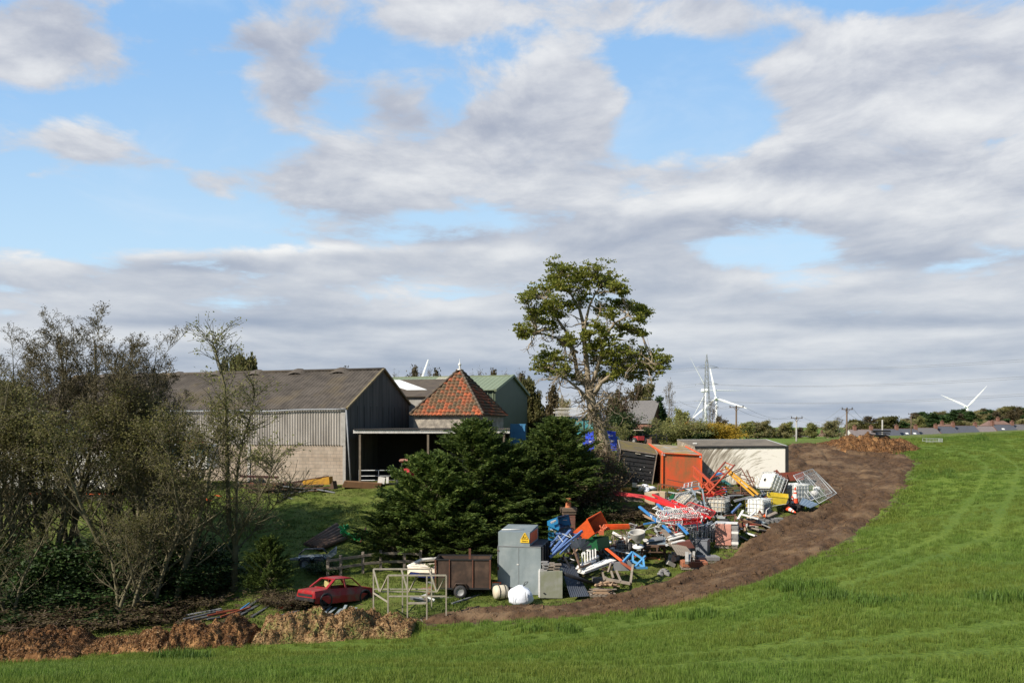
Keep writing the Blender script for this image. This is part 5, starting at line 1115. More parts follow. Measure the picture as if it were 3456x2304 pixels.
# ---- big steel cabinet
def cabinet():
    b = G(1752, 2004); t = thing('steel_cabinet', 'tall grey steel cabinet with a yellow EX warning sign and a side darkened as shade', 'cabinet', b, R(-11)); s = F*K/b.y
    w = 2.0; h = 2.18; D_ = 2.4
    mb = MB(); mb.box((0, D_/2, h/2), (w, D_, h)); bd = mb.build('body', ZNC, t)
    mb = MB(); mb.box((w/2+.012,D_/2,h/2), (.02,D_-.1,h-.06)); mb.box((w/2-.26, D_/2, h+.012), (.52,D_,.02)); mb.build('shade_side_and_top', ZND, t)  # side sheet's dark colour paints in its shade; top strip is black
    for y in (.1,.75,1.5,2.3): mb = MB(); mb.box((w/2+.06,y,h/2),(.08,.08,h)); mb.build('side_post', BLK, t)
    mb = MB(); mb.box((-w/2+.02,-.008,h/2),(.04,.02,h)); mb.box((0-.02,-.006,h/2),(.012,.014,h-.1)); mb.box((0,-.008,h-.02),(w,.02,.04)); mb.build('door_edge', GRC, bd)
    mb = MB(); mb.box((-.06,-.015,h*.62),(.09,.02,.04)); mb.build('label_plate', WHT, bd)
    for z in (h*.53, h*.9): mb = MB(); mb.box((-w/2+.03,-.02,z),(.07,.04,.14 if z < h*.7 else .03)); mb.build('hinge', RUST, bd)
    cw, ch = 1.46, .63
    mb = MB(); mb.prism([(-.0,h),(D_,h),(D_,h+ch+.08),(.0,h+ch)], -w/2+.03, -w/2+.03+cw, 'x'); cp = mb.build('upper_box', ZNC, t)
    mb = MB(); mb.box((-w/2+.03+cw+.012, D_*.45, h+ch*.55),(.02,D_*.82,ch*.72)); mb.build('orange_panel', ORG, cp)
    mb = MB(); mb.prism([(-1,0),(1,0),(1,.9),(.6,1.0),(-.6,1.0),(-1,.9)], -.001, .001, 'y')
    sx, sz = -w/2+.03+cw-.225, h+.17; YS = mat('sign_yellow', (.80,.50,.03), .5, 0, (.7,.42,.03)); BKS = mat('sign_black', (.05,.03,.01), .5)
    sg = MB(); sg.prism([(-.2,0),(.2,0),(.2,.14),(.02,.45),(-.02,.45),(-.2,.14)], -.03, -.004, 'y'); so_ = sg.build('warning_sign', YS, cp); so_.location = (sx, 0, sz)
    mb = MB()
    for p, q in (((-.145,.17),(.145,.17)),((.145,.17),(0,.41)),((0,.41),(-.145,.17))): mb.bar((p[0],-.034,p[1]),(q[0],-.034,q[1]),.024,.008)
    mb.build('triangle', BKS, so_)
    text('lettering', 'EX', .115, BKS, so_, (0,-.036,.235)); text('lettering', 'Zone 0', .085, BKS, so_, (0,-.036,.075))
    mb = MB(); mb.box((-.55,-.01,.16),(.5,.012,.3)); mb.build('vent_opening', BLK, bd)
    mb = MB(); M_ = t.matrix_basis @ Vector((-w/2+.1,.45,h+ch+.05)); r_ = MB(); e = Vector((1.05,.12,.0)); r_.path([M_, M_+e],.022,8); one('white_tube', r_, WHT, 'white tube lying on top of the tall grey steel cabinet', 'tube')
    mb = MB(); p = t.matrix_basis @ Vector((w/2+.3,D_*.7,0))
cabinet()
# ---- small concrete faced cabinet, slates on it, dark corrugated sheet
b = G(1860, 2018); t = thing('meter_cabinet', 'waist high mossy grey cabinet standing right of the tall steel cabinet', 'cabinet', b, R(-4))
mb = MB(); mb.box((0,.5,.6),(1.0,1.0,1.18)); mb.build('body', mat('mossy_grey', (.23,.23,.19), .85, 0, (.17,.18,.10), 2.2, .8, col3=(.28,.28,.25), sc3=1.5), t); mb = MB(); mb.box((-.53,.35,.6),(.08,.72,1.16)); mb.build('side_board', WHT, t); mb = MB(); mb.box((-.3,-.02,.22),(.09,.03,.05),Matrix.Rotation(.5,4,'Y')); mb.build('handle', BLK, t)
r = random.Random(2)
for k in range(16):
    mb = MB(); mb.box((0,0,0),(r.uniform(.22,.34),r.uniform(.2,.3),.055), Matrix.Rotation(r.uniform(-.4,.4),4,'Z')); one('grey_block', mb, TMG if k%3 else BLQ, 'grey block in the pile stacked on the mossy cabinet', 'block', 'blocks on the mossy cabinet', origin=(0,0,0)).location = b + Vector((-.25+(k%3)*.26+r.uniform(-.04,.04), .3+(k%2)*.3, 1.22+.06*(k//3)))
mb = MB(); P_ = [Wp(1888,1898,73),Wp(1935,1902,74.5),Wp(1990,2010,70),Wp(1925,2014,69)]; mb.sheet(P_[3],P_[2],P_[1],P_[0],amp=.018,waves=9,th=.006); one('corrugated_sheet', mb, DSH, 'dark blue grey corrugated sheet leaning down to the grass beside the mossy cabinet', 'roof sheet')
mb = MB(); P_ = [Wp(1896,1925,72.5),Wp(1950,1945,73),Wp(1965,2000,70.5),Wp(1930,1990,70)]; mb.sheet(P_[3],P_[2],P_[1],P_[0],amp=.018,waves=8,th=.006); one('corrugated_sheet', mb, DSH, 'second dark corrugated sheet half hidden behind the leaning one', 'roof sheet')
mb = MB(); mb.path([Wp(1905,1935,70.2),Wp(2022,1975,73)],.09,10); one('drain_pipe', mb, BLK, 'thick black pipe sloping across the dark corrugated sheet to the timber offcuts', 'pipe')
# ---- bulk bag, tank, box
def blob_bag(loc, w, h, label):
    t = thing('bulk_bag', label, 'bag', loc); vs = []; n = 20; r = random.Random(6); prof = [(.72,0),(.97,.06),(1.04,.2),(1.0,.42),(.9,.6),(.72,.72),(.45,.8),(.2,.9)]
    mb = MB()
    for q, z in prof:
        for k in range(n):
            a = 2*math.pi*k/n; sq = 1/max(abs(math.cos(a)),abs(math.sin(a)))**.35; f = q*sq*(.82+.07*math.sin(3*a+z*7)+r.uniform(-.03,.03)); vs.append((math.cos(a)*f*w/2, math.sin(a)*f*w/2, z*h+r.uniform(-.015,.015)))
    mb.add(vs, [(i*n+k,i*n+(k+1)%n,(i+1)*n+(k+1)%n,(i+1)*n+k) for i in range(len(prof)-1) for k in range(n)]+[tuple(range(7*n,8*n))], True); mb.build('sack', BAG, t)
    mb = MB(); mb.path([(.1,-.05,h*.85),(.28,-.1,h*1.02),(.34,-.06,h*1.1),(.22,0,h*1.08),(.12,0,h*.85)],.015,5); mb.path([(-.28,-w*.47,h*.15),(-.3,-w*.46,h*.5)],.012,4); mb.path([(.25,-w*.44,h*.2),(.2,-w*.42,h*.7)],.014,4); mb.build('strap', BLK, t)
blob_bag(G(1756, 2034), 1.28, .86, 'white woven bulk bag slumped on the grass in front of the steel cabinet')
b = G(1690, 2022); t = thing('cream_tank', 'cream cylindrical tank lying on its side between box trailer and white bag', 'tank', b, R(20)); mb = MB(); mb.lathe([(.05,-.32),(.26,-.3),(.31,-.2),(.31,.2),(.26,.3),(.05,.32)],16,(0,0,.34),Matrix.Rotation(R(90),4,'Y')); mb.build('barrel', CRM, t)
for x in (-.12,.14): mb = MB(); mb.lathe([(.32,-.02),(.325,.02)],16,(x,0,.34),Matrix.Rotation(R(90),4,'Y'),cap=False); mb.build('strap', BLK, t)
mb = MB(); P_ = px([(1662,1964),(1688,1964),(1674,1992),(1660,1990)], 71.5); slab(mb, P_, (0,.03,0)); one('framed_sign', mb, [WHT], 'small white panel with orange edge behind the cream tank', 'panel')
framed('orange_edging', 'orange edging around the white panel behind the cream tank', 'edging', [('bar', [(1662,1964,71.3,1690,1964,71.3),(1690,1964,71.3,1672,1996,71.3)], ORG, .04, False)])
# ---- box trailer
def boxtrailer():
    b = G(1562, 2016); s = F*K/b.y; t = thing('box_trailer', 'rusty brown plywood box trailer with one wheel towards the field', 'trailer', b, R(-2)); w, h, dd = 2.46, 1.30, 1.3; z0 = .42
    mb = MB(); mb.box((0,0,z0+h/2),(w-.1,.03,h)); mb.box((0,dd,z0+h/2),(w-.1,.03,h)); mb.box((-w/2+.05,dd/2,z0+h/2),(.03,dd-.03,h)); mb.box((w/2-.05,dd/2,z0+h/2),(.03,dd-.03,h)); mb.box((0,dd/2,z0),(w-.1,dd-.03,.04)); mb.build('plywood_side', PLY, t)
    mb = MB(); mb.bar((-w/2,-.03,z0+h),(w/2,-.03,z0+h),.05); mb.bar((-w/2,-.03,z0+h),(-w/2,-.03,z0),.05); mb.bar((-w/2,-.03,z0),(w/2,-.03,z0),.07); mb.bar((-w/2,dd,z0+h),(w/2,dd,z0+h),.05); mb.bar((-w/2,0,z0+h),(-w/2,dd,z0+h),.05); mb.bar((w/2,0,z0+h),(w/2,dd,z0+h),.05); mb.build('frame', BLK, t)
    for x in (-w/2,-.6,.45,w/2): mb = MB(); mb.bar((x,-.04,z0),(x,-.04,z0+h),.045 if abs(x) < 1 else .07); mb.build('upright', RUST, t)
    mb = MB(); mb.path([(-.42,-.12,.42),(-.3,-.12,.66),(.1,-.12,.66),(.24,-.12,.42)],.03,5); mb.box((-.1,-.06,.62),(.5,.12,.03)); mb.build('mudguard', PLY, t)
    wheel(t, (-.1,-.12,.29), .29, .17); wheel(t, (-.1,dd+.1,.29), .29, .17); mb = MB(); mb.bar((-w/2,.2,z0-.05),(-w/2-.7,.6,z0-.12),.06); mb.build('drawbar', RUST, t)
    mb = MB(); p = b + Vector((.28,.7,0)); mb.bar(p+Vector((0,0,z0+h-.3)),p+Vector((0,0,z0+h+.38)),.1); one('rusty_post', mb, RUST, 'rusty square post sticking up out of the box trailer', 'post')
boxtrailer()
r = random.Random(3)
bars('trailer_load_bar', [(1498+i*7,2042-i*1.5,70-.3*i,1600+i*6,2012-i*2,72,.07) for i in range(5)], GRC, 'grey metal bar in the flat bundle under the box trailer', 'bar', 'grey bars under the box trailer')
bars('orange_plank', [(1505,2046,69.8,1560,2028,70.5,.09),(1560,2044,70,1596,2020,71,.1),(1540,2048,69.7,1566,2040,70,.12)], ORG, 'orange piece among the grey bars under the box trailer', 'bar', 'orange pieces under the box trailer')
bars('scrap_strip', [(1455+r.uniform(0,40),2016+r.uniform(0,12),71,1500+r.uniform(0,50),2012+r.uniform(0,14),71+r.random(),.06) for i in range(9)], GRC, 'grey strip in the heap left of the trailer wheel', 'strip', 'grey strips left of the box trailer')
# ---- boat under cover
b = G(1450, 1985); t = thing('small_boat', 'small white boat with cream cover nosing out behind the box trailer', 'boat', b + Vector((.1,1.0,.35)), R(8)); mb = MB(); prof = [(-1.25,.02,.25),(-1.1,.3,.1),(-.7,.62,.0),(0,.8,-.05),(1.2,.85,-.05)]
vs = []
for x, hw, zb in prof:
    for y, z in ((-hw,.36),(-hw*.8,zb+.1),(0,zb),(hw*.8,zb+.1),(hw,.36)): vs.append((x,y,z))
mb.add(vs, [(i*5+k,i*5+k+1,(i+1)*5+k+1,(i+1)*5+k) for i in range(4) for k in range(4)]); mb.build('hull', NAV, t)
mb = MB(); vs = []
for x, hw, zb in prof:
    for y, z in ((-hw*1.03,.34),(-hw*.98,.46),(-hw*.55,.60),(0,.66),(hw*.55,.60),(hw*1.03,.34)): vs.append((x,y,z - (.2 if x < -1.2 else 0)))
mb.add(vs, [(i*6+k,i*6+k+1,(i+1)*6+k+1,(i+1)*6+k) for i in range(4) for k in range(5)], True); mb.build('cover', mat('boat_cover', (.66,.57,.45), .7, 0, (.52,.44,.33), 5, .6), t)
mb = MB(); mb.path([(-1.22,0,.52),(-.6,.5,.75),(1,.62,.82)],.09,8); mb.path([(-1.1,-.2,.6),(-.4,-.55,.62),(1.1,-.7,.6)],.02,5); mb.build('tube_rail', WHT, t)
# ---- red car shell
def car():
    b = G(1118, 2052); t = thing('red_car', 'stripped red saloon car shell without windows, its tail propped on scrap', 'car', b + Vector((.12,.6,.12)), R(48), rx=R(-3), ry=R(4)); t.scale = (.86,.86,.86)
    # x along the car (front +x), y across
    L_, Wd = 3.9, 1.6; hb = .52; W2 = Wd/2
    st = [(-1.95,.30,.66,.74),(-1.88,.18,.78,.78),(-1.1,.12,.84,.80),(-.95,.12,.85,.80),(.95,.12,.82,.80),(1.75,.16,.70,.77),(1.95,.25,.55,.72)]
    mb = MB(); vs = []
    for x, zb, zt, hw in st: vs += [(x,-hw,zb),(x,-hw*1.02,(zb+zt)/2),(x,-hw*.93,zt),(x,0,zt+.03),(x,hw*.93,zt),(x,hw*1.02,(zb+zt)/2),(x,hw,zb)]
    fs = [(i*7+k,(i+1)*7+k,(i+1)*7+k+1,i*7+k+1) for i in range(6) for k in range(6) if not (2 <= i <= 3 and k in (2,3))] + [tuple(range(7)), tuple(reversed(range(42,49)))]
    mb.add(vs, fs); mb.build('body', REDC, t)
    mb = MB()
    roof = [(-.62,1.30,.56),(-.45,1.34,.60),(.2,1.36,.61),(.5,1.31,.58)]; vs = []
    for x, z, hw in roof: vs += [(x,-hw,z-.05),(x,-hw*.75,z),(x,0,z+.02),(x,hw*.75,z),(x,hw,z-.05)]
    mb.add(vs, [(i*5+k,(i+1)*5+k,(i+1)*5+k+1,i*5+k+1) for i in range(3) for k in range(4)], True); mb.build('roof', REDC, t)
    for sy in (-1,1):
        mb = MB(); mb.bar((-.62,sy*.55,1.27),(-1.2,sy*.70,.84),.16,.07); mb.bar((.48,sy*.56,1.28),(.98,sy*.70,.84),.07,.06); mb.bar((-.05,sy*.59,1.31),(-.02,sy*.74,.84),.10,.05); mb.bar((-.6,sy*.58,1.29),(.5,sy*.58,1.28),.06,.05); mb.build('pillar', REDC, t)
        for x in (-1.25,1.22):
            mb = MB(); mb.lathe([(.30,-.02),(.38,-.02),(.38,.03),(.30,.03)],18,(x,sy*.79,.30),Matrix.Rotation(R(90),4,'X'),cap=False); mb.lathe([(.001,0),(.32,0)],18,(x,sy*.80,.28),Matrix.Rotation(R(90),4,'X')); mb.build('wheel_arch', BLK, t)
    mb = MB(); mb.bar((-.95,-.7,.86),(-.95,.7,.86),.12,.05); mb.bar((-.63,-.5,1.29),(-.63,.5,1.29),.06,.05); mb.build('window_frame', REDC, t)
    mb = MB(); mb.box((-1.97,0,.36),(.10,1.62,.16)); mb.build('rear_bumper', BLK, t)
    mb = MB(); mb.box((-1.955,0,.56),(.03,1.2,.12)); mb.box((0,0,.3),(2.2,1.4,.3)); mb.build('dark_interior', BLK, t)
    mb = MB(); mb.box((-.45,.25,.95),(.10,.5,.3),Matrix.Rotation(.5,4,'X')); mb.build('loose_trim', mat('yellow_trim', (.45,.38,.15), .8), t)
    wheel(t, (1.22,-.72,.1), .27, .16)
car()
bars('red_frame_bar', [(940,2050,69,1030,2038,70),(935,2068,68.5,1040,2060,69.5),(955,2038,70,985,2072,68.6),(1000,2036,70,1030,2068,69),(942,2060,69,1015,2048,70),(1020,2045,70,1080,2055,69.5)], RED, 'red steel bar in the low heap under the red car', 'bar', 'red bars under the car', .07)
bars('metal_strip', [(1070+i*20,2078-(i%3)*5,67.5+.1*i,1100+i*17,2040+(i%4)*4,69,.13) for i in range(7)], ZNC, 'bent grey metal strip standing up in front of the red car', 'metal strip', 'metal strips before the red car', h=.012)
bars('metal_strip', [(990,2030,70,1012,2070,68.5,.12),(1020,2030,70,1050,2075,68.5,.12)], DSH, 'dark blue strip leaning left of the red car wheel', 'metal strip', 'dark strips by the car', h=.012)
bars('dark_plank', [(905,2086,66.5,1010,2060,68.2,.14),(930,2092,66.2,1060,2078,67.2,.12),(990,2082,66.8,1090,2066,67.8,.16),(1040,2086,66.6,1140,2074,67.4,.12),(620,2088,67,750,2058,69,.2),(640,2092,66.5,760,2066,68.5,.2),(700,2088,67,870,2062,69.5,.16),(780,2082,67.5,893,2010,72,.16),(800,2080,67.5,905,2022,71.5,.16),(850,2080,67.5,920,2036,70.5,.12),(760,2095,66.5,860,2086,68,.18),(745,2102,66,850,2096,67.5,.18)], mat('dark_weathered_plank', (.05,.05,.055), .8, 0, (.12,.13,.14), 3, .5), 'dark weathered plank in the pile between copse and red car', 'plank', 'dark plank pile', h=.05)
bars('rusty_bar', [(700,2076,67.4,800,2056,68.6,.06),(745,2080,67.2,845,2048,69,.07),(730,2064,68,830,2054,69.3,.06)], mat('rust_orange', (.30,.07,.03), .8), 'rusty orange bar lying over the dark planks', 'bar', 'rusty bars on the dark planks')
bars('blue_strip', [(812,2056,68.9,842,2034,70.4,.06)], BLU, 'short blue strip on the dark plank pile', 'strip', None)
bars('pale_plank', [(628,2074,68.2,748,2052,69.2,.14)], GRC, 'pale grey plank topmost on the left of the dark plank pile', 'plank', None, h=.03)
# ---- greenhouse frame
def gh():
    A = G(1240, 2108); t = thing('bare_greenhouse', 'bare wooden greenhouse frame standing on the grass with braced top rails', 'greenhouse', A); s = F*K/A.y; W_ = 2.9; H_ = 2.05; Dp = 1.5
    x0 = -.05; off = .85
    GL = mat('frame_timber', (.36,.32,.25), .85, 0, (.22,.19,.14), 5, .7)
    def P(x, y, z): return Vector((x + off*(1 if y < .5 else 0), (0 if y < .5 else Dp), z))
    for y in (0, 1):
        for k in range(4 if y == 0 else 3):
            x = (k*.8 if y == 0 else k*1.25); mb = MB(); mb.bar(P(x,y,0), P(x,y,H_), .055); mb.build('upright', GL, t)
        mb = MB(); wd = 2.4 if y == 0 else 2.5; mb.bar(P(0,y,H_),P(wd,y,H_),.06); mb.bar(P(0,y,H_*.58),P(wd,y,H_*.58),.05)
        if y == 0: mb.bar(P(.8,0,H_*.44),P(1.6,0,H_*.44),.07); mb.bar(P(1.5,0,.05),P(1.35,0,.25),.04); mb.bar(P(2.35,0,.05),P(2.2,0,.25),.04)
        mb.build('rail', GL, t)
    for x in (0, 1.2, 2.4):
        mb = MB(); mid = Vector((x+off*.5,.75,H_*.6)); mb.bar(P(x,0,H_-.02), mid, .05); mb.bar(P(x,1,H_-.02), mid+Vector((-.05,0,0)), .05); mb.build('brace', GL, t)
    mb = MB(); mb.bar(P(0,1,H_*.5),P(0,0,H_*.46),.05); mb.bar((off*.5,.75,H_*.6),(off*.5+2.4,.75,H_*.6),.05); mb.build('cross_rail', GL, t)
    gm = bpy.data.materials.new('clear_pane'); gm.use_nodes = True; N = gm.node_tree.nodes; N.clear(); o = N.new('ShaderNodeOutputMaterial'); tr = N.new('ShaderNodeBsdfTransparent'); gl = N.new('ShaderNodeBsdfGlossy'); gl.inputs['Roughness'].default_value = .15; mx = N.new('ShaderNodeMixShader'); mx.inputs[0].default_value = .10; gm.node_tree.links.new(tr.outputs[0], mx.inputs[1]); gm.node_tree.links.new(gl.outputs[0], mx.inputs[2]); gm.node_tree.links.new(mx.outputs[0], o.inputs[0]); MATS['clear_pane'] = gm
    for k in (0,2): mb = MB(); mb.box((off+.4+k*.8,0,H_*.5),(.7,.004,H_*.9)); mb.build('glass_pane', gm, t)
gh()
mb = MB(); mb.sheet(Wp(1300,1992,75),Wp(1490,2004,74),Wp(1480,1962,78),Wp(1288,1962,79),amp=.02,waves=16,th=.01); one('corrugated_sheet', mb, mat('blue_grey_sheet', (.07,.09,.13), .45, .2), 'long blue grey roof sheet lying behind the greenhouse frame', 'roof sheet')
mb = MB(); slab(mb, px([(1335,2028),(1420,2026),(1420,2044),(1338,2046)], 71), (0,.4,0)); one('red_box', mb, mat('brick_red', (.26,.06,.04), .8), 'low red brown box seen through the greenhouse frame', 'box')
bars('rust_strip', [(1215+i*14,2000+i*2,73.5,1300+i*12,1992+i*3,74.2,.1) for i in range(6)], mat('dull_red', (.2,.05,.04), .8), 'red brown strip behind the greenhouse frame', 'strip', 'red strips behind the greenhouse frame', h=.03)
# ---- chimney stack
b = G(1917, 1812); t = thing('chimney_stack', 'salvaged brick chimney stack with one terracotta pot among the brambles', 'chimney', b + Vector((0,.0,0)), R(8), rx=R(2)); hh = (1812-1718)/F*b.y/K + .1
mb = MB(); mb.box((0,0,hh/2-.15),(.62,.62,hh)); mb.build('brick_shaft', M['brick'], t); mb = MB(); mb.box((0,0,hh-.08),(.78,.78,.18)); mb.box((0,0,hh-.25),(.7,.7,.1)); mb.build('capping', mat('stone_cap', (.22,.15,.10), .95, 0, (.12,.1,.07), 4, .8), t)
mb = MB(); mb.lathe([(.17,0),(.15,.1),(.125,.38),(.155,.40),(.155,.47),(.13,.5)],16,(0,0,hh),cap=False); mb.build('chimney_pot', TCN, t)
# ---- skips
SB = (.62,.95,.12)
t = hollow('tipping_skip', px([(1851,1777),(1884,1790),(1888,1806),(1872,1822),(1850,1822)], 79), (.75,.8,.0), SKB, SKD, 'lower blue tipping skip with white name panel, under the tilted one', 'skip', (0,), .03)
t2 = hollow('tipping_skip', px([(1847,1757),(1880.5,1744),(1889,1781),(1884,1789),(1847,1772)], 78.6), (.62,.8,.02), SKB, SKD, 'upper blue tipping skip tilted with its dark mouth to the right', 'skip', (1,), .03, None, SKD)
def plate(t, poly, d, word, dm=0, ang=0.):
    P_ = px(poly, d); o = t.location; mb = MB(); slab(mb, [p-o for p in P_], (0,.02,0)); pl = mb.build('name_plate', WHT, t); c = sum(P_, Vector())/4 - o; w = (P_[1]-P_[0]).length
    text('lettering', word, w*.235, mat('grey_ink', (.2,.2,.22), .6), pl, (c.x, c.y-.012, c.z), (R(90), -ang, 0), .003)
plate(t2, [(1857.5,1760),(1876,1752),(1877,1758.5),(1859.5,1767)], 78.3, 'CONQUIP', 0, R(23)); plate(t, [(1857.5,1783.5),(1875.5,1791),(1875.5,1799),(1856.5,1791.5)], 78.7, 'CONQUIP', 0, R(-24))
mb = MB(); slab(mb, [p - t2.location for p in px([(1900,1752.5),(1914,1752.5),(1914,1755),(1900,1755)], 79.9)], (0,.02,0)); mb.build('serial_plate', WHT, t2)
t = hollow('tipping_skip', px([(1931,1822),(2013,1818),(2019,1856),(1945,1848)], 76.5), (.72,1.2,.0), GRN, GRN, 'battered green skip carrying the orange one', 'skip', (0,), .04)
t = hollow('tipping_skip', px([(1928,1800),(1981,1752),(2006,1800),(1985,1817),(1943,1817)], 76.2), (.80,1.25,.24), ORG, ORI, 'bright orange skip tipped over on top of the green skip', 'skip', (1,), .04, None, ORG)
mb = MB()
for k in range(6): mb.bar(Wp(2022+k*5,1798-k*4,76.6),Wp(2040+k*4,1770+k*3,77.4),.07)
mb.box(Wp(2030,1797,76.4),(.22,.2,.2)); mb.path([Wp(2024,1772,76.6),Wp(2034,1790,76.8),Wp(2052,1784,77)],.04,6); one('tipping_gear', mb, mat('dull_orange_gear', (.55,.13,.05), .7, 0, (.25,.07,.04), 6, .6), 'orange tipping mechanism and broken bricks at the mouth of the orange skip', 'scrap metal')
# ---- blue lattice frames
framed('blue_lattice', 'broken blue steel lattice leaning right of the steel cabinet', 'steel frame', [('bar', [(1855,1880,72.5,1965,1791,75,.10),(1862,1862,73,1925,1790,76,.13),(1856,1846,74,1890,1798,76.5,.08),(1870,1868,72.8,1916,1818,74.5,.13),(1890,1868,72.6,1960,1800,75,.06),(1875,1800,76,1952,1801,76,.05),(1860,1830,74,1900,1806,76,.06)], DBL, .06, False), ('bracing_rod', [(1884,1806,75.5,1900,1828,74),(1898,1800,75.5,1925,1812,74.5),(1920,1800,75.5,1935,1818,74.2),(1868,1826,74.5,1905,1812,75),(1870,1840,74,1910,1830,74.2)], GST, .03, False)])
mb = MB(); slab(mb, px([(1900,1845),(1918,1830),(1920,1862),(1905,1866)], 74.5), (.1,.5,0)); one('metal_sheet', mb, ZNC, 'grey metal panel behind the blue lattice', 'panel')
for k in range(7): mb = MB(); a = Wp(1955,1858,73.5); e = Vector((math.cos(R(20+k*22))*.62, .1, math.sin(R(20+k*22))*.62)); mb.bar(a+e*.25, a+e, .16, .012, up=(0,1,0.3)); one('grey_vane', mb, DSH, 'dark curved blade in the fan shaped stack in front of the green skip', 'blade', 'fan of dark blades')
bars('white_post', [(1965+i*9,1902-i*4,73,1964+i*9,1866-i*3,73.4,.055) for i in range(6)], WHT, 'short white post standing in the heap below the dark blades', 'post', 'short white posts')
bars('white_pipe', [(1950,1912,72.5,2018,1876,74.5,.13),(1945,1918,72,2010,1890,74,.1)], WHT, 'thick white pipe lying across the white door panels', 'pipe', 'thick white pipes', tube=True, n=10)
bars('door_leaf', [(1962,1926,72.3,2055,1890,73.6,.6),(1958,1932,72.2,2062,1896,73.8,.55),(1975,1920,73,2070,1888,74.4,.5)], M['white_plastic'], 'long white door panel in the slanting stack', 'panel', 'white door panels', h=.04)
framed('angle_iron', 'brown bent angle iron standing before the white pipes', 'angle iron', [('bar', [(1936,1850,73,1958,1914,72,.07),(1958,1914,72,1995,1900,72.6,.07)], LOG, .06, False)])
framed('metal_rack', 'black metal frame behind the brown angle bar', 'steel frame', [('bar', [(1905,1890,73,1948,1862,74),(1948,1862,74,1955,1885,73.5),(1920,1900,72.6,1955,1885,73.5),(1900,1870,73,1925,1915,72)], BLK, .06, False)])
# ---- timber frame, blue frame, orange bar
framed('upturned_table', 'upturned weathered wooden table frame at the grass edge', 'table frame', [('board', [(2040,1945,72,2062,1960,71.5),(2062,1900,73,2052,1930,72.5),(2046,1953,71.6,2128,1968,70.8,.12),(2128,1968,70.8,2136,1905,72.4,.1),(2080,1925,72.5,2096,1962,71),(2032,1925,73,2040,1958,71.8),(2062,1926,72.6,2070,1950,71.9)], TMG, .08, False)])
mb = MB(); slab(mb, px([(2065,1925),(2072,1898),(2125,1892),(2142,1915),(2135,1925)], 73), (.1,.35,-.02)); one('metal_sheet', mb, GRC, 'grey sheet lying on the upturned wooden frame', 'panel')
bars('orange_bar', [(2046,1850,75,2098,1892,73,.16)], ORG, 'flat orange bar slanting down towards the light blue frame', 'bar', None, h=.04)
bars('rust_bar', [(2096,1895,73,2136,1922,72,.1)], mat('rust_orange', (.3,.07,.03)), 'rusty bar continuing the slanting orange one', 'bar', None)
framed('blue_steel_rack', 'light blue open square steel frame lying on the grass', 'steel frame', [('bar', [(2103,1895,72.8,2134,1862,74),(2134,1862,74,2170,1885,73.6),(2178,1876,74,2142,1915,72.4),(2142,1915,72.4,2185,1915,72.6),(2134,1862,74,2136,1892,73.4),(2108,1898,73,2136,1890,73.6),(2136,1892,73.4,2172,1912,72.6),(2170,1885,73.6,2174,1914,72.5)], LBL, .09, False)])
# ---- offcuts, pallets, bricks
r = random.Random(12)
bars('timber_offcut', [(2000+r.uniform(0,60),1960+r.uniform(0,16),70.5+r.random(),2022+r.uniform(20,75),1964+r.uniform(-4,14),70.8+r.random(),r.uniform(.08,.14)) for i in range(22)], TIM, 'short sawn timber offcut in the loose heap behind the front pallet', 'offcut', 'timber offcuts', h=.05)
mb = MB(); mb.box((0,0,.14),(.55,.5,.26)); one('concrete_block', mb, BLQ, 'large grey concrete block behind the timber offcuts', 'block', origin=(0,0,0)).location = G(2019,1968)
def pallet(u, v, rz, label, dz=0, mm=None, w=1.2, d=1.0):
    b = G(u, v); t = thing('pallet', label, 'pallet', b+Vector((0,d/2,dz)), rz); mm = mm or TMG
    for k in range(3): mb = MB(); mb.box((0,-d/2+.06+k*(d/2-.06),.045),(w,.09,.09)); mb.build('bearer', mm, t)
    for k in range(6): mb = MB(); mb.box((-w/2+.06+k*(w-.12)/5,0,.101),(.10,d,.02)); mb.build('deck_board', mm, t)
    return t
pallet(2035,2014,R(3),'weathered pallet nearest the mud, holding short planks')
for k in range(14): mb = MB(); mb.box((0,0,0),(r.uniform(.5,1.2),.1,.035),Matrix.Rotation(r.uniform(-.08,.08),4,'Z')); one('short_plank', mb, TMG if k%2 else TIM, 'short weathered plank stacked on the pallet nearest the mud', 'plank', 'planks on the nearest pallet', origin=(0,0,0)).location = G(2035,2014)+Vector((r.uniform(-.2,.2),.15+(k%4)*.2,.135+.038*(k//3)))
def brickstack(u, v, w, d, h, rz, label, m_, pl, sub=False, cat='brick stack'):
    pallet(u, v, rz, pl, 0, TMG, w+.1, d); b = G(u, v); t = thing('brick_stack', label, cat, b+Vector((0,d/2,.115)), rz)
    mb = MB(); mb.box((0,0,h/2),(w,d-.05,h), bev=.015); mb.build('bricks', m_, t); return t
t = brickstack(2348,1922,1.25,.9,.26,R(-3),'low stack of orange bricks on a pallet at the edge of the mud',BRK,'pallet under the low orange brick stack'); mb = MB(); mb.box((.15,-.2,.3),(.22,.2,.08)); mb.box((-.1,.1,.30),(.5,.3,.07)); mb.build('loose_bricks', BRK, t)
t = brickstack(2393,1900,1.1,.8,.20,R(4),'two dark concrete blocks on a pallet behind the orange bricks',BLQ,'pallet under the dark concrete blocks',cat='block stack')
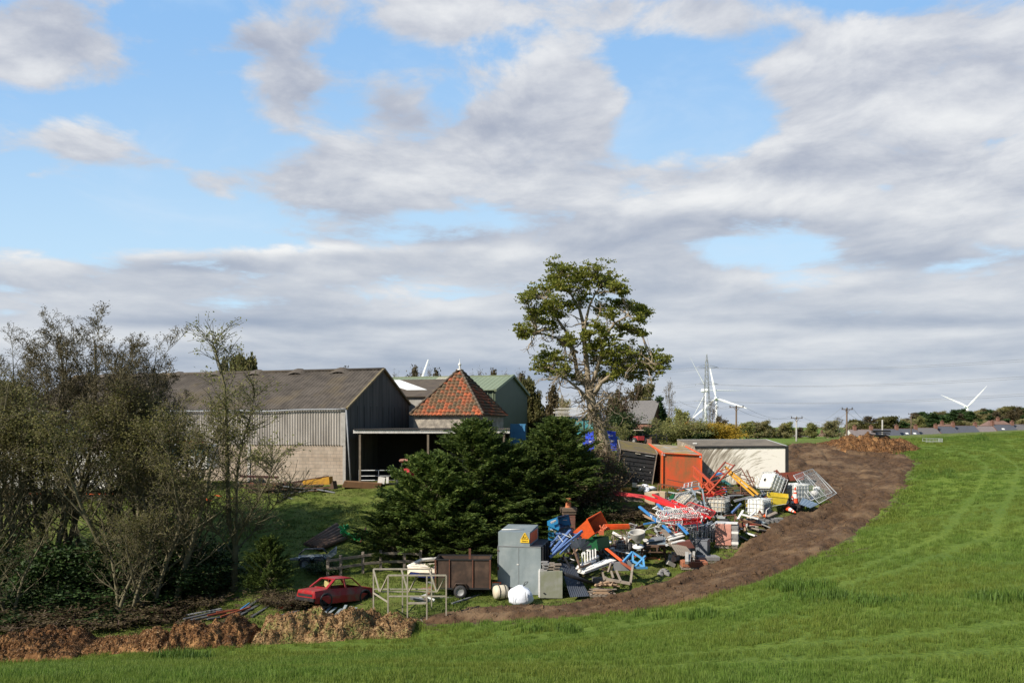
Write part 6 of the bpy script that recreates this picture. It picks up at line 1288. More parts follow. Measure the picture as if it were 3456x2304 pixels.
def wrapped():
    b = G(2460,1850); pallet(2460,1850,R(-18),'pallet under the shrink wrapped pink bricks'); t = thing('wrapped_brick_pack', 'tall pack of pink bricks in torn shiny plastic wrap beside the barriers', 'brick pack', b+Vector((0,.5,.115)), R(-18))
    mb = MB(); mb.box((-.12,0,.58),(.82,.95,1.12),bev=.04); mb.build('wrapped_bricks', PINK, t)
    for k in range(4): mb = MB(); mb.box((.45,0,.17+k*.27),(.34,.9,.15 if k%2 else .13)); mb.build('grey_layer', BLQ if k%2 else WHT, t)
    mb = MB(); mb.box((.45,0,.55),(.30,.88,1.05)); mb.build('grey_stack', BLQ, t); mb = MB(); mb.box((0,0,1.16),(1.15,.9,.03)); mb.build('top_sheet', WHT, t)
wrapped()
r = random.Random(14)
for k in range(22):
    mb = MB(); mb.box((0,0,0),(.44,.2,.2),Matrix.Rotation(r.uniform(0,3),4,'Z')@Matrix.Rotation(r.uniform(-.5,.9),4,'Y')); u = 2262+k*3.6+r.uniform(-5,5); v = 1905-(k*2.4)+r.uniform(-8,8)
    one('edging_block', mb, M['concrete'], 'pale concrete edging block in the tumbled row before the barriers', 'block', 'tumbled edging blocks', origin=(0,0,0)).location = G(u,v)+Vector((0,0,.15+.1*(k%3)))
bars('edging_length', [(2318,1898,75,2318,1865,76.2,.16),(2326,1896,75.2,2330,1866,76.6,.1),(2340,1890,76,2342,1862,77,.12)], M['concrete'], 'pale concrete length standing on end at the front of the tumbled edging blocks', 'block', 'edging lengths on end')
for k in range(9):
    mb = MB(); mb.box((0,0,.06),(r.uniform(.12,.3),.2,.1),Matrix.Rotation(r.uniform(0,3),4,'Z')@Matrix.Rotation(r.uniform(-.3,.3),4,'X')); one('stone_lump', mb, BLQ, 'small grey lump in the little heap alone on the grass', 'stone', 'little stone heap on the grass', origin=(0,0,0)).location = G(2226+k*3.6+r.uniform(-3,3),1938-(3-abs(k-4))*2)+Vector((0,0,(3-abs(k-4))*.03))
# grey bin
b = G(2372,1868); t = thing('grey_bin', 'square grey plastic bin with open top before the barriers', 'bin', b, R(-28)); mb = MB(); h = .78
for sx, sy, lx, ly in ((0,-.27,.6,.03),(0,.27,.6,.03),(-.285,0,.03,.51),(.285,0,.03,.51)): mb.box((sx,sy,h/2),(lx,ly,h))
mb.box((0,0,.02),(.54,.51,.03)); mb.build('body', mat('bin_grey', (.17,.18,.20), .5), t); mb = MB()
for sx, sy, lx, ly in ((0,-.30,.66,.03),(0,.30,.66,.03),(-.315,0,.03,.57),(.315,0,.03,.57)): mb.box((sx,sy,h-.03),(lx,ly,.06))
mb.build('rim', mat('bin_grey', (.17,.18,.20), .5), t)
# ---- crowd barriers
def barrier(m_, label, cat='barrier'):
    t = thing('crowd_barrier', label, cat); w, h = 2.2, 1.08; mb = MB(); mb.path([(0,0,.15),(0,0,h-.12),(.12,0,h),(w-.12,0,h),(w,0,h-.12),(w,0,.15)],.03,6); mb.path([(0,0,.2),(w,0,.2)],.024,6); mb.build('frame', m_, t)
    mb = MB()
    for k in range(1,19): x = k*w/19; mb.path([(x,0,.2),(x,0,h)],.011,4,cap=False)
    mb.build('infill_bars', m_, t)
    for x in (.3, w-.3): mb = MB(); mb.path([(x,-.3,.0),(x,0,.2),(x,.3,.0)],.018,5); mb.build('foot', m_, t)
    return t
B0 = barrier(GST, 'grey steel crowd barrier in the upright stack facing left', 'barrier'); B0['group'] = 'stacked grey crowd barriers'
b = G(2350,1846)
for k in range(13):
    t = B0 if k == 0 else dup(B0); t.location = b + Vector((-.2+k*.10+.02*(k%3), .25+.02*k, .02)); t.rotation_euler = (R(-4+(k%4)*3), R(-3+(k%3)*3), R(52+(k%5)*6)); t.scale = (.72,1,1)
t = dup(B0, b+Vector((-.35,.5,0)), None, 'grey barrier standing apart at the left end of the stack, leaning', rot=(R(14),R(4),R(75)), scale=(.7,1,1))
BR = barrier(WHT, 'white tubular barrier lying tangled on the heap'); BR['group'] = 'tangled white barriers'; BR2 = barrier(RED, 'red tubular barrier lying tangled on the heap'); BR2['group'] = 'tangled red barriers'
def lay(src, first, u0, v0, d0, u1, v1, d1, tilt=.3):
    t = src if first else dup(src); a, b = Wp(u0,v0,d0), Wp(u1,v1,d1); x = (b-a); L_ = x.length; x.normalize(); y = Vector((0,0,1)).cross(x).normalized(); z = x.cross(y)
    up = (y*math.cos(tilt)+z*math.sin(tilt)); n = x.cross(up); m4 = Matrix((x, -n, up)).transposed().to_4x4(); t.matrix_world = Matrix.Translation(a) @ m4 @ Matrix.Diagonal((L_/2.2, 1, .8, 1)); t.location, rq, sc_ = t.matrix_world.decompose(); t.rotation_euler = rq.to_euler(); t.scale = sc_
for i, q in enumerate([(2198,1718,83,2320,1755,80),(2245,1748,80,2372,1752,80),(2235,1758,79.5,2360,1742,80.5),(2255,1730,81.5,2380,1752,80),(2215,1764,79,2300,1778,78.5),(2230,1738,81,2330,1765,80),(2192,1754,80,2260,1762,79.5)]): lay(BR, i == 0, *q, tilt=.25+.12*(i%3))
for i, q in enumerate([(2228,1745,80.4,2375,1760,79.6),(2240,1762,79.2,2382,1754,79.8),(2300,1722,81.6,2392,1756,80),(2262,1775,78.8,2370,1768,79)]): lay(BR2, i == 0, *q, tilt=.2+.15*(i%3))
bars('short_peg', [(2196,1737,80,2203,1754,80),(2208,1742,80,2216,1756,80),(2278,1706,82,2284,1722,81.5),(2326,1722,81.5,2330,1732,81),(2372,1740,80,2366,1760,79.6),(2274,1744,80.5,2282,1760,79.8),(2262,1762,79.4,2266,1776,79)], WHT, 'short white tube end poking up from the tangled barriers', 'tube', 'white tube ends', .05, tube=True)
r = random.Random(22)
bars('thin_rod', [(2170+r.uniform(0,150),1705+r.uniform(0,90),80+r.uniform(-1,2),2190+r.uniform(20,200),1715+r.uniform(0,80),80+r.uniform(-1,2)) for i in range(26)], GST, 'thin grey rod in the tangle of barriers', 'rod', 'thin rods in the tangle', .03, tube=True, n=5)
# ---- red bars
bars('red_plank', [(2056+i*6,1656+i*3.5,89.5-i*.4,2176+i*4,1672+i*2,86,.2) for i in range(5)], FADR, 'faded red plank in the flat stack above the bare bank', 'plank', 'faded red planks', h=.05)
bars('red_bar', [(2174,1673,85.5,2330,1722,81.5,.16),(2204,1668,86,2345,1735,81,.18),(2180,1680,85,2322,1728,81.2,.16),(2268,1688,84.5,2400,1748,80.2,.1),(2215,1690,84,2325,1718,82,.2),(2225,1682,84.6,2335,1730,81.4,.18)], RED, 'glossy red steel beam in the long stack running down to the barriers', 'beam', 'glossy red beams', h=.09)
bars('blue_bar', [(2158,1709,82,2218,1757,79.5,.14),(2218,1700,83,2262,1740,80.8,.12),(2238,1772,79,2262,1795,78,.14),(2288,1766,79,2322,1802,77.5,.13),(2172,1768,79,2228,1758,79.4,.07)], BLU, 'blue beam sticking out from under the tangled barriers', 'beam', 'blue beams under the barriers', h=.08)
bars('pale_lath', [(2170,1735,81,2215,1756,79.8,.08),(2175,1742,80.6,2222,1762,79.5,.08),(2192,1728,81.4,2240,1748,80.2,.07)], TIM, 'pale wooden lath beside the blue beam', 'lath', 'pale laths', h=.03)
bars('orange_board', [(2044,1770+i*5,77.5-i*.2,2122,1769+i*4,77.8,.24) for i in range(4)], ORG, 'bright orange board in the stack right of the orange skip', 'board', 'orange boards', h=.04)
# ---- hopper
b = Wp(2155,1812,77); t = thing('feed_hopper', 'round grey white hopper cone tipped towards the field on a wheeled base', 'hopper', Vector((b.x,b.y,G(2155,1830).z)), 0, None, R(14), R(-6)); h = .55
mb = MB(); mb.lathe([(.12,.45),(.34,.72),(.37,.95),(.39,1.0),(.36,1.0),(.34,.93),(.30,.74),(.10,.47)],22,cap=False); mb.build('cone', mat('hopper_grey', (.45,.44,.41), .5, 0, (.33,.3,.25), 3, .7), t)
mb = MB(); mb.lathe([(.28,.2),(.3,.24),(.2,.28)],16); mb.build('ring', WHT, t); wheel(t,(-.4,.1,.18),.2,.12,'x'); wheel(t,(.35,.1,.18),.2,.12,'x'); mb = MB(); mb.bar((0,0,.2),(0,0,.5),.1); mb.bar((-.4,.1,.18),(.35,.1,.18),.05); mb.build('stand', BLK, t)
# wire crate
def cage(u, v, w, h, d, m_, label, rz=0, name='cage_crate', r_=.02, bits=None, tilt=0.):
    b = G(u, v); t = thing(name, label, 'cage', b+Vector((0,d/2,0)), rz, None, 0, tilt); mb = MB(); X = [-w/2, w/2]; Y = [-d/2, d/2]
    for x in X:
        for y in Y: mb.bar((x,y,0),(x,y,h),r_*2)
    for z in (0,h*.5,h):
        for y in Y: mb.bar((-w/2,y,z),(w/2,y,z),r_*1.6)
        for x in X: mb.bar((x,-d/2,z),(x,d/2,z),r_*1.6)
    mb.build('frame', m_, t); mb = MB()
    for k in range(1,int(w/.12)): mb.bar((-w/2+k*.12,-d/2,0),(-w/2+k*.12,-d/2,h),.012)
    for k in range(1,int(h/.14)): mb.bar((-w/2,-d/2,k*.14),(w/2,-d/2,k*.14),.012)
    for k in range(1,int(d/.12)): mb.bar((w/2,-d/2+k*.12,0),(w/2,-d/2+k*.12,h),.012)
    mb.build('wire_mesh', GST, t)
    if bits:
        rr = random.Random(1); 
        for k in range(9): mb = MB(); mb.box((rr.uniform(-.3,.3)*w,rr.uniform(-.2,.3)*d,.08+rr.random()*h*.6),(rr.uniform(.15,.35),.25,rr.uniform(.1,.3)),Matrix.Rotation(rr.uniform(-1,1),4,'Y')); mb.build('contents', rr.choice(bits), t)
cage(2094,1872,.72,.95,.6,TMG,'upright cage of weathered posts filled with scrap, right of the green skip',R(-15),bits=[TMG,BLK,PLY])
# red brown slotted bench
b = G(2205,1893); t = thing('steel_bench', 'red brown steel bench with three slots and thin legs, heaped with sheet metal', 'bench', b, R(-3)); mb = MB(); mb.box((0,0,.72),(1.25,.05,.05)); mb.box((0,0,.46),(1.25,.05,.05)); mb.box((0,.35,.75),(1.25,.7,.03))
for k in range(4): mb.box((-.55+k*.37,0,.59),(.08,.04,.24))
mb.build('slotted_front', LOG, t)
for x in (-.6,.6):
    for y in (0,.65): mb = MB(); mb.bar((x,y,0),(x,y,.72),.05); mb.build('leg', LOG, t)
mb = MB(); mb.sheet(Wp(2180,1828,76.5),Wp(2240,1820,77.5),Wp(2238,1806,79),Wp(2200,1812,79),th=.03); one('metal_sheet', mb, GRC, 'bent pale sheet lying on the red brown bench', 'panel')
mb = MB(); mb.sheet(Wp(2185,1836,77),Wp(2246,1836,77.2),Wp(2246,1810,78.5),Wp(2196,1822,78),th=.02); one('metal_sheet', mb, ZNC, 'folded grey sheet right of the bench top', 'panel')
b = G(2198,1892); 
for k in range(7): mb = MB(); mb.box((0,0,.04),(.22,.11,.07),Matrix.Rotation(r.uniform(-.4,.4),4,'Z')); one('loose_brick', mb, TCN, 'orange brick under the red brown bench', 'brick', 'loose bricks under the bench', origin=(0,0,0)).location = b+Vector((-.2+(k%4)*.2,.3,.07*(k//4)))
bars('weathered_lath', [(2230+i*7,1782+i*2,79.5,2290+i*9,1872+i*1.5,76,.10) for i in range(7)], TMG, 'grey brown slat of the fence panel leaning between bench and barriers', 'slat', 'slats of the leaning fence panel', h=.02)
bars('window_casing', [(2248,1812,78.5,2300,1798,79,.3),(2254,1820,78,2305,1806,78.6,.3),(2262,1832,77.6,2308,1822,78,.3)], WHT, 'white window frame piece in the stack behind the leaning fence panel', 'window frame', 'white frame pieces', h=.05)
mb = MB(); slab(mb, px([(2278,1830),(2330,1825),(2345,1848),(2290,1850)], 77.5), (.1,.6,0)); one('brown_box', mb, mat('brown_red', (.17,.06,.045), .8), 'red brown wooden box behind the tumbled edging blocks', 'box')
# ---------------------------------------------------------------- containers
def body_box(name, poly, d, ext, parts, label, cat='container'):
    pass
def orange_body():
    fl = [(2235,1655),(2367,1650),(2367,1535),(2236,1528)]; d = 94; P_ = px(fl, d); o = (P_[0]+P_[1])/2; t = thing('orange_lorry_body', 'orange box lorry body standing end on between black container and white one', 'lorry body', o, 0); ext = Vector((-.0,5.0,.42))
    a = [p-o for p in P_]; a[0] += Vector((0,0,.0)); mo = mat('orange_body_paint', (.62,.09,.03), .5, 0, (.22,.13,.05), 1.3, .85, stretch=(1,1,.5), edge=(.38,.6)); mb = MB(); slab(mb, a, ext); mb.build('body', mo, t)
    rf = mat('mossy_orange_roof', (.20,.17,.12), .9, 0, (.42,.24,.03), 1.6, .8, edge=(.45,.6), col3=(.34,.32,.28), sc3=1.2)
    mb = MB(); q0, q1 = a[3], a[2]; up = Vector((0,0,.02)); mb.sheet(q0+up+Vector((.06,0,0)),q1+up+Vector((-.06,0,0)),q1+ext+up+Vector((-.06,0,0)),q0+ext+up+Vector((.06,0,0)),th=.02); mb.build('roof', rf, t)
    fw = Vector((0,-.03,0)); mb = MB()
    for i, j in ((0,1),(1,2),(2,3),(3,0)): mb.bar(a[i]+fw, a[j]+fw, .13 if (i,j) != (2,3) else .16, .05)
    mb.bar(a[3]+up, a[3]+ext+up, .09); mb.bar(a[2]+up, a[2]+ext+up, .09); mb.build('edge_trim', ORG, t)
    for q in (a[3], a[2]): mb = MB(); mb.box(q+Vector((.04 if q is a[3] else -.04,-.05,-.06)), (.18,.06,.18)); mb.build('corner_cap', GST, t)
orange_body()
def black_body():
    P_ = px([(2076,1632),(2202,1642),(2219,1532),(2092,1513)], 95); o = (P_[0]+P_[1])/2; t = thing('black_container', 'black container with roller door and mossy roof, leaning to the right', 'container', o); a = [p-o for p in P_]; ext = Vector((.40,4.0,.42)); mb = MB(); slab(mb, a, ext); mb.build('body', BLK, t)
    mb = MB(); up = Vector((0,0,.025)); mb.sheet(a[3]+up,a[2]+up,a[2]+ext+up,a[3]+ext+up,th=.02); mb.build('roof', MOSS, t)
    mb = MB(); mb.bar(a[3]+up,a[3]+ext+up,.07); mb.bar(a[2]+up,a[2]+ext+up,.07); mb.bar(a[3]+ext+up,a[2]+ext+up,.06); mb.bar(a[3]+Vector((0,-.03,-.02)),a[2]+Vector((0,-.03,-.02)),.07); mb.build('edge_trim', TMG, t)
    f = lambda s_, h_: a[0]*(1-s_)*(1-h_)+a[1]*s_*(1-h_)+a[3]*(1-s_)*h_+a[2]*s_*h_ + Vector((0,-.04,0)); mb = MB()
    for s_ in (.02,.98): mb.bar(f(s_,0), f(s_,1), .10, .04)
    mb.build('door_post', TMG, t); mb = MB(); mb.bar(f(0,.02),f(1,.0),.05,.05); mb.bar(f(.04,.83),f(.96,.83),.06,.05); mb.build('door_frame', BLK, t)
    mb = MB()
    for k in range(6): mb.bar(f(.08,.1+k*.12),f(.92,.1+k*.12),.025,.03)
    mb.build('shutter_slats', mat('slat_black', (.026,.026,.027), .6), t); mb = MB(); mb.bar(f(.05,.03),f(.5,.01),.04,.05); mb.build('sill_strip', WHT, t)
    for s0, s1, h0, m_ in ((.42,.55,.93,CRM),(.68,.92,.91,GST)): mb = MB(); mb.bar(f(s0,h0),f(s1,h0),.03,.11,up=(0,-1,0)); mb.build('name_plate', m_, t)
    r = random.Random(5)
    for k in range(8): s_, h_ = r.uniform(.08,.92), r.uniform(.08,.6); mb = MB(); mb.bar(f(s_,h_),f(s_+r.uniform(-.01,.02),h_+r.uniform(.01,.05)),.02,.03); mb.build('peeling_scrap', WHT, t)
black_body()
def white_body():
    d = 100; P_ = px([(2352,1660),(2660,1660),(2660,1507),(2345,1508)], d); o = (P_[0]+P_[1])/2; t = thing('white_lorry_body', 'long white box lorry body with black edging and swirling dirt along its side', 'lorry body', o); a = [p-o for p in P_]; ext = Vector((-.65,2.4,.40))
    m = bpy.data.materials.new('streaked_white_side'); m.use_nodes = True; nt = m.node_tree; N = nt.nodes; L = nt.links; b = N['Principled BSDF']; b.inputs['Roughness'].default_value = .6
    tc = N.new('ShaderNodeTexCoord'); mp = N.new('ShaderNodeMapping'); mp.inputs['Location'].default_value = (-1.6,0,-.2); L.new(tc.outputs['Object'], mp.inputs[0])
    sp = N.new('ShaderNodeSeparateXYZ'); L.new(mp.outputs[0], sp.inputs[0])
    ln = N.new('ShaderNodeVectorMath'); ln.operation = 'LENGTH'; L.new(mp.outputs[0], ln.inputs[0]); an = N.new('ShaderNodeMath'); an.operation = 'ARCTAN2'; L.new(sp.outputs[2], an.inputs[0]); L.new(sp.outputs[0], an.inputs[1])
    cb = N.new('ShaderNodeCombineXYZ'); m1 = N.new('ShaderNodeMath'); m1.operation = 'MULTIPLY'; L.new(ln.outputs[1], m1.inputs[0]); m1.inputs[1].default_value = 3.2; L.new(m1.outputs[0], cb.inputs[0]); m2 = N.new('ShaderNodeMath'); m2.operation = 'MULTIPLY'; L.new(an.outputs[0], m2.inputs[0]); m2.inputs[1].default_value = .9; L.new(m2.outputs[0], cb.inputs[1])
    nz = N.new('ShaderNodeTexNoise'); nz.inputs['Scale'].default_value = 2.6; nz.inputs['Detail'].default_value = 8; nz.inputs['Roughness'].default_value = .65; L.new(cb.outputs[0], nz.inputs[0])
    sx = N.new('ShaderNodeSeparateXYZ'); L.new(tc.outputs['Object'], sx.inputs[0]); gr = N.new('ShaderNodeMapRange'); gr.inputs[1].default_value = 2.6; gr.inputs[2].default_value = -2.9; gr.inputs[3].default_value = -.14; gr.inputs[4].default_value = .20; L.new(sx.outputs[0], gr.inputs[0])
    ad = N.new('ShaderNodeMath'); L.new(nz.outputs[0], ad.inputs[0]); L.new(gr.outputs[0], ad.inputs[1]); r_ = N.new('ShaderNodeValToRGB'); L.new(ad.outputs[0], r_.inputs[0]); E = r_.color_ramp.elements; E[0].position = .48; E[0].color = (.84,.79,.70,1); E[1].position = .68; E[1].color = (.24,.20,.15,1); e = E.new(.56); e.color = (.55,.50,.41,1)
    L.new(r_.outputs[0], b.inputs['Base Color']); MATS['streaked_white_side'] = m
    mb = MB(); slab(mb, a, ext); mb.build('body', m, t)
    mb = MB(); up = Vector((0,0,.03)); mb.sheet(a[3]+up,a[2]+up,a[2]+ext+up,a[3]+ext+up,th=.03); mb.build('roof', mat('grey_brown_roof', (.17,.14,.105), .9, 0, (.10,.085,.065), 1.5, .7), t)
    fw = Vector((0,-.03,0)); mb = MB(); mb.bar(a[3]+fw,a[2]+fw,.05,.13); mb.bar(a[2]+fw+Vector((-.09,0,0)),a[1]+fw+Vector((-.09,0,0)),.06,.20); mb.build('black_edging', BLK, t)
    mb = MB(); mb.bar(a[3]+up+fw*.5,a[2]+up+fw*.5,.05,.03); mb.bar(a[2]+up,a[2]+ext+up,.06,.04); mb.bar(a[2]+ext+up,a[3]+ext+up,.05,.04); mb.build('roof_trim', GST, t)
    mb = MB(); mb.box(a[3]*.93+a[2]*.07+ext*.35+Vector((0,0,.08)), (.22,.22,.08)); mb.build('roof_vent', WHT, t)
    pl = MB(); c = Wp(2395,1596,d)-o; pl.box((c.x,c.y-.03,c.z),(.16,.02,.17)); p_ = pl.build('square_sticker', mat('cream_sticker', (.6,.6,.45)), t); pl = MB(); pl.lathe([(.001,0),(.04,0),(.04,.01),(.001,.01)],12,(c.x,c.y-.045,c.z),Matrix.Rotation(R(90),4,'X')); pl.build('round_mark', GRN, p_)
white_body()
# ---------------------------------------------------------------- caged tanks
def ibc(u, v, rz, label, mt=IBCW, rx=0, ry=0, lift=0., plate=False, pal=None, dents=0, d=None, torn=False, sc=1.):
    b = G(u, v) if d is None else Wp(u, v, d); t = thing('caged_water_tank', label, 'water tank', b+Vector((0,.55*(d is None),lift)), rz, None, rx, ry); t.scale = (sc,)*3; w, dp, h = 1.05, 1.15, .98
    r = random.Random(int(u)); mb = MB(); mb.box((0,0,.16+h/2),(w-.06,dp-.06,h-.03 if not torn else h*.7), bev=.09); mb.lathe([(.11,0),(.11,.05)],12,(0,0,.15+h)); tk = mb.build('tank', mt, t)
    mb = MB(); 
    for k in range(6): x = -w/2+k*w/5; mb.tube((x,-dp/2,.12),(x,-dp/2,.14+h),.014,5,cap=False); mb.tube((x,dp/2,.12),(x,dp/2,.14+h),.014,5,cap=False)
    for k in range(6): y = -dp/2+k*dp/5; mb.tube((-w/2,y,.12),(-w/2,y,.14+h),.014,5,cap=False); mb.tube((w/2,y,.12),(w/2,y,.14+h),.014,5,cap=False)
    for k in range(5):
        z = .14+k*h/4; q = [(-w/2,-dp/2,z),(w/2,-dp/2,z),(w/2,dp/2,z),(-w/2,dp/2,z)]
        for i in range(4): mb.tube(q[i],q[(i+1)%4],.016,5,cap=False)
    for x in (-.2,.2): mb.tube((x,-dp/2,.15+h),(x,dp/2,.15+h),.016,5,cap=False)
    mb.build('steel_cage', GST, t); mb = MB(); mb.lathe([(.09,0),(.1,.04)],12,(0,0,.20+h)); mb.build('lid', BLK, t)
    mb = MB()
    for y in (-dp/2+.08,0,dp/2-.08): mb.box((0,y,.03),(w,.12,.06))
    mb.box((0,0,.08),(w,dp,.03)); mb.build('pallet_base', pal or GST, t)
    if plate:
        mb = MB(); mb.box((w/2+.02,-.04,.62),(.015,.88,.42)); pp = mb.build('label_plate', PMSK, t); mb = MB(); mb.box((w/2+.032,-.26,.57),(.01,.34,.26)); bp = mb.build('blue_label', NAV, pp)
        mb = MB()
        for k in range(3): mb.bar((w/2+.04,-.34+k*.05,.63-k*.05),(w/2+.04,-.24+k*.05,.60-k*.05),.012,.02)
        mb.build('printed_mark', GST, bp); mb = MB(); mb.box((w/2+.032,.22,.58),(.01,.14,.26)); mb.box((w/2+.032,.14,.76),(.01,.14,.08)); mb.build('paper_label', mat('paper_pale', (.42,.46,.45)), pp)
    return t
ibc(2572,1752,R(-42),'clean white caged tank with a grey label plate and blue sticker', plate=True, sc=.98)
ibc(2700,1700,R(20),'white caged tank beside the mesh panels, behind the traffic cones', sc=1.02, rx=R(0))
ibc(2600,1640,R(30),'white caged tank tipped over against the white lorry body, brown pallet showing', d=93, ry=R(-62), rx=R(-8), lift=.0, pal=mat('brown_pallet', (.10,.055,.04), .8), sc=1.0).location = Wp(2632,1648,93)
ibc(2432,1748,R(-28),'dirty cream caged tank with crushed top and small blue label', IBCD, torn=True, sc=1.0)
ibc(2335,1735,R(25),'crumpled dirty caged tank half buried behind the red beams', IBCD, d=85, ry=R(-38), rx=R(-14), torn=True, sc=1.02)
# ---- traffic cones
def cone(u, v, s, label, rot=(0,0,0), lift=0, first=[None]):
    b = G(u, v)
    if first[0] is None:
        t = thing('traffic_cone', label, 'traffic cone'); CO = mat('cone_red', (.80,.09,.03), .5); mb = MB(); mb.box((0,0,.03),(.42,.42,.06)); mb.build('base', BLK, t); f = lambda z: .15-(.15-.03)*z/.75
        for z0, z1, m_, nm in ((.06,.28,CO,'lower_band'),(.28,.48,WHT,'white_band'),(.48,.56,CO,'middle_band'),(.56,.64,WHT,'upper_white_band'),(.64,.78,CO,'tip')): mb = MB(); mb.lathe([(f(z0-.06),z0),(f(z1-.06),z1)],14,cap=(nm=='tip')); mb.build(nm, m_, t)
        first[0] = t
    else: t = dup(first[0])
    t.location = b+Vector((0,0,lift)); t.rotation_euler = rot; t.scale = (s,)*3; t['label'] = label; t['group'] = 'traffic cones'
cone(2684,1712,1.25,'tallest traffic cone, highest of the bunch beside the caged tank',lift=.2)
cone(2674,1714,.9,'short traffic cone just left of the tallest one'); cone(2656,1712,.95,'traffic cone nearest the yellow tub, behind the others')
cone(2655,1728,1.0,'traffic cone lying on its side pointing at the mud, black base uppermost',(R(105),R(12),R(25)),lift=.25)
r = random.Random(33)
for k in range(4): mb = MB(); mb.box((0,0,.1+k*.0),(.42,.42,.16),Matrix.Rotation(r.uniform(0,1),4,'Z')); one('rubber_block', mb, BLK, 'black rubber base block stacked under the cones', 'rubber block', 'rubber blocks under the cones', origin=(0,0,0)).location = G(2690+k%2*8-(k//2)*30,1722)+Vector((0,0,.16*(k%2)))
# ---- yellow tub
t = hollow('yellow_tub', px([(2590,1672),(2660,1680),(2652,1702),(2600,1700)], 89), (.35,1.1,.12), YEL, YEL, 'yellow plastic tub, open upward, behind the clean caged tank', 'tub', (0,), .03, None, YEL)
mb = MB(); slab(mb, px([(2515,1690),(2535,1690),(2533,1712),(2518,1712)], 90), (.1,.5,0)); one('yellow_crate', mb, YEL, 'small piece of yellow tub left of the clean caged tank', 'tub')
# ---- mesh panels and sheets at the right end
def meshpanel(P_, label):
    o = sum(P_, Vector())/4; t = thing('mesh_fencing', label, 'fence panel', o); a = [p-o for p in P_]; mb = MB(); mb.path(a+[a[0]], .024, 6); mb.path([a[0].lerp(a[1],.5), a[3].lerp(a[2],.5)], .015, 5); mb.build('tube_frame', GST, t); mb = MB()
    for k in range(1,34): mb.path([a[0].lerp(a[1],k/34), a[3].lerp(a[2],k/34)], .0022, 3, False)
    for k in range(1,20): mb.path([a[0].lerp(a[3],k/20), a[1].lerp(a[2],k/20)], .0022, 3, False)
    mb.build('wire_mesh', GST, t)
meshpanel([Wp(2764,1698,91),Wp(2824,1664,93.5),Wp(2752,1590,96.5),Wp(2692,1616,94)],'galvanised mesh fence panel leaning outermost at the right end of the scrap')
meshpanel([Wp(2736,1688,91.4),Wp(2808,1662,93.9),Wp(2742,1581,97),Wp(2678,1604,94.5)],'second mesh fence panel leaning just behind the outermost one')
mb = MB(); mb.sheet(Wp(2697,1700,90),Wp(2735,1713,89),Wp(2764,1700,90.2),Wp(2708,1678,91.6),amp=.02,waves=5,th=.006); one('corrugated_sheet', mb, mat('pale_blue_sheet', (.20,.26,.32), .45, .2), 'small pale blue corrugated sheet at the foot of the mesh panels', 'roof sheet')
mb = MB(); P_ = px([(2618,1595),(2712,1590),(2714,1618),(2640,1625)], 96); slab(mb, P_, (.1,.25,-.05)); mb.add(px([(2612,1590),(2622,1583),(2648,1615),(2630,1620)], 95.6), [(0,1,2,3)]); one('rusty_trough', mb, mat('rust_sheet', (.24,.055,.03), .8, 0, (.13,.04,.03), 5, .7), 'rusty red steel trough in front of the right end of the white lorry body', 'trough')
bars('rusty_rod', [(2612,1588,96,2640,1616,95,.06),(2640,1625,95,2660,1608,95.6,.04),(2655,1600,96,2650,1625,95,.04)], RUST, 'rusty rod around the red steel trough', 'rod', 'rusty rods by the trough')
for u, v, q in ((2744,1668,.19),(2752,1650,.15)): b = G(u+4,v+8,88); mb = MB(); mb.lathe([(.02,-.2),(q,-.18),(q+.02,0),(q,.18),(.02,.2)],14,(0,0,q),Matrix.Rotation(R(80),4,'Y')); one('white_drum', mb, WHT, 'white plastic drum seen through the mesh panel' , 'drum', 'white drums behind the mesh', origin=(0,0,0)).location = b
b = G(2738,1690,88); mb = MB(); mb.box((0,0,.15),(.25,.2,.3),Matrix.Rotation(.5,4,'Z')); one('blue_crate', mb, BLU, 'blue object between the corrugated sheet and the caged tank', 'crate', origin=(0,0,0)).location = b
# ---- orange lattice masts
OLM = mat('lattice_orange', (.48,.07,.025), .55, 0, (.28,.06,.03), 5, .7)
framed('lattice_mast', 'orange ladder like lattice mast pointing up to the right', 'lattice mast', [('rail', [(2372,1648,90,2448,1558,93,.10),(2385,1668,89,2480,1568,92.5,.10)], OLM, .06, True), ('rung', [(2448,1560,93,2476,1571,92.6),(2418,1592,91.8,2458,1580,92.2),(2405,1610,91.2,2445,1598,91.8),(2392,1628,90.6,2430,1618,91),(2425,1588,91.9,2446,1598,91.7)], OLM, .05, False)])
framed('lattice_boom', 'orange boom crossing the mast and sloping down to the right', 'lattice boom', [('rail', [(2340,1572,92.5,2410,1638,90,.12),(2341,1604,92,2412,1668,89,.11)], OLM, .06, False), ('stay', [(2341,1574,92.4,2342,1604,92),(2344,1578,92.3,2366,1630,91),(2366,1600,91.8,2372,1634,90.8),(2385,1610,91,2388,1650,90)], OLM, .03, False)])
r = random.Random(44)
bars('orange_scrap_bar', [(2360+r.uniform(0,60),1625+r.uniform(0,45),90+r.random()*2,2400+r.uniform(0,55),1640+r.uniform(0,42),90+r.random()*2) for i in range(22)], OLM, 'orange bar in the tangle below the lattice mast', 'bar', 'orange tangle', .045)
bars('red_scrap_bar', [(2370,1690-r.uniform(0,20),88.5,2430+r.uniform(0,20),1650+r.uniform(0,14),90,.05) for i in range(5)], RED, 'red bar in the tangle below the lattice mast', 'bar', 'red bars in the orange tangle')
bars('yellow_girder', [(2447,1574,93,2560,1668,89.5,.10),(2456,1592,92.4,2545,1672,89.4,.08)], mat('yellow_girder', (.60,.32,.03), .55, 0, (.4,.18,.03), 4, .7), 'yellow steel girder sloping down right of the orange mast', 'girder', 'yellow girders', h=.10)
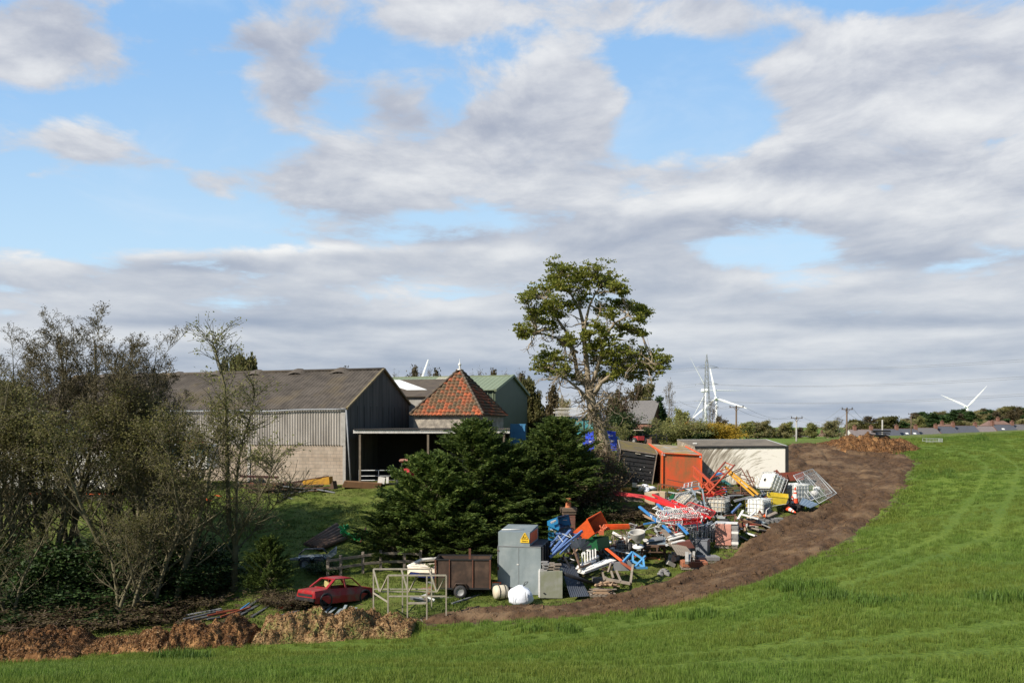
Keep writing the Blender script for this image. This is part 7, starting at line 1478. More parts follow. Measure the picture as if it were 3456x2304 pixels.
framed('rusty_rack', 'thin rusty frame right of the orange mast', 'steel frame', [('bar', [(2470,1592,93,2500,1580,93.5),(2500,1578,93.5,2540,1645,91),(2440,1640,91,2500,1632,92),(2430,1618,92,2500,1585,93.5),(2498,1612,92.6,2545,1625,92.6),(2498,1600,93,2538,1610,93),(2540,1608,93,2546,1628,92.4),(2498,1600,93,2500,1665,90),(2440,1685,89.4,2448,1640,91),(2420,1676,89.6,2500,1680,89.6),(2520,1585,93.8,2545,1640,92)], RUST, .045, False)])
framed('rusty_stand', 'dark rusty stand before the orange lorry body', 'steel stand', [('bar', [(2222,1632,91,2298,1645,90,.07),(2222,1632,91,2218,1668,88.6,.05),(2232,1636,91,2228,1660,89.4,.05),(2252,1617,92,2308,1628,91.6,.05),(2300,1640,90,2302,1672,88.5,.05)], RUST, .06, False)])
framed('small_gate', 'small grey gate propped before the orange lorry body', 'gate', [('bar', [(2310,1632,91,2360,1621,92),(2310,1640,90.8,2358,1630,91.6),(2310,1632,91,2308,1648,90.5),(2360,1621,92,2358,1640,91),(2324,1629,91.2,2322,1645,90.7),(2336,1626,91.4,2334,1642,90.9)], GST, .045, False)])
framed('tube_stand', 'pale grey square tube frame straddling the crumpled tank', 'steel frame', [('tube', [(2285,1652,90,2358,1639,90.6,.08),(2290,1668,88.6,2368,1650,89.4,.08),(2332,1646,89.8,2346,1672,88,.08),(2358,1640,90.6,2372,1655,89.4,.08),(2370,1652,89.4,2382,1725,86,.08),(2345,1655,89.2,2352,1720,86,.06)], ZNC, .06, False)])
b = Wp(2412,1600,97); mb = MB(); mb.path([(0,0,0),(.28,.02,.06),(.6,.05,.04)],.05,8); mb.box((.25,0,0),(.4,.08,.12)); one('blue_cylinder', mb, BLU, 'bright blue hydraulic part lying by the orange mast against the white side', 'hydraulic ram', origin=(0,0,0)).location = Wp(2412,1600,94)
bars('dark_board', [(2420+i*6,1660-i*6,90.5+i*.3,2530+i*3,1668-i*7,90.5+i*.3,.3) for i in range(4)], LOG, 'brown board in the heap under the rusty frames', 'board', 'brown boards under the frames', h=.05)
bars('teal_sheet', [(2475,1655,91,2520,1650,91.4,.4),(2440,1620,93,2470,1640,92,.3)], TEAL, 'dark teal panel in the heap right of the orange mast', 'panel', 'teal panels', h=.05)
bars('grey_sheet_strip', [(2460,1672,89.4,2504,1670,89.8,.35),(2478,1688,88.8,2560,1668,90.2,.16),(2480,1692,88.4,2600,1660,90.6,.10)], GRC, 'grey metal strip lying above the clean caged tank', 'strip', 'grey strips above the clean tank', h=.04)
bars('blue_angle', [(2470,1730,86.6,2500,1700,88,.1),(2438,1640,91,2452,1660,90,.07)], DBL, 'dark blue angle piece in the heap between the two cream tanks', 'bar', 'dark blue pieces')
mb = MB(); slab(mb, px([(2175,1661),(2210,1664),(2210,1702),(2176,1698)], 87.5), (.55,.55,.05)); one('cream_crate', mb, CRC, 'cream wooden crate behind the glossy red beams', 'crate'); mb = MB(); slab(mb, px([(2222,1658),(2244,1660),(2244,1690),(2222,1690)], 88), (.2,.5,.0)); one('cream_crate', mb, CRC, 'second cream crate just right of the first one', 'crate')
mb = MB(); slab(mb, px([(2262,1672),(2276,1664),(2272,1684),(2255,1682)], 87.6), (.1,.2,0)); one('green_sheet_piece', mb, GRN, 'small green sheet piece right of the cream crates', 'sheet')
mb = MB(); mb.path([Wp(2096,1649,91),Wp(2130,1650,91)],.11,12); one('orange_roll', mb, mat('orange_roll', (.6,.30,.05)), 'short orange yellow cylinder lying below the black container', 'cylinder'); mb = MB(); slab(mb, px([(2133,1628),(2149,1630),(2147,1644),(2134,1642)], 91), (.05,.15,0)); one('small_box', mb, CRM, 'small cream box standing at the black container sill', 'box')
for k, (u, v) in enumerate([(2160,1648),(2178,1646),(2192,1652),(2200,1655),(2168,1656),(2185,1658)]): blb = MB(); blb.lathe([(.1,0),(.26,.03),(.28,.12),(.2,.2),(.02,.23)],10); o_ = one('filled_sack', blb, BAG if k%2 else CRM, 'small filled sack in the row below the black container', 'sack', 'sacks below the black container', origin=(0,0,0)); o_.location = G(u,v); o_.rotation_euler = (.2*k,.1,k)
bars('broken_pallet_piece', [(2100+i*3,1676+i*4,87.4-i*.2,2160+i*3,1680+i*4,87.2-i*.2,.07) for i in range(4)], TMG, 'pallet slat half sunk in weeds left of the cream crate', 'slat', 'slats left of the cream crate', h=.03)
# ---- tyres, barrel, slabs and blocks on the right
for u, v, q in ((2448,1765,.28),(2470,1778,.25)): b = G(u,v); mb = MB(); mb.lathe([(q*.55,-.1),(q*.95,-.1),(q,0),(q*.95,.1),(q*.55,.1),(q*.5,0),(q*.55,-.1)],20,cap=False); one('discarded_tyre', mb, TYR, 'old tyre lying flat beside the rusty barrel', 'tyre', 'old tyres', origin=(0,0,-.0)).location = b+Vector((0,.2,.12))
b = G(2505,1800); mb = MB(); mb.lathe([(.02,-.42),(.26,-.42),(.28,-.4),(.27,-.15),(.285,-.13),(.27,-.1),(.27,.15),(.285,.17),(.27,.2),(.28,.4),(.26,.42),(.02,.42)],18,(0,0,.28),Matrix.Rotation(R(90),4,'Y')); one('rusty_barrel', mb, mat('barrel_rust', (.16,.065,.03), .85, 0, (.09,.04,.025), 4, .8), 'rusty brown barrel lying behind the wrapped pink bricks', 'barrel', origin=(0,0,0)).location = b+Vector((0,.5,0))
bars('rust_post', [(2478,1765,83,2482,1735,84.5,.06),(2440,1740,85,2480,1736,84.6,.05),(2490,1758,84,2550,1757,84,.04)], RUST, 'rusty post and rail beside the tyre', 'rail', 'rusty rails by the tyre')
r = random.Random(55)
for k in range(26):
    mb = MB(); mb.box((0,0,0),(.45,.22,.10),Matrix.Rotation(r.uniform(-.15,.15),4,'Z')); u = 2545+(k%6)*17+r.uniform(-3,3); one('grey_paver', mb, BLQ, 'grey paving block in the low stack before the clean caged tank', 'paving block', 'low stack of paving blocks', origin=(0,0,0)).location = G(u,1772-(k%6)*2.2)+Vector((0,.25*((k//6)%2),.06+.11*(k//12)))
for i,(u,v,w_,m_,lb) in enumerate([(2548,1772,.9,CRC,'cream board lying on the slabs behind the pink bricks'),(2535,1788,.7,CRM,'small cream box at the mud edge right of the pink bricks'),(2575,1795,1.1,TMG,'grey board lying at the mud edge right of the pink bricks'),(2545,1812,.8,WHT,'white board lying lowest at the mud edge right of the pink bricks'),(2590,1782,.9,BLQ,'dark slab pile end at the mud edge'),(2520,1826,.5,BLQ,'short grey block right behind the pink brick pallet')]): mb = MB(); mb.box((0,.2,.1),(w_,.5,.07 if m_ not in (CRM,) else .28),Matrix.Rotation(.1*i,4,'Y')@Matrix.Rotation(.3*i,4,'Z')); one('loose_board', mb, m_, lb, 'board', origin=(0,0,0)).location = G(u,v)
b = G(2552,1765); t = hollow('terracotta_trough', [b+Vector((-.5,.0,.32)),b+Vector((.35,-.05,.36)),b+Vector((.28,-.05,.22)),b+Vector((-.42,0,.18))], (.25,.45,.02), TCN, TCN, 'terracotta coloured trough resting on the paving stack', 'trough', (0,), .025, None, CRC)
mb = MB(); slab(mb, px([(2575,1742),(2583,1734),(2584,1745)], 86), (.02,.12,0)); one('orange_wedge', mb, ORG, 'tiny orange wedge on the paving stack beside the trough', 'wedge')
bars('plastic_channel', [(2490,1752,85,2508,1722,86.4,.12),(2530,1742,85.5,2548,1728,86.2,.10),(2505,1735,85.6,2560,1750,85,.35)], WHT, 'cream plastic gutter piece in front of the clean caged tank', 'gutter', 'cream gutter pieces', h=.06)
bars('black_rod', [(2390,1738,85,2450,1722,86,.04),(2384,1730,85.4,2470,1732,86,.05)], BLK, 'black rod across the dirty cream tank', 'rod', 'black rods', tube=True)
# random small litter of the scrap heap: each piece its own object
r = random.Random(66); pal_ = [(TIM,'sawn wood'),(TMG,'grey wood'),(GST,'galvanised steel'),(BLK,'black plastic'),(RUST,'rusty steel'),(WHT,'white plastic'),(LOG,'brown wood'),(GRC,'grey sheet')]
zone = [(1960,1930,2060,1850,26),(2060,1890,2160,1790,26),(2160,1880,2260,1790,30),(2220,1850,2320,1740,26),(2300,1800,2400,1720,16),(2330,1740,2440,1680,26),(2420,1720,2560,1650,26),(2480,1800,2600,1740,14),(2560,1700,2680,1650,10),(1890,1900,1960,1830,14),(2240,1700,2340,1660,12),(1425,2030,1500,2000,8)]
for (u0,v0,u1,v1,n) in zone:
    for k in range(n):
        f = r.random(); u = u0+(u1-u0)*f; v = v0+(v1-v0)*min(1,max(0,f+r.gauss(0,.18))); m_, nm = r.choice(pal_); b = G(u,v); mb = MB(); L_ = r.uniform(.25,1.3); wd = r.uniform(.05,.22); mb.box((0,0,0),(L_,wd,r.uniform(.03,.16)),Matrix.Rotation(r.uniform(-.5,.5),4,'X')@Matrix.Rotation(r.gauss(0,.35),4,'Y')); o_ = one('scrap_piece', mb, m_, f'loose piece of {nm} lying in the scrap heap', 'scrap piece', f'loose pieces of {nm}', origin=(0,0,0)); o_.location = b+Vector((0,0,r.uniform(.04,.4))); o_.rotation_euler = (0,0,r.uniform(0,3.14))
# bent tubes and crumpled sheets among the scrap
r = random.Random(67)
for k in range(70):
    (u0,v0,u1,v1,n) = zone[r.randrange(10)]; f = r.random(); b = G(u0+(u1-u0)*f, v0+(v1-v0)*min(1,max(0,f+r.gauss(0,.15)))); m_, nm = r.choice([(GST,'grey steel'),(RUST,'rusty'),(WHT,'white'),(BLU,'blue'),(BLK,'black'),(RED,'red')])
    p = Vector((0,0,r.uniform(.1,.5))); d = Vector((r.gauss(0,1),r.gauss(0,.7),r.gauss(0,.25))).normalized(); q = [p]
    for j in range(8):
        if r.random() < .3: d = (d+Vector((r.gauss(0,.9),r.gauss(0,.9),r.gauss(0,.4)))).normalized()
        p = p+d*r.uniform(.08,.22); p.z = max(.03,p.z); q.append(p)
    mb = MB(); mb.path(q, r.uniform(.012,.03), 5); o_ = one('bent_tube', mb, m_, f'bent {nm} tube lying in the scrap heap', 'tube', f'bent {nm} tubes', origin=(0,0,0)); o_.location = b
for k in range(34):
    (u0,v0,u1,v1,n) = zone[r.randrange(9)]; f = r.random(); b = G(u0+(u1-u0)*f, v0+(v1-v0)*min(1,max(0,f+r.gauss(0,.15)))); m_, nm = r.choice([(ZNC,'grey'),(RUST,'rusty'),(WHT,'white'),(GRC,'dull grey'),(mat('torn_sheeting', (.5,.5,.48), .4, 0, (.3,.3,.28), 5, .6),'pale torn')])
    w_, l_ = r.uniform(.3,.8), r.uniform(.3,.9); vs = [(w_*(i/4-.5), l_*(j/4-.5), r.gauss(0,.07)+.15+.25*(i/4)*r.random()) for j in range(5) for i in range(5)]; mb = MB(); mb.add(vs+[(a,c,e-.012) for a,c,e in vs], [(j*5+i,j*5+i+1,j*5+i+6,j*5+i+5) for j in range(4) for i in range(4)]+[(25+j*5+i+5,25+j*5+i+6,25+j*5+i+1,25+j*5+i) for j in range(4) for i in range(4)])
    o_ = one('crumpled_sheet', mb, m_, f'crumpled {nm} sheet in the scrap heap', 'sheet', f'crumpled {nm} sheets', origin=(0,0,0)); o_.location = b; o_.rotation_euler = (r.gauss(0,.3),r.gauss(0,.3),r.uniform(0,6))
# ---------------------------------------------------------------- behind: blue bins, rubble, cream fence
def wbin(u, v, d, label, open_=False, rz=0):
    b = Wp(u,v,d); t = thing('wheelie_bin', label, 'bin', b, rz, 'blue bins by the sycamore'); BB = mat('bin_blue', (.06,.12,.72), .45, 0, (.05,.09,.5), 3, .5); mb = MB(); mb.box((0,0,.48),(.56,.62,.95),taper=1.12); mb.build('body', BB, t); mb = MB()
    if open_: mb.box((0,.36,1.22),(.6,.06,.6))
    else: mb.box((0,0,1.0),(.66,.72,.08)); mb.box((0,-.38,1.0),(.5,.05,.1))
    mb.build('lid', BB, t); mb = MB(); mb.box((0,-.34,.72),(.22,.01,.10)); mb.build('recycling_mark', WHT, t)
    for x in (-.25,.25): w_ = wheel(t,(x,.3,.1),.1,.05,'x')
wbin(1991,1522,118,'blue wheelie bin with raised lid left of the sycamore trunk',True); wbin(1983,1540,116,'lower blue bin in front of the one with the raised lid'); wbin(2050,1500,119,'blue bin standing just right of the sycamore trunk'); wbin(2062,1502,119,'second blue bin right of the sycamore trunk'); wbin(2066,1520,117,'darker blue tub below the pair of bins right of the trunk')
r = random.Random(77)
for k in range(40): mb = MB(); mb.box((0,0,0),(r.uniform(.2,.9),.2,.08),Matrix.Rotation(r.uniform(-.3,.3),4,'Y')); o_ = one('rubble_piece', mb, r.choice([LOG,TMG,TCN,BLQ]), 'broken board or brick in the rubble below the blue bins', 'rubble', 'rubble below the blue bins', origin=(0,0,0)); o_.location = G(r.uniform(1930,2020),r.uniform(1545,1620),85)+Vector((0,0,r.uniform(0,.4)))
bars('green_plank', [(2082,1474,120,2098,1496,117,.14)], GRN, 'green plank leaning behind the black container corner', 'plank', None)
# cottage garden rail and tractor
framed('garden_fence', 'dark post and rail garden fence before the cottage', 'fence', [('rail', [(2160,1467,140,2250,1470,142,.08),(2160,1478,140,2250,1481,142,.08),(2172,1462,140,2172,1490,140,.10),(2215,1463,141,2215,1491,141,.10),(2250,1463,142,2250,1491,142,.10),(2172,1482,140,2215,1465,141,.07)], BLK, .06, False)])
b = Wp(2150,1500,138); t = thing('small_tractor', 'small dark red tractor with pale cab roof left of the cottage gable', 'tractor', b, R(20)); t.scale = (.8,.8,.72); mb = MB(); mb.box((0,0,1.75),(1.1,1.1,.1),bev=.04); mb.build('cab_roof', CRM, t); mb = MB(); mb.box((0,0,.8),(.8,1.8,.5)); mb.build('body', FADR, t); mb = MB(); [mb.bar((x,y,1),(x,y,1.7),.06) for x in (-.45,.45) for y in (-.45,.45)]; mb.build('cab_post', BLK, t); [wheel(t,(x,y,.45),.45,.25,'x') for x in (-.6,.6) for y in (-.5,.7)]
# ---------------------------------------------------------------- in front of the barn
bars('stacked_board', [(1156+i*1.5,1640-i*3.4,97.4,1284+i,1647-i*3.4,97.8,.9) for i in range(6)], mat('stack_board', (.22,.115,.05), .85, 0, (.12,.07,.04), 4, .7), 'brown board in the neat stack at the barn corner', 'board', 'boards stacked at the barn corner', h=.045)
b = G(1220,1642,90); t = thing('field_gate', 'galvanised field gate across the open shed mouth', 'gate', Wp(1212,1638,98.5), 0); w = Wp(1354,1638,98.5).x - Wp(1212,1638,98.5).x; h = .95
mb = MB(); 
for z in (.12,.33,.6,.95): mb.path([(0,0,z),(w,0,z+.01)],.025,6)
mb.build('rails', GST, t)
for x in (0,w/2-.1,w): mb = MB(); mb.path([(x,0,.05),(x,0,1.0)],.025,6); mb.build('upright', GST, t)
mb = MB(); mb.box((0,0,.22),(.42,.25,.4),Matrix.Rotation(.15,4,'Y')); one('white_box', mb, WHT, 'small white box leaning on the field gate', 'box', origin=(0,0,0)).location = Wp(1288,1632,98); mb = MB(); mb.box((0,0,.2),(.16,.2,.38)); one('white_canister', mb, WHT, 'narrow white canister right of the small white box', 'canister', origin=(0,0,0)).location = Wp(1308,1630,98)
b = Wp(1395,1640,99); t = thing('old_tractor', 'faded red tractor with rounded pink brown cab roof half hidden by conifers', 'tractor', b, R(80)); mb = MB(); mb.box((0,0,1.62),(1.3,1.5,.2),bev=.08); mb.build('cab_roof', mat('faded_pink', (.33,.16,.12), .8), t); mb = MB(); mb.box((0,0,.85),(.9,1.2,.5)); mb.box((-1.1,0,.8),(1.2,.6,.5),bev=.08); mb.build('bonnet', FADR, t); mb = MB(); [mb.bar((x,y,1),(x,y,1.55),.06) for x in (-.5,.5) for y in (-.6,.6)]; mb.build('cab_post', BLK, t); [wheel(t,(.3,y,.55),.55,.3) for y in (-.7,.7)]; [wheel(t,(-1.4,y,.35),.35,.2) for y in (-.5,.5)]
r = random.Random(88); mY = mat('old_yellow_panel', (.60,.32,.03), .6, 0, (.35,.17,.03), 4, .7)
mb = MB(); slab(mb, px([(1020,1622),(1110,1608),(1112,1634),(1024,1640)], 97), (.1,.6,.0)); one('yellow_machine_sheet', mb, mY, 'yellow machine panel lying against the barn wall', 'panel')
bars('barn_scrap_bar', [(800+r.uniform(0,180),1622+r.uniform(0,45),96+r.random()*2,900+r.uniform(20,230),1625+r.uniform(0,42),96+r.random()*2,r.uniform(.08,.2)) for i in range(34)], LOG, 'brown bar or plank in the long scrap row before the barn wall', 'bar', 'brown scrap before the barn', h=.06)
bars('orange_scrap_plank', [(845+i*20,1630+i*3,97,960+i*22,1640+i*4,97,.12) for i in range(4)], mat('rust_orange', (.3,.07,.03)), 'rusty orange plank in the scrap row before the barn', 'plank', 'orange planks before the barn', h=.05)
bars('grey_scrap_sheet', [(955,1640,96,1030,1648,96.4,.4),(1072,1650,96,1132,1662,95.5,.35),(950,1668,94.5,1060,1652,96,.14),(960,1676,94,1010,1688,93.5,.2)], GRC, 'grey sheet in the scrap row before the barn', 'sheet', 'grey sheets before the barn', h=.03)
bars('dark_girder', [(810,1606,98,940,1610,98.5,.22),(970,1632,97.5,1110,1608,98.5,.18)], mat('dark_red_girder', (.09,.035,.03), .7), 'dark red girder propped against the barn wall', 'girder', 'dark girders before the barn', h=.14)
bars('orange_mesh_strip', [(660,1678,92.5,690,1682,92.3,.1),(685,1680,92.4,714,1690,92,.16),(725,1670,92.8,748,1674,92.6,.1),(770,1684,92.4,784,1680,92.6,.1)], ORG, 'scrap of bright orange mesh on the lawn behind the copse', 'mesh strip', 'orange mesh scraps', h=.05)
bars('pale_stake', [(797,1685,92,802,1626,93,.10)], WHT, 'pale upright stake beside the slender tree', 'stake', None)
mb = MB(); slab(mb, px([(1110,1650),(1122,1622),(1127,1650)], 96), (.2,.2,0)); one('stone_lump', mb, LOG, 'pointed brown stone standing by the barn corner', 'stone')
# ---- logs, green machine, flatbed trailer, rails
for i in range(6):
    mb = MB(); a = Wp(1030+i*9,1846+i*2.2,81.5-i*.25), Wp(1138+i*6,1778+i*9,86-i*.6); mb.path([a[0]+Vector((0,0,.12)), a[1]+Vector((0,0,.12))], .13, 10); one('old_log', mb, LOG, 'long old log or telegraph pole in the pile on the lawn', 'log', 'log pile on the lawn')
mb = MB(); r = random.Random(4)
t = thing('green_farm_implement', 'bright green folding farm implement with tubes, beside the log pile', 'farm implement', G(1165,1842))
o = t.location
for nm, seg in (('main_frame',[(1145,1775,1180,1808,.14),(1152,1800,1175,1770,.12),(1176,1800,1212,1825,.14),(1150,1790,1168,1812,.1),(1160,1772,1178,1782,.1)]),('arm',[(1196,1812,1206,1838,.10),(1180,1805,1205,1800,.1),(1210,1825,1240,1790,.12)]),('leg',[(1166,1810,1138,1834,.09),(1160,1815,1156,1838,.09),(1152,1834,1176,1838,.07)]),('ram',[(1178,1806,1188,1816,.06),(1200,1806,1216,1818,.06)])):
    for u0,v0,u1,v1,w_ in seg: mb = MB(); mb.bar(Wp(u0,v0,83)-o, Wp(u1,v1,83.4)-o, w_); mb.build(nm, TUR, t)
framed('teal_rack', 'teal open frame on the lawn below the green implement', 'steel frame', [('bar', [(1135,1842,82.6,1195,1838,83),(1135,1842,82.6,1178,1874,80.6),(1190,1840,83,1204,1874,80.8),(1165,1856,82,1196,1852,82.3)], TEAL, .08, False)])
bars('red_pipe', [(1080,1847,82,1200,1842,83,.06),(1235,1780,84.6,1212,1840,82,.07),(1200,1894,79.5,1245,1900,79.4,.08),(1208,1876,80.4,1240,1886,80,.05)], mat('dull_red', (.25,.05,.03)), 'dull red pipe lying on the lawn near the teal frame', 'pipe', 'dull red pipes', tube=True)
bars('brown_pole', [(1075,1852,81.6,1260,1845,82.4,.14)], LOG, 'long brown pole lying across the lawn below the log pile', 'pole', None, tube=True)
bars('blue_strip', [(1155,1894,79.6,1210,1872,80.6,.09)], LBL, 'light blue strip below the teal frame', 'strip', None); bars('pale_plank', [(1196,1903,79.2,1225,1906,79.1,.12)], WHT, 'short white plank below the red pipe', 'plank', None, h=.03)
b = G(1046,1926); t = thing('flatbed_trailer', 'small grey twin axle trailer parked on the lawn', 'trailer', b+Vector((0,.5,0)), R(12)); mb = MB(); mb.box((.05,0,.52),(1.5,.07,.10)); mb.box((.05,1.0,.52),(1.5,.07,.10)); mb.box((.05,.5,.50),(1.5,.95,.03)); mb.build('bed', ZNC, t); mb = MB(); mb.prism([(.75,.45),(1.15,.72),(1.15,.95),(.75,.62)],-.03,.03,'y'); mb.prism([(.75,.45),(1.15,.72),(1.15,.95),(.75,.62)],.97,1.03,'y'); mb.box((1.15,.5,.83),(.04,1.0,.22)); mb.build('tail_ramp', ZNC, t)
for x in (-.35,.32): wheel(t,(x,-.08,.27),.27,.16); wheel(t,(x,1.08,.27),.27,.16); mb = MB(); mb.path([(x-.3,-.08,.45),(x-.2,-.08,.6),(x+.2,-.08,.6),(x+.3,-.08,.45)],.035,6); mb.build('mudguard', DSH, t)
mb = MB(); mb.bar((-.7,.5,.5),(-1.25,.5,.42),.08); mb.bar((-.7,.0,.5),(-1.25,.5,.42),.06); mb.build('drawbar', ZNC, t); mb = MB(); mb.path([(-.7,1.05,.55),(-.4,1.05,.85),(.5,1.05,.85),(.7,1.05,.6)],.04,6); mb.build('rail', DSH, t)
# timber fence behind the car
fp = [(1107,1950),(1150,1944),(1225,1932),(1285,1925),(1365,1922),(1420,1926)]
t = thing('post_fence', 'old post and rail fence in the shade behind the red car', 'fence', G(1107,1950)); o = t.location; pp = [G(u,v) for u,v in fp]
for q in pp: mb = MB(); mb.bar(q-o-Vector((0,0,.1)), q-o+Vector((0,0,1.02)), .13); mb.build('post', TMG, t)
for a, c in zip(pp, pp[1:]):
    for z in (.45,.85): mb = MB(); mb.bar(a-o+Vector((0,-.08,z)), c-o+Vector((0,-.08,z-.02)), .04, .12); mb.build('rail', TMG, t)
# ---- lorries behind the copse
def boxlorry(u0,u1,vt,vb,d,label,name='box_lorry'):
    a, b = Wp(u0,vb,d), Wp(u1,vb,d); w = b.x-a.x; h = Wp(u0,vt,d).z-a.z; t = thing(name, label, 'lorry', Vector(((a.x+b.x)/2,a.y,a.z))); mb = MB(); mb.box((0,1.2,h/2+.35),(w,2.4,h-.7),bev=.04); mb.build('box_body', WHT, t); mb = MB(); mb.box((0,-.01,.42),(w,.03,.07)); mb.build('orange_line', ORG, t); mb = MB(); mb.box((0,1.2,.2),(w*.96,1.6,.3)); mb.build('chassis', BLK, t)
    for x in (-w*.35,-w*.2,w*.3): wheel(t,(x,.15,.0),.45,.28)
    return t
boxlorry(-30,420,1525,1690,94,'long white box lorry with thin orange line behind the copse','box_lorry')
t = thing('striped_boat', 'white topped vehicle with red stripe on its roof before the ribbed barn wall', 'vehicle', Wp(590,1600,97)); mb = MB(); mb.box((0,1,1.7),(4.2,2,.22),bev=.08); mb.build('roof', WHT, t); mb = MB(); mb.box((.7,0,2.0),(2.2,.5,.14)); mb.build('red_roof_stripe', RED, t); mb = MB(); mb.box((0,1,1.35),(4.0,1.9,.5)); mb.build('window_band', M['glass'], t); mb = MB(); mb.box((0,1,.7),(4.1,2,.85),bev=.08); mb.build('body', WHT, t); [wheel(t,(x,.05,.0),.42,.25) for x in (-1.4,1.4)]; mb = MB(); mb.box((1.9,.0,1.95),(1.4,.06,.05)); mb.box((1.9,.0,1.85),(1.4,.06,.05)); mb.build('roof_rail', WHT, t)
mb = MB(); mb.box((0,1,1.1),(1.4,1.8,2.2),bev=.06); one('white_van', mb, mat('bluish_white', (.5,.58,.75), .5), 'bluish white van body glimpsed through the copse, above the box lorry', 'van', origin=(0,0,0)).location = Wp(215,1540,104)
# ---------------------------------------------------------------- manure heaps
MAN = mat('straw_manure', (.20,.10,.042), .95, 0, (.06,.028,.013), 3.2, .95, .07, 9, .1, edge=(.38,.62), col3=(.32,.175,.075), sc3=2.1); MAN2 = mat('pale_straw_manure', (.34,.22,.11), .95, 0, (.13,.08,.04), 3.4, .9, .06, 9, .1, edge=(.38,.62), col3=(.15,.17,.05), sc3=1.5)
def heap(path, m, label, seed=1, wd=1.3, name='manure_heap', HS=.85):
    """path: (u, v of the near foot, height m)"""
    Pp = [(G(u, v), h) for u, v, h in path]; xs = np.array([p.x for p, h in Pp]); ys = np.array([p.y for p, h in Pp]); hs = np.array([h for p, h in Pp])
    x0, x1 = xs.min()-wd, xs.max()+wd
    def zf(X, Y):
        yc = np.interp(X, xs, ys) + wd*.9; hh = np.interp(X, xs, hs, left=0, right=0); en = np.clip((X-xs.min()+.5)/.6,0,1)*np.clip((xs.max()+.5-X)/.6,0,1)
        q = np.clip(1-(np.abs(Y-yc)/(wd*(.9+.45*vnoise(X,X*0,.9,seed))))**2,0,1)**.9
        lump = .28+1.55*np.clip(vnoise(X,Y*.6,1.0,seed+3,3,.6)*1.25-.12,0,1)**1.2; fine = (vnoise(X,Y,2.9,seed+5,5,.74)-.5)*.6
        rid = 1-np.abs(vnoise(X,Y,2.1,seed+9,4,.6)*2-1); Z = hh*HS*q*en*lump*1.02 + (fine+(rid-.6)*.32)*np.clip(q*3,0,1)*en*np.clip(hh*1.3,.3,1)
        return H(X,Y) - .06 + np.where(q*en > 0, Z, -.1)
    yc0, yc1 = ys.min()-wd*.7, ys.max()+wd*2.4
    o = gridmesh(name, np.arange(x0,x1,.055), np.arange(yc0,yc1,.055), zf, [m], keep=lambda X,Y: (np.abs(Y-np.interp(X,xs,ys)-wd*.9) < wd*1.35), smooth=False); tag(o, label, 'manure heap', 'manure heaps'); return o, zf, (x0,x1,xs,ys,wd)
HP = [heap([(-160,2235,.6),(-60,2228,1.0),(60,2222,1.0),(170,2216,.85),(262,2212,.3)], MAN, 'dark reddish manure heap cut off by the left edge', 2),
 heap([(270,2208,.5),(340,2206,.75),(450,2200,.72),(540,2200,.7)], MAN, 'low reddish manure heap second from the left edge', 5, 1.2),
 heap([(545,2199,.7),(620,2192,1.15),(700,2190,1.2),(770,2186,1.0),(830,2184,.4)], MAN, 'tallest reddish manure heap in the middle of the row', 8, 1.35),
 heap([(850,2180,.8),(930,2172,1.0),(1030,2168,1.15),(1090,2168,.95),(1170,2165,1.0)], MAN2, 'pale weathered manure heap before the red car', 12, 1.35),
 heap([(1150,2165,.9),(1230,2160,.95),(1310,2156,.7),(1385,2152,.5)], MAN2, 'palest manure heap at the right end by the greenhouse frame', 15, 1.3),
 heap([(2805,1514,.15),(2850,1522,.85),(2900,1528,1.5),(2960,1532,2.0),(3005,1530,1.7),(3050,1526,1.1),(3080,1520,.9),(3104,1514,.4)], MAN, 'large reddish manure heap at the top of the mud track', 19, 2.2, HS=.52)]
STR = leafmat('straw_bits', (.14,.07,.03), (.30,.17,.075), .1, (.5,.36,.2)); STD = leafmat('dark_straw_bits', (.06,.03,.015), (.2,.11,.05), .1)
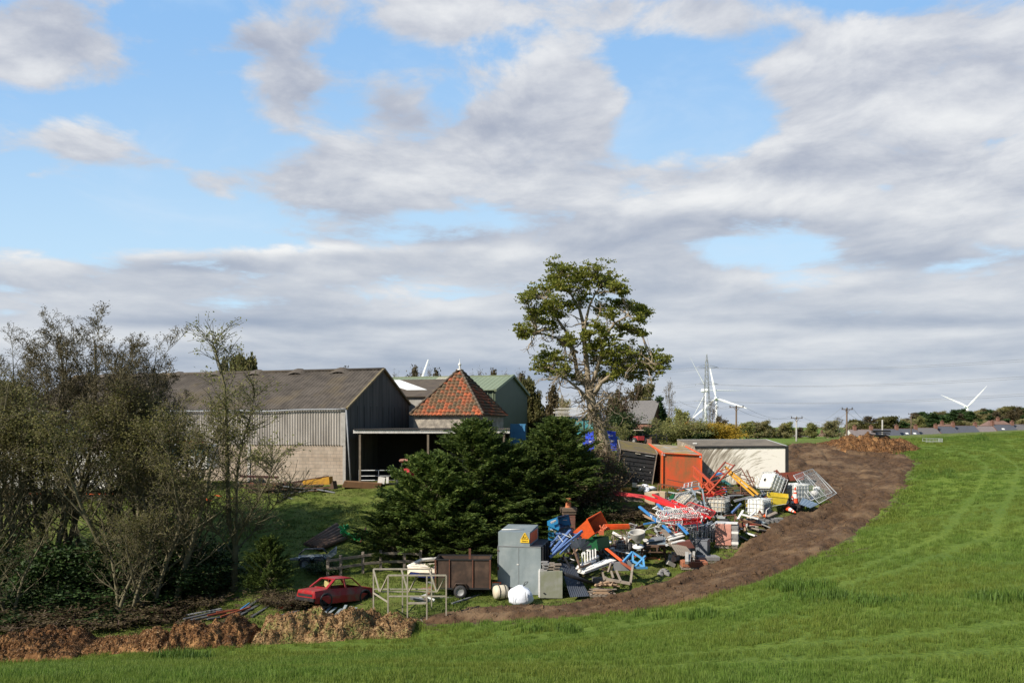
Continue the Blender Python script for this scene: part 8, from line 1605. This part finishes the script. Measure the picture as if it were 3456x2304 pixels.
for hi, (o, zf, (x0,x1,xs,ys,wd)) in enumerate(HP):
    n = 10000 if hi < 5 else 10000; X = nr.uniform(x0+wd*.6,x1-wd*.6,n); Y = np.interp(X,xs,ys)+wd*.9+nr.uniform(-1.15,1.05,n)*wd; Z = zf(X,Y); k = Z > H(X,Y)+.0; P_ = np.c_[X[k],Y[k],Z[k]+.015]
    ch = leafmesh('straw', P_, .027 if hi < 5 else .045, STD if hi in (0,2,5) else STR, None, 60+hi, 4.2); ch.parent = o
b = Wp(2972,1461,126); mb = MB()
r = random.Random(5)
for k in range(7): a = b+Vector((r.uniform(-.9,-.3),r.uniform(-.3,.3),r.uniform(-.15,.2))); mb.bar(a, a+Vector((r.uniform(.8,1.5),r.uniform(-.2,.2),r.uniform(-.25,.0))), r.uniform(.06,.14))
one('black_implement', mb, BLK, 'black metal implement lying across the top of the far manure heap', 'implement')
cage(3155,1496,1.3,.42,.8,GST,'low grey wire cage on the grass right of the far manure heap',R(-6),name='mesh_enclosure',r_=.011)
# scattered clods along the track
cl = []
for k in range(11000):
    i = r.randrange(len(TRK)-1); q = nr.uniform(0,1); 
    x_, y_ = TRK[i]*(1-q)+TRK[i+1]*q; cl.append((x_+nr.normal()*1.6, y_+nr.normal()*2.0))
cl = np.array(cl); k = sdf(TRK, cl[:,0], cl[:,1]) < .25; cl = cl[k]; mb = MB(); rr_ = random.Random(3)
z = track_z(cl[:,0], cl[:,1])
for (x_, y_), z_ in zip(cl, z):
    s_ = rr_.uniform(.02,.085)*(1 if rr_.random() > .1 else 1.6); a_ = rr_.uniform(0,6.28); v_ = [Vector((x_+math.cos(a_+t_)*s_*rr_.uniform(.6,1.2), y_+math.sin(a_+t_)*s_*rr_.uniform(.6,1.2), z_-.03)) for t_ in (0,1.57,3.14,4.71)]+[Vector((x_+rr_.gauss(0,.02),y_,z_+s_*rr_.uniform(.5,.9)))]; mb.add(v_, [(0,1,4),(1,2,4),(2,3,4),(3,0,4)])
tag(mb.build('mud_clods', mud), 'brown clods of earth thrown up along the track', kind='stuff')
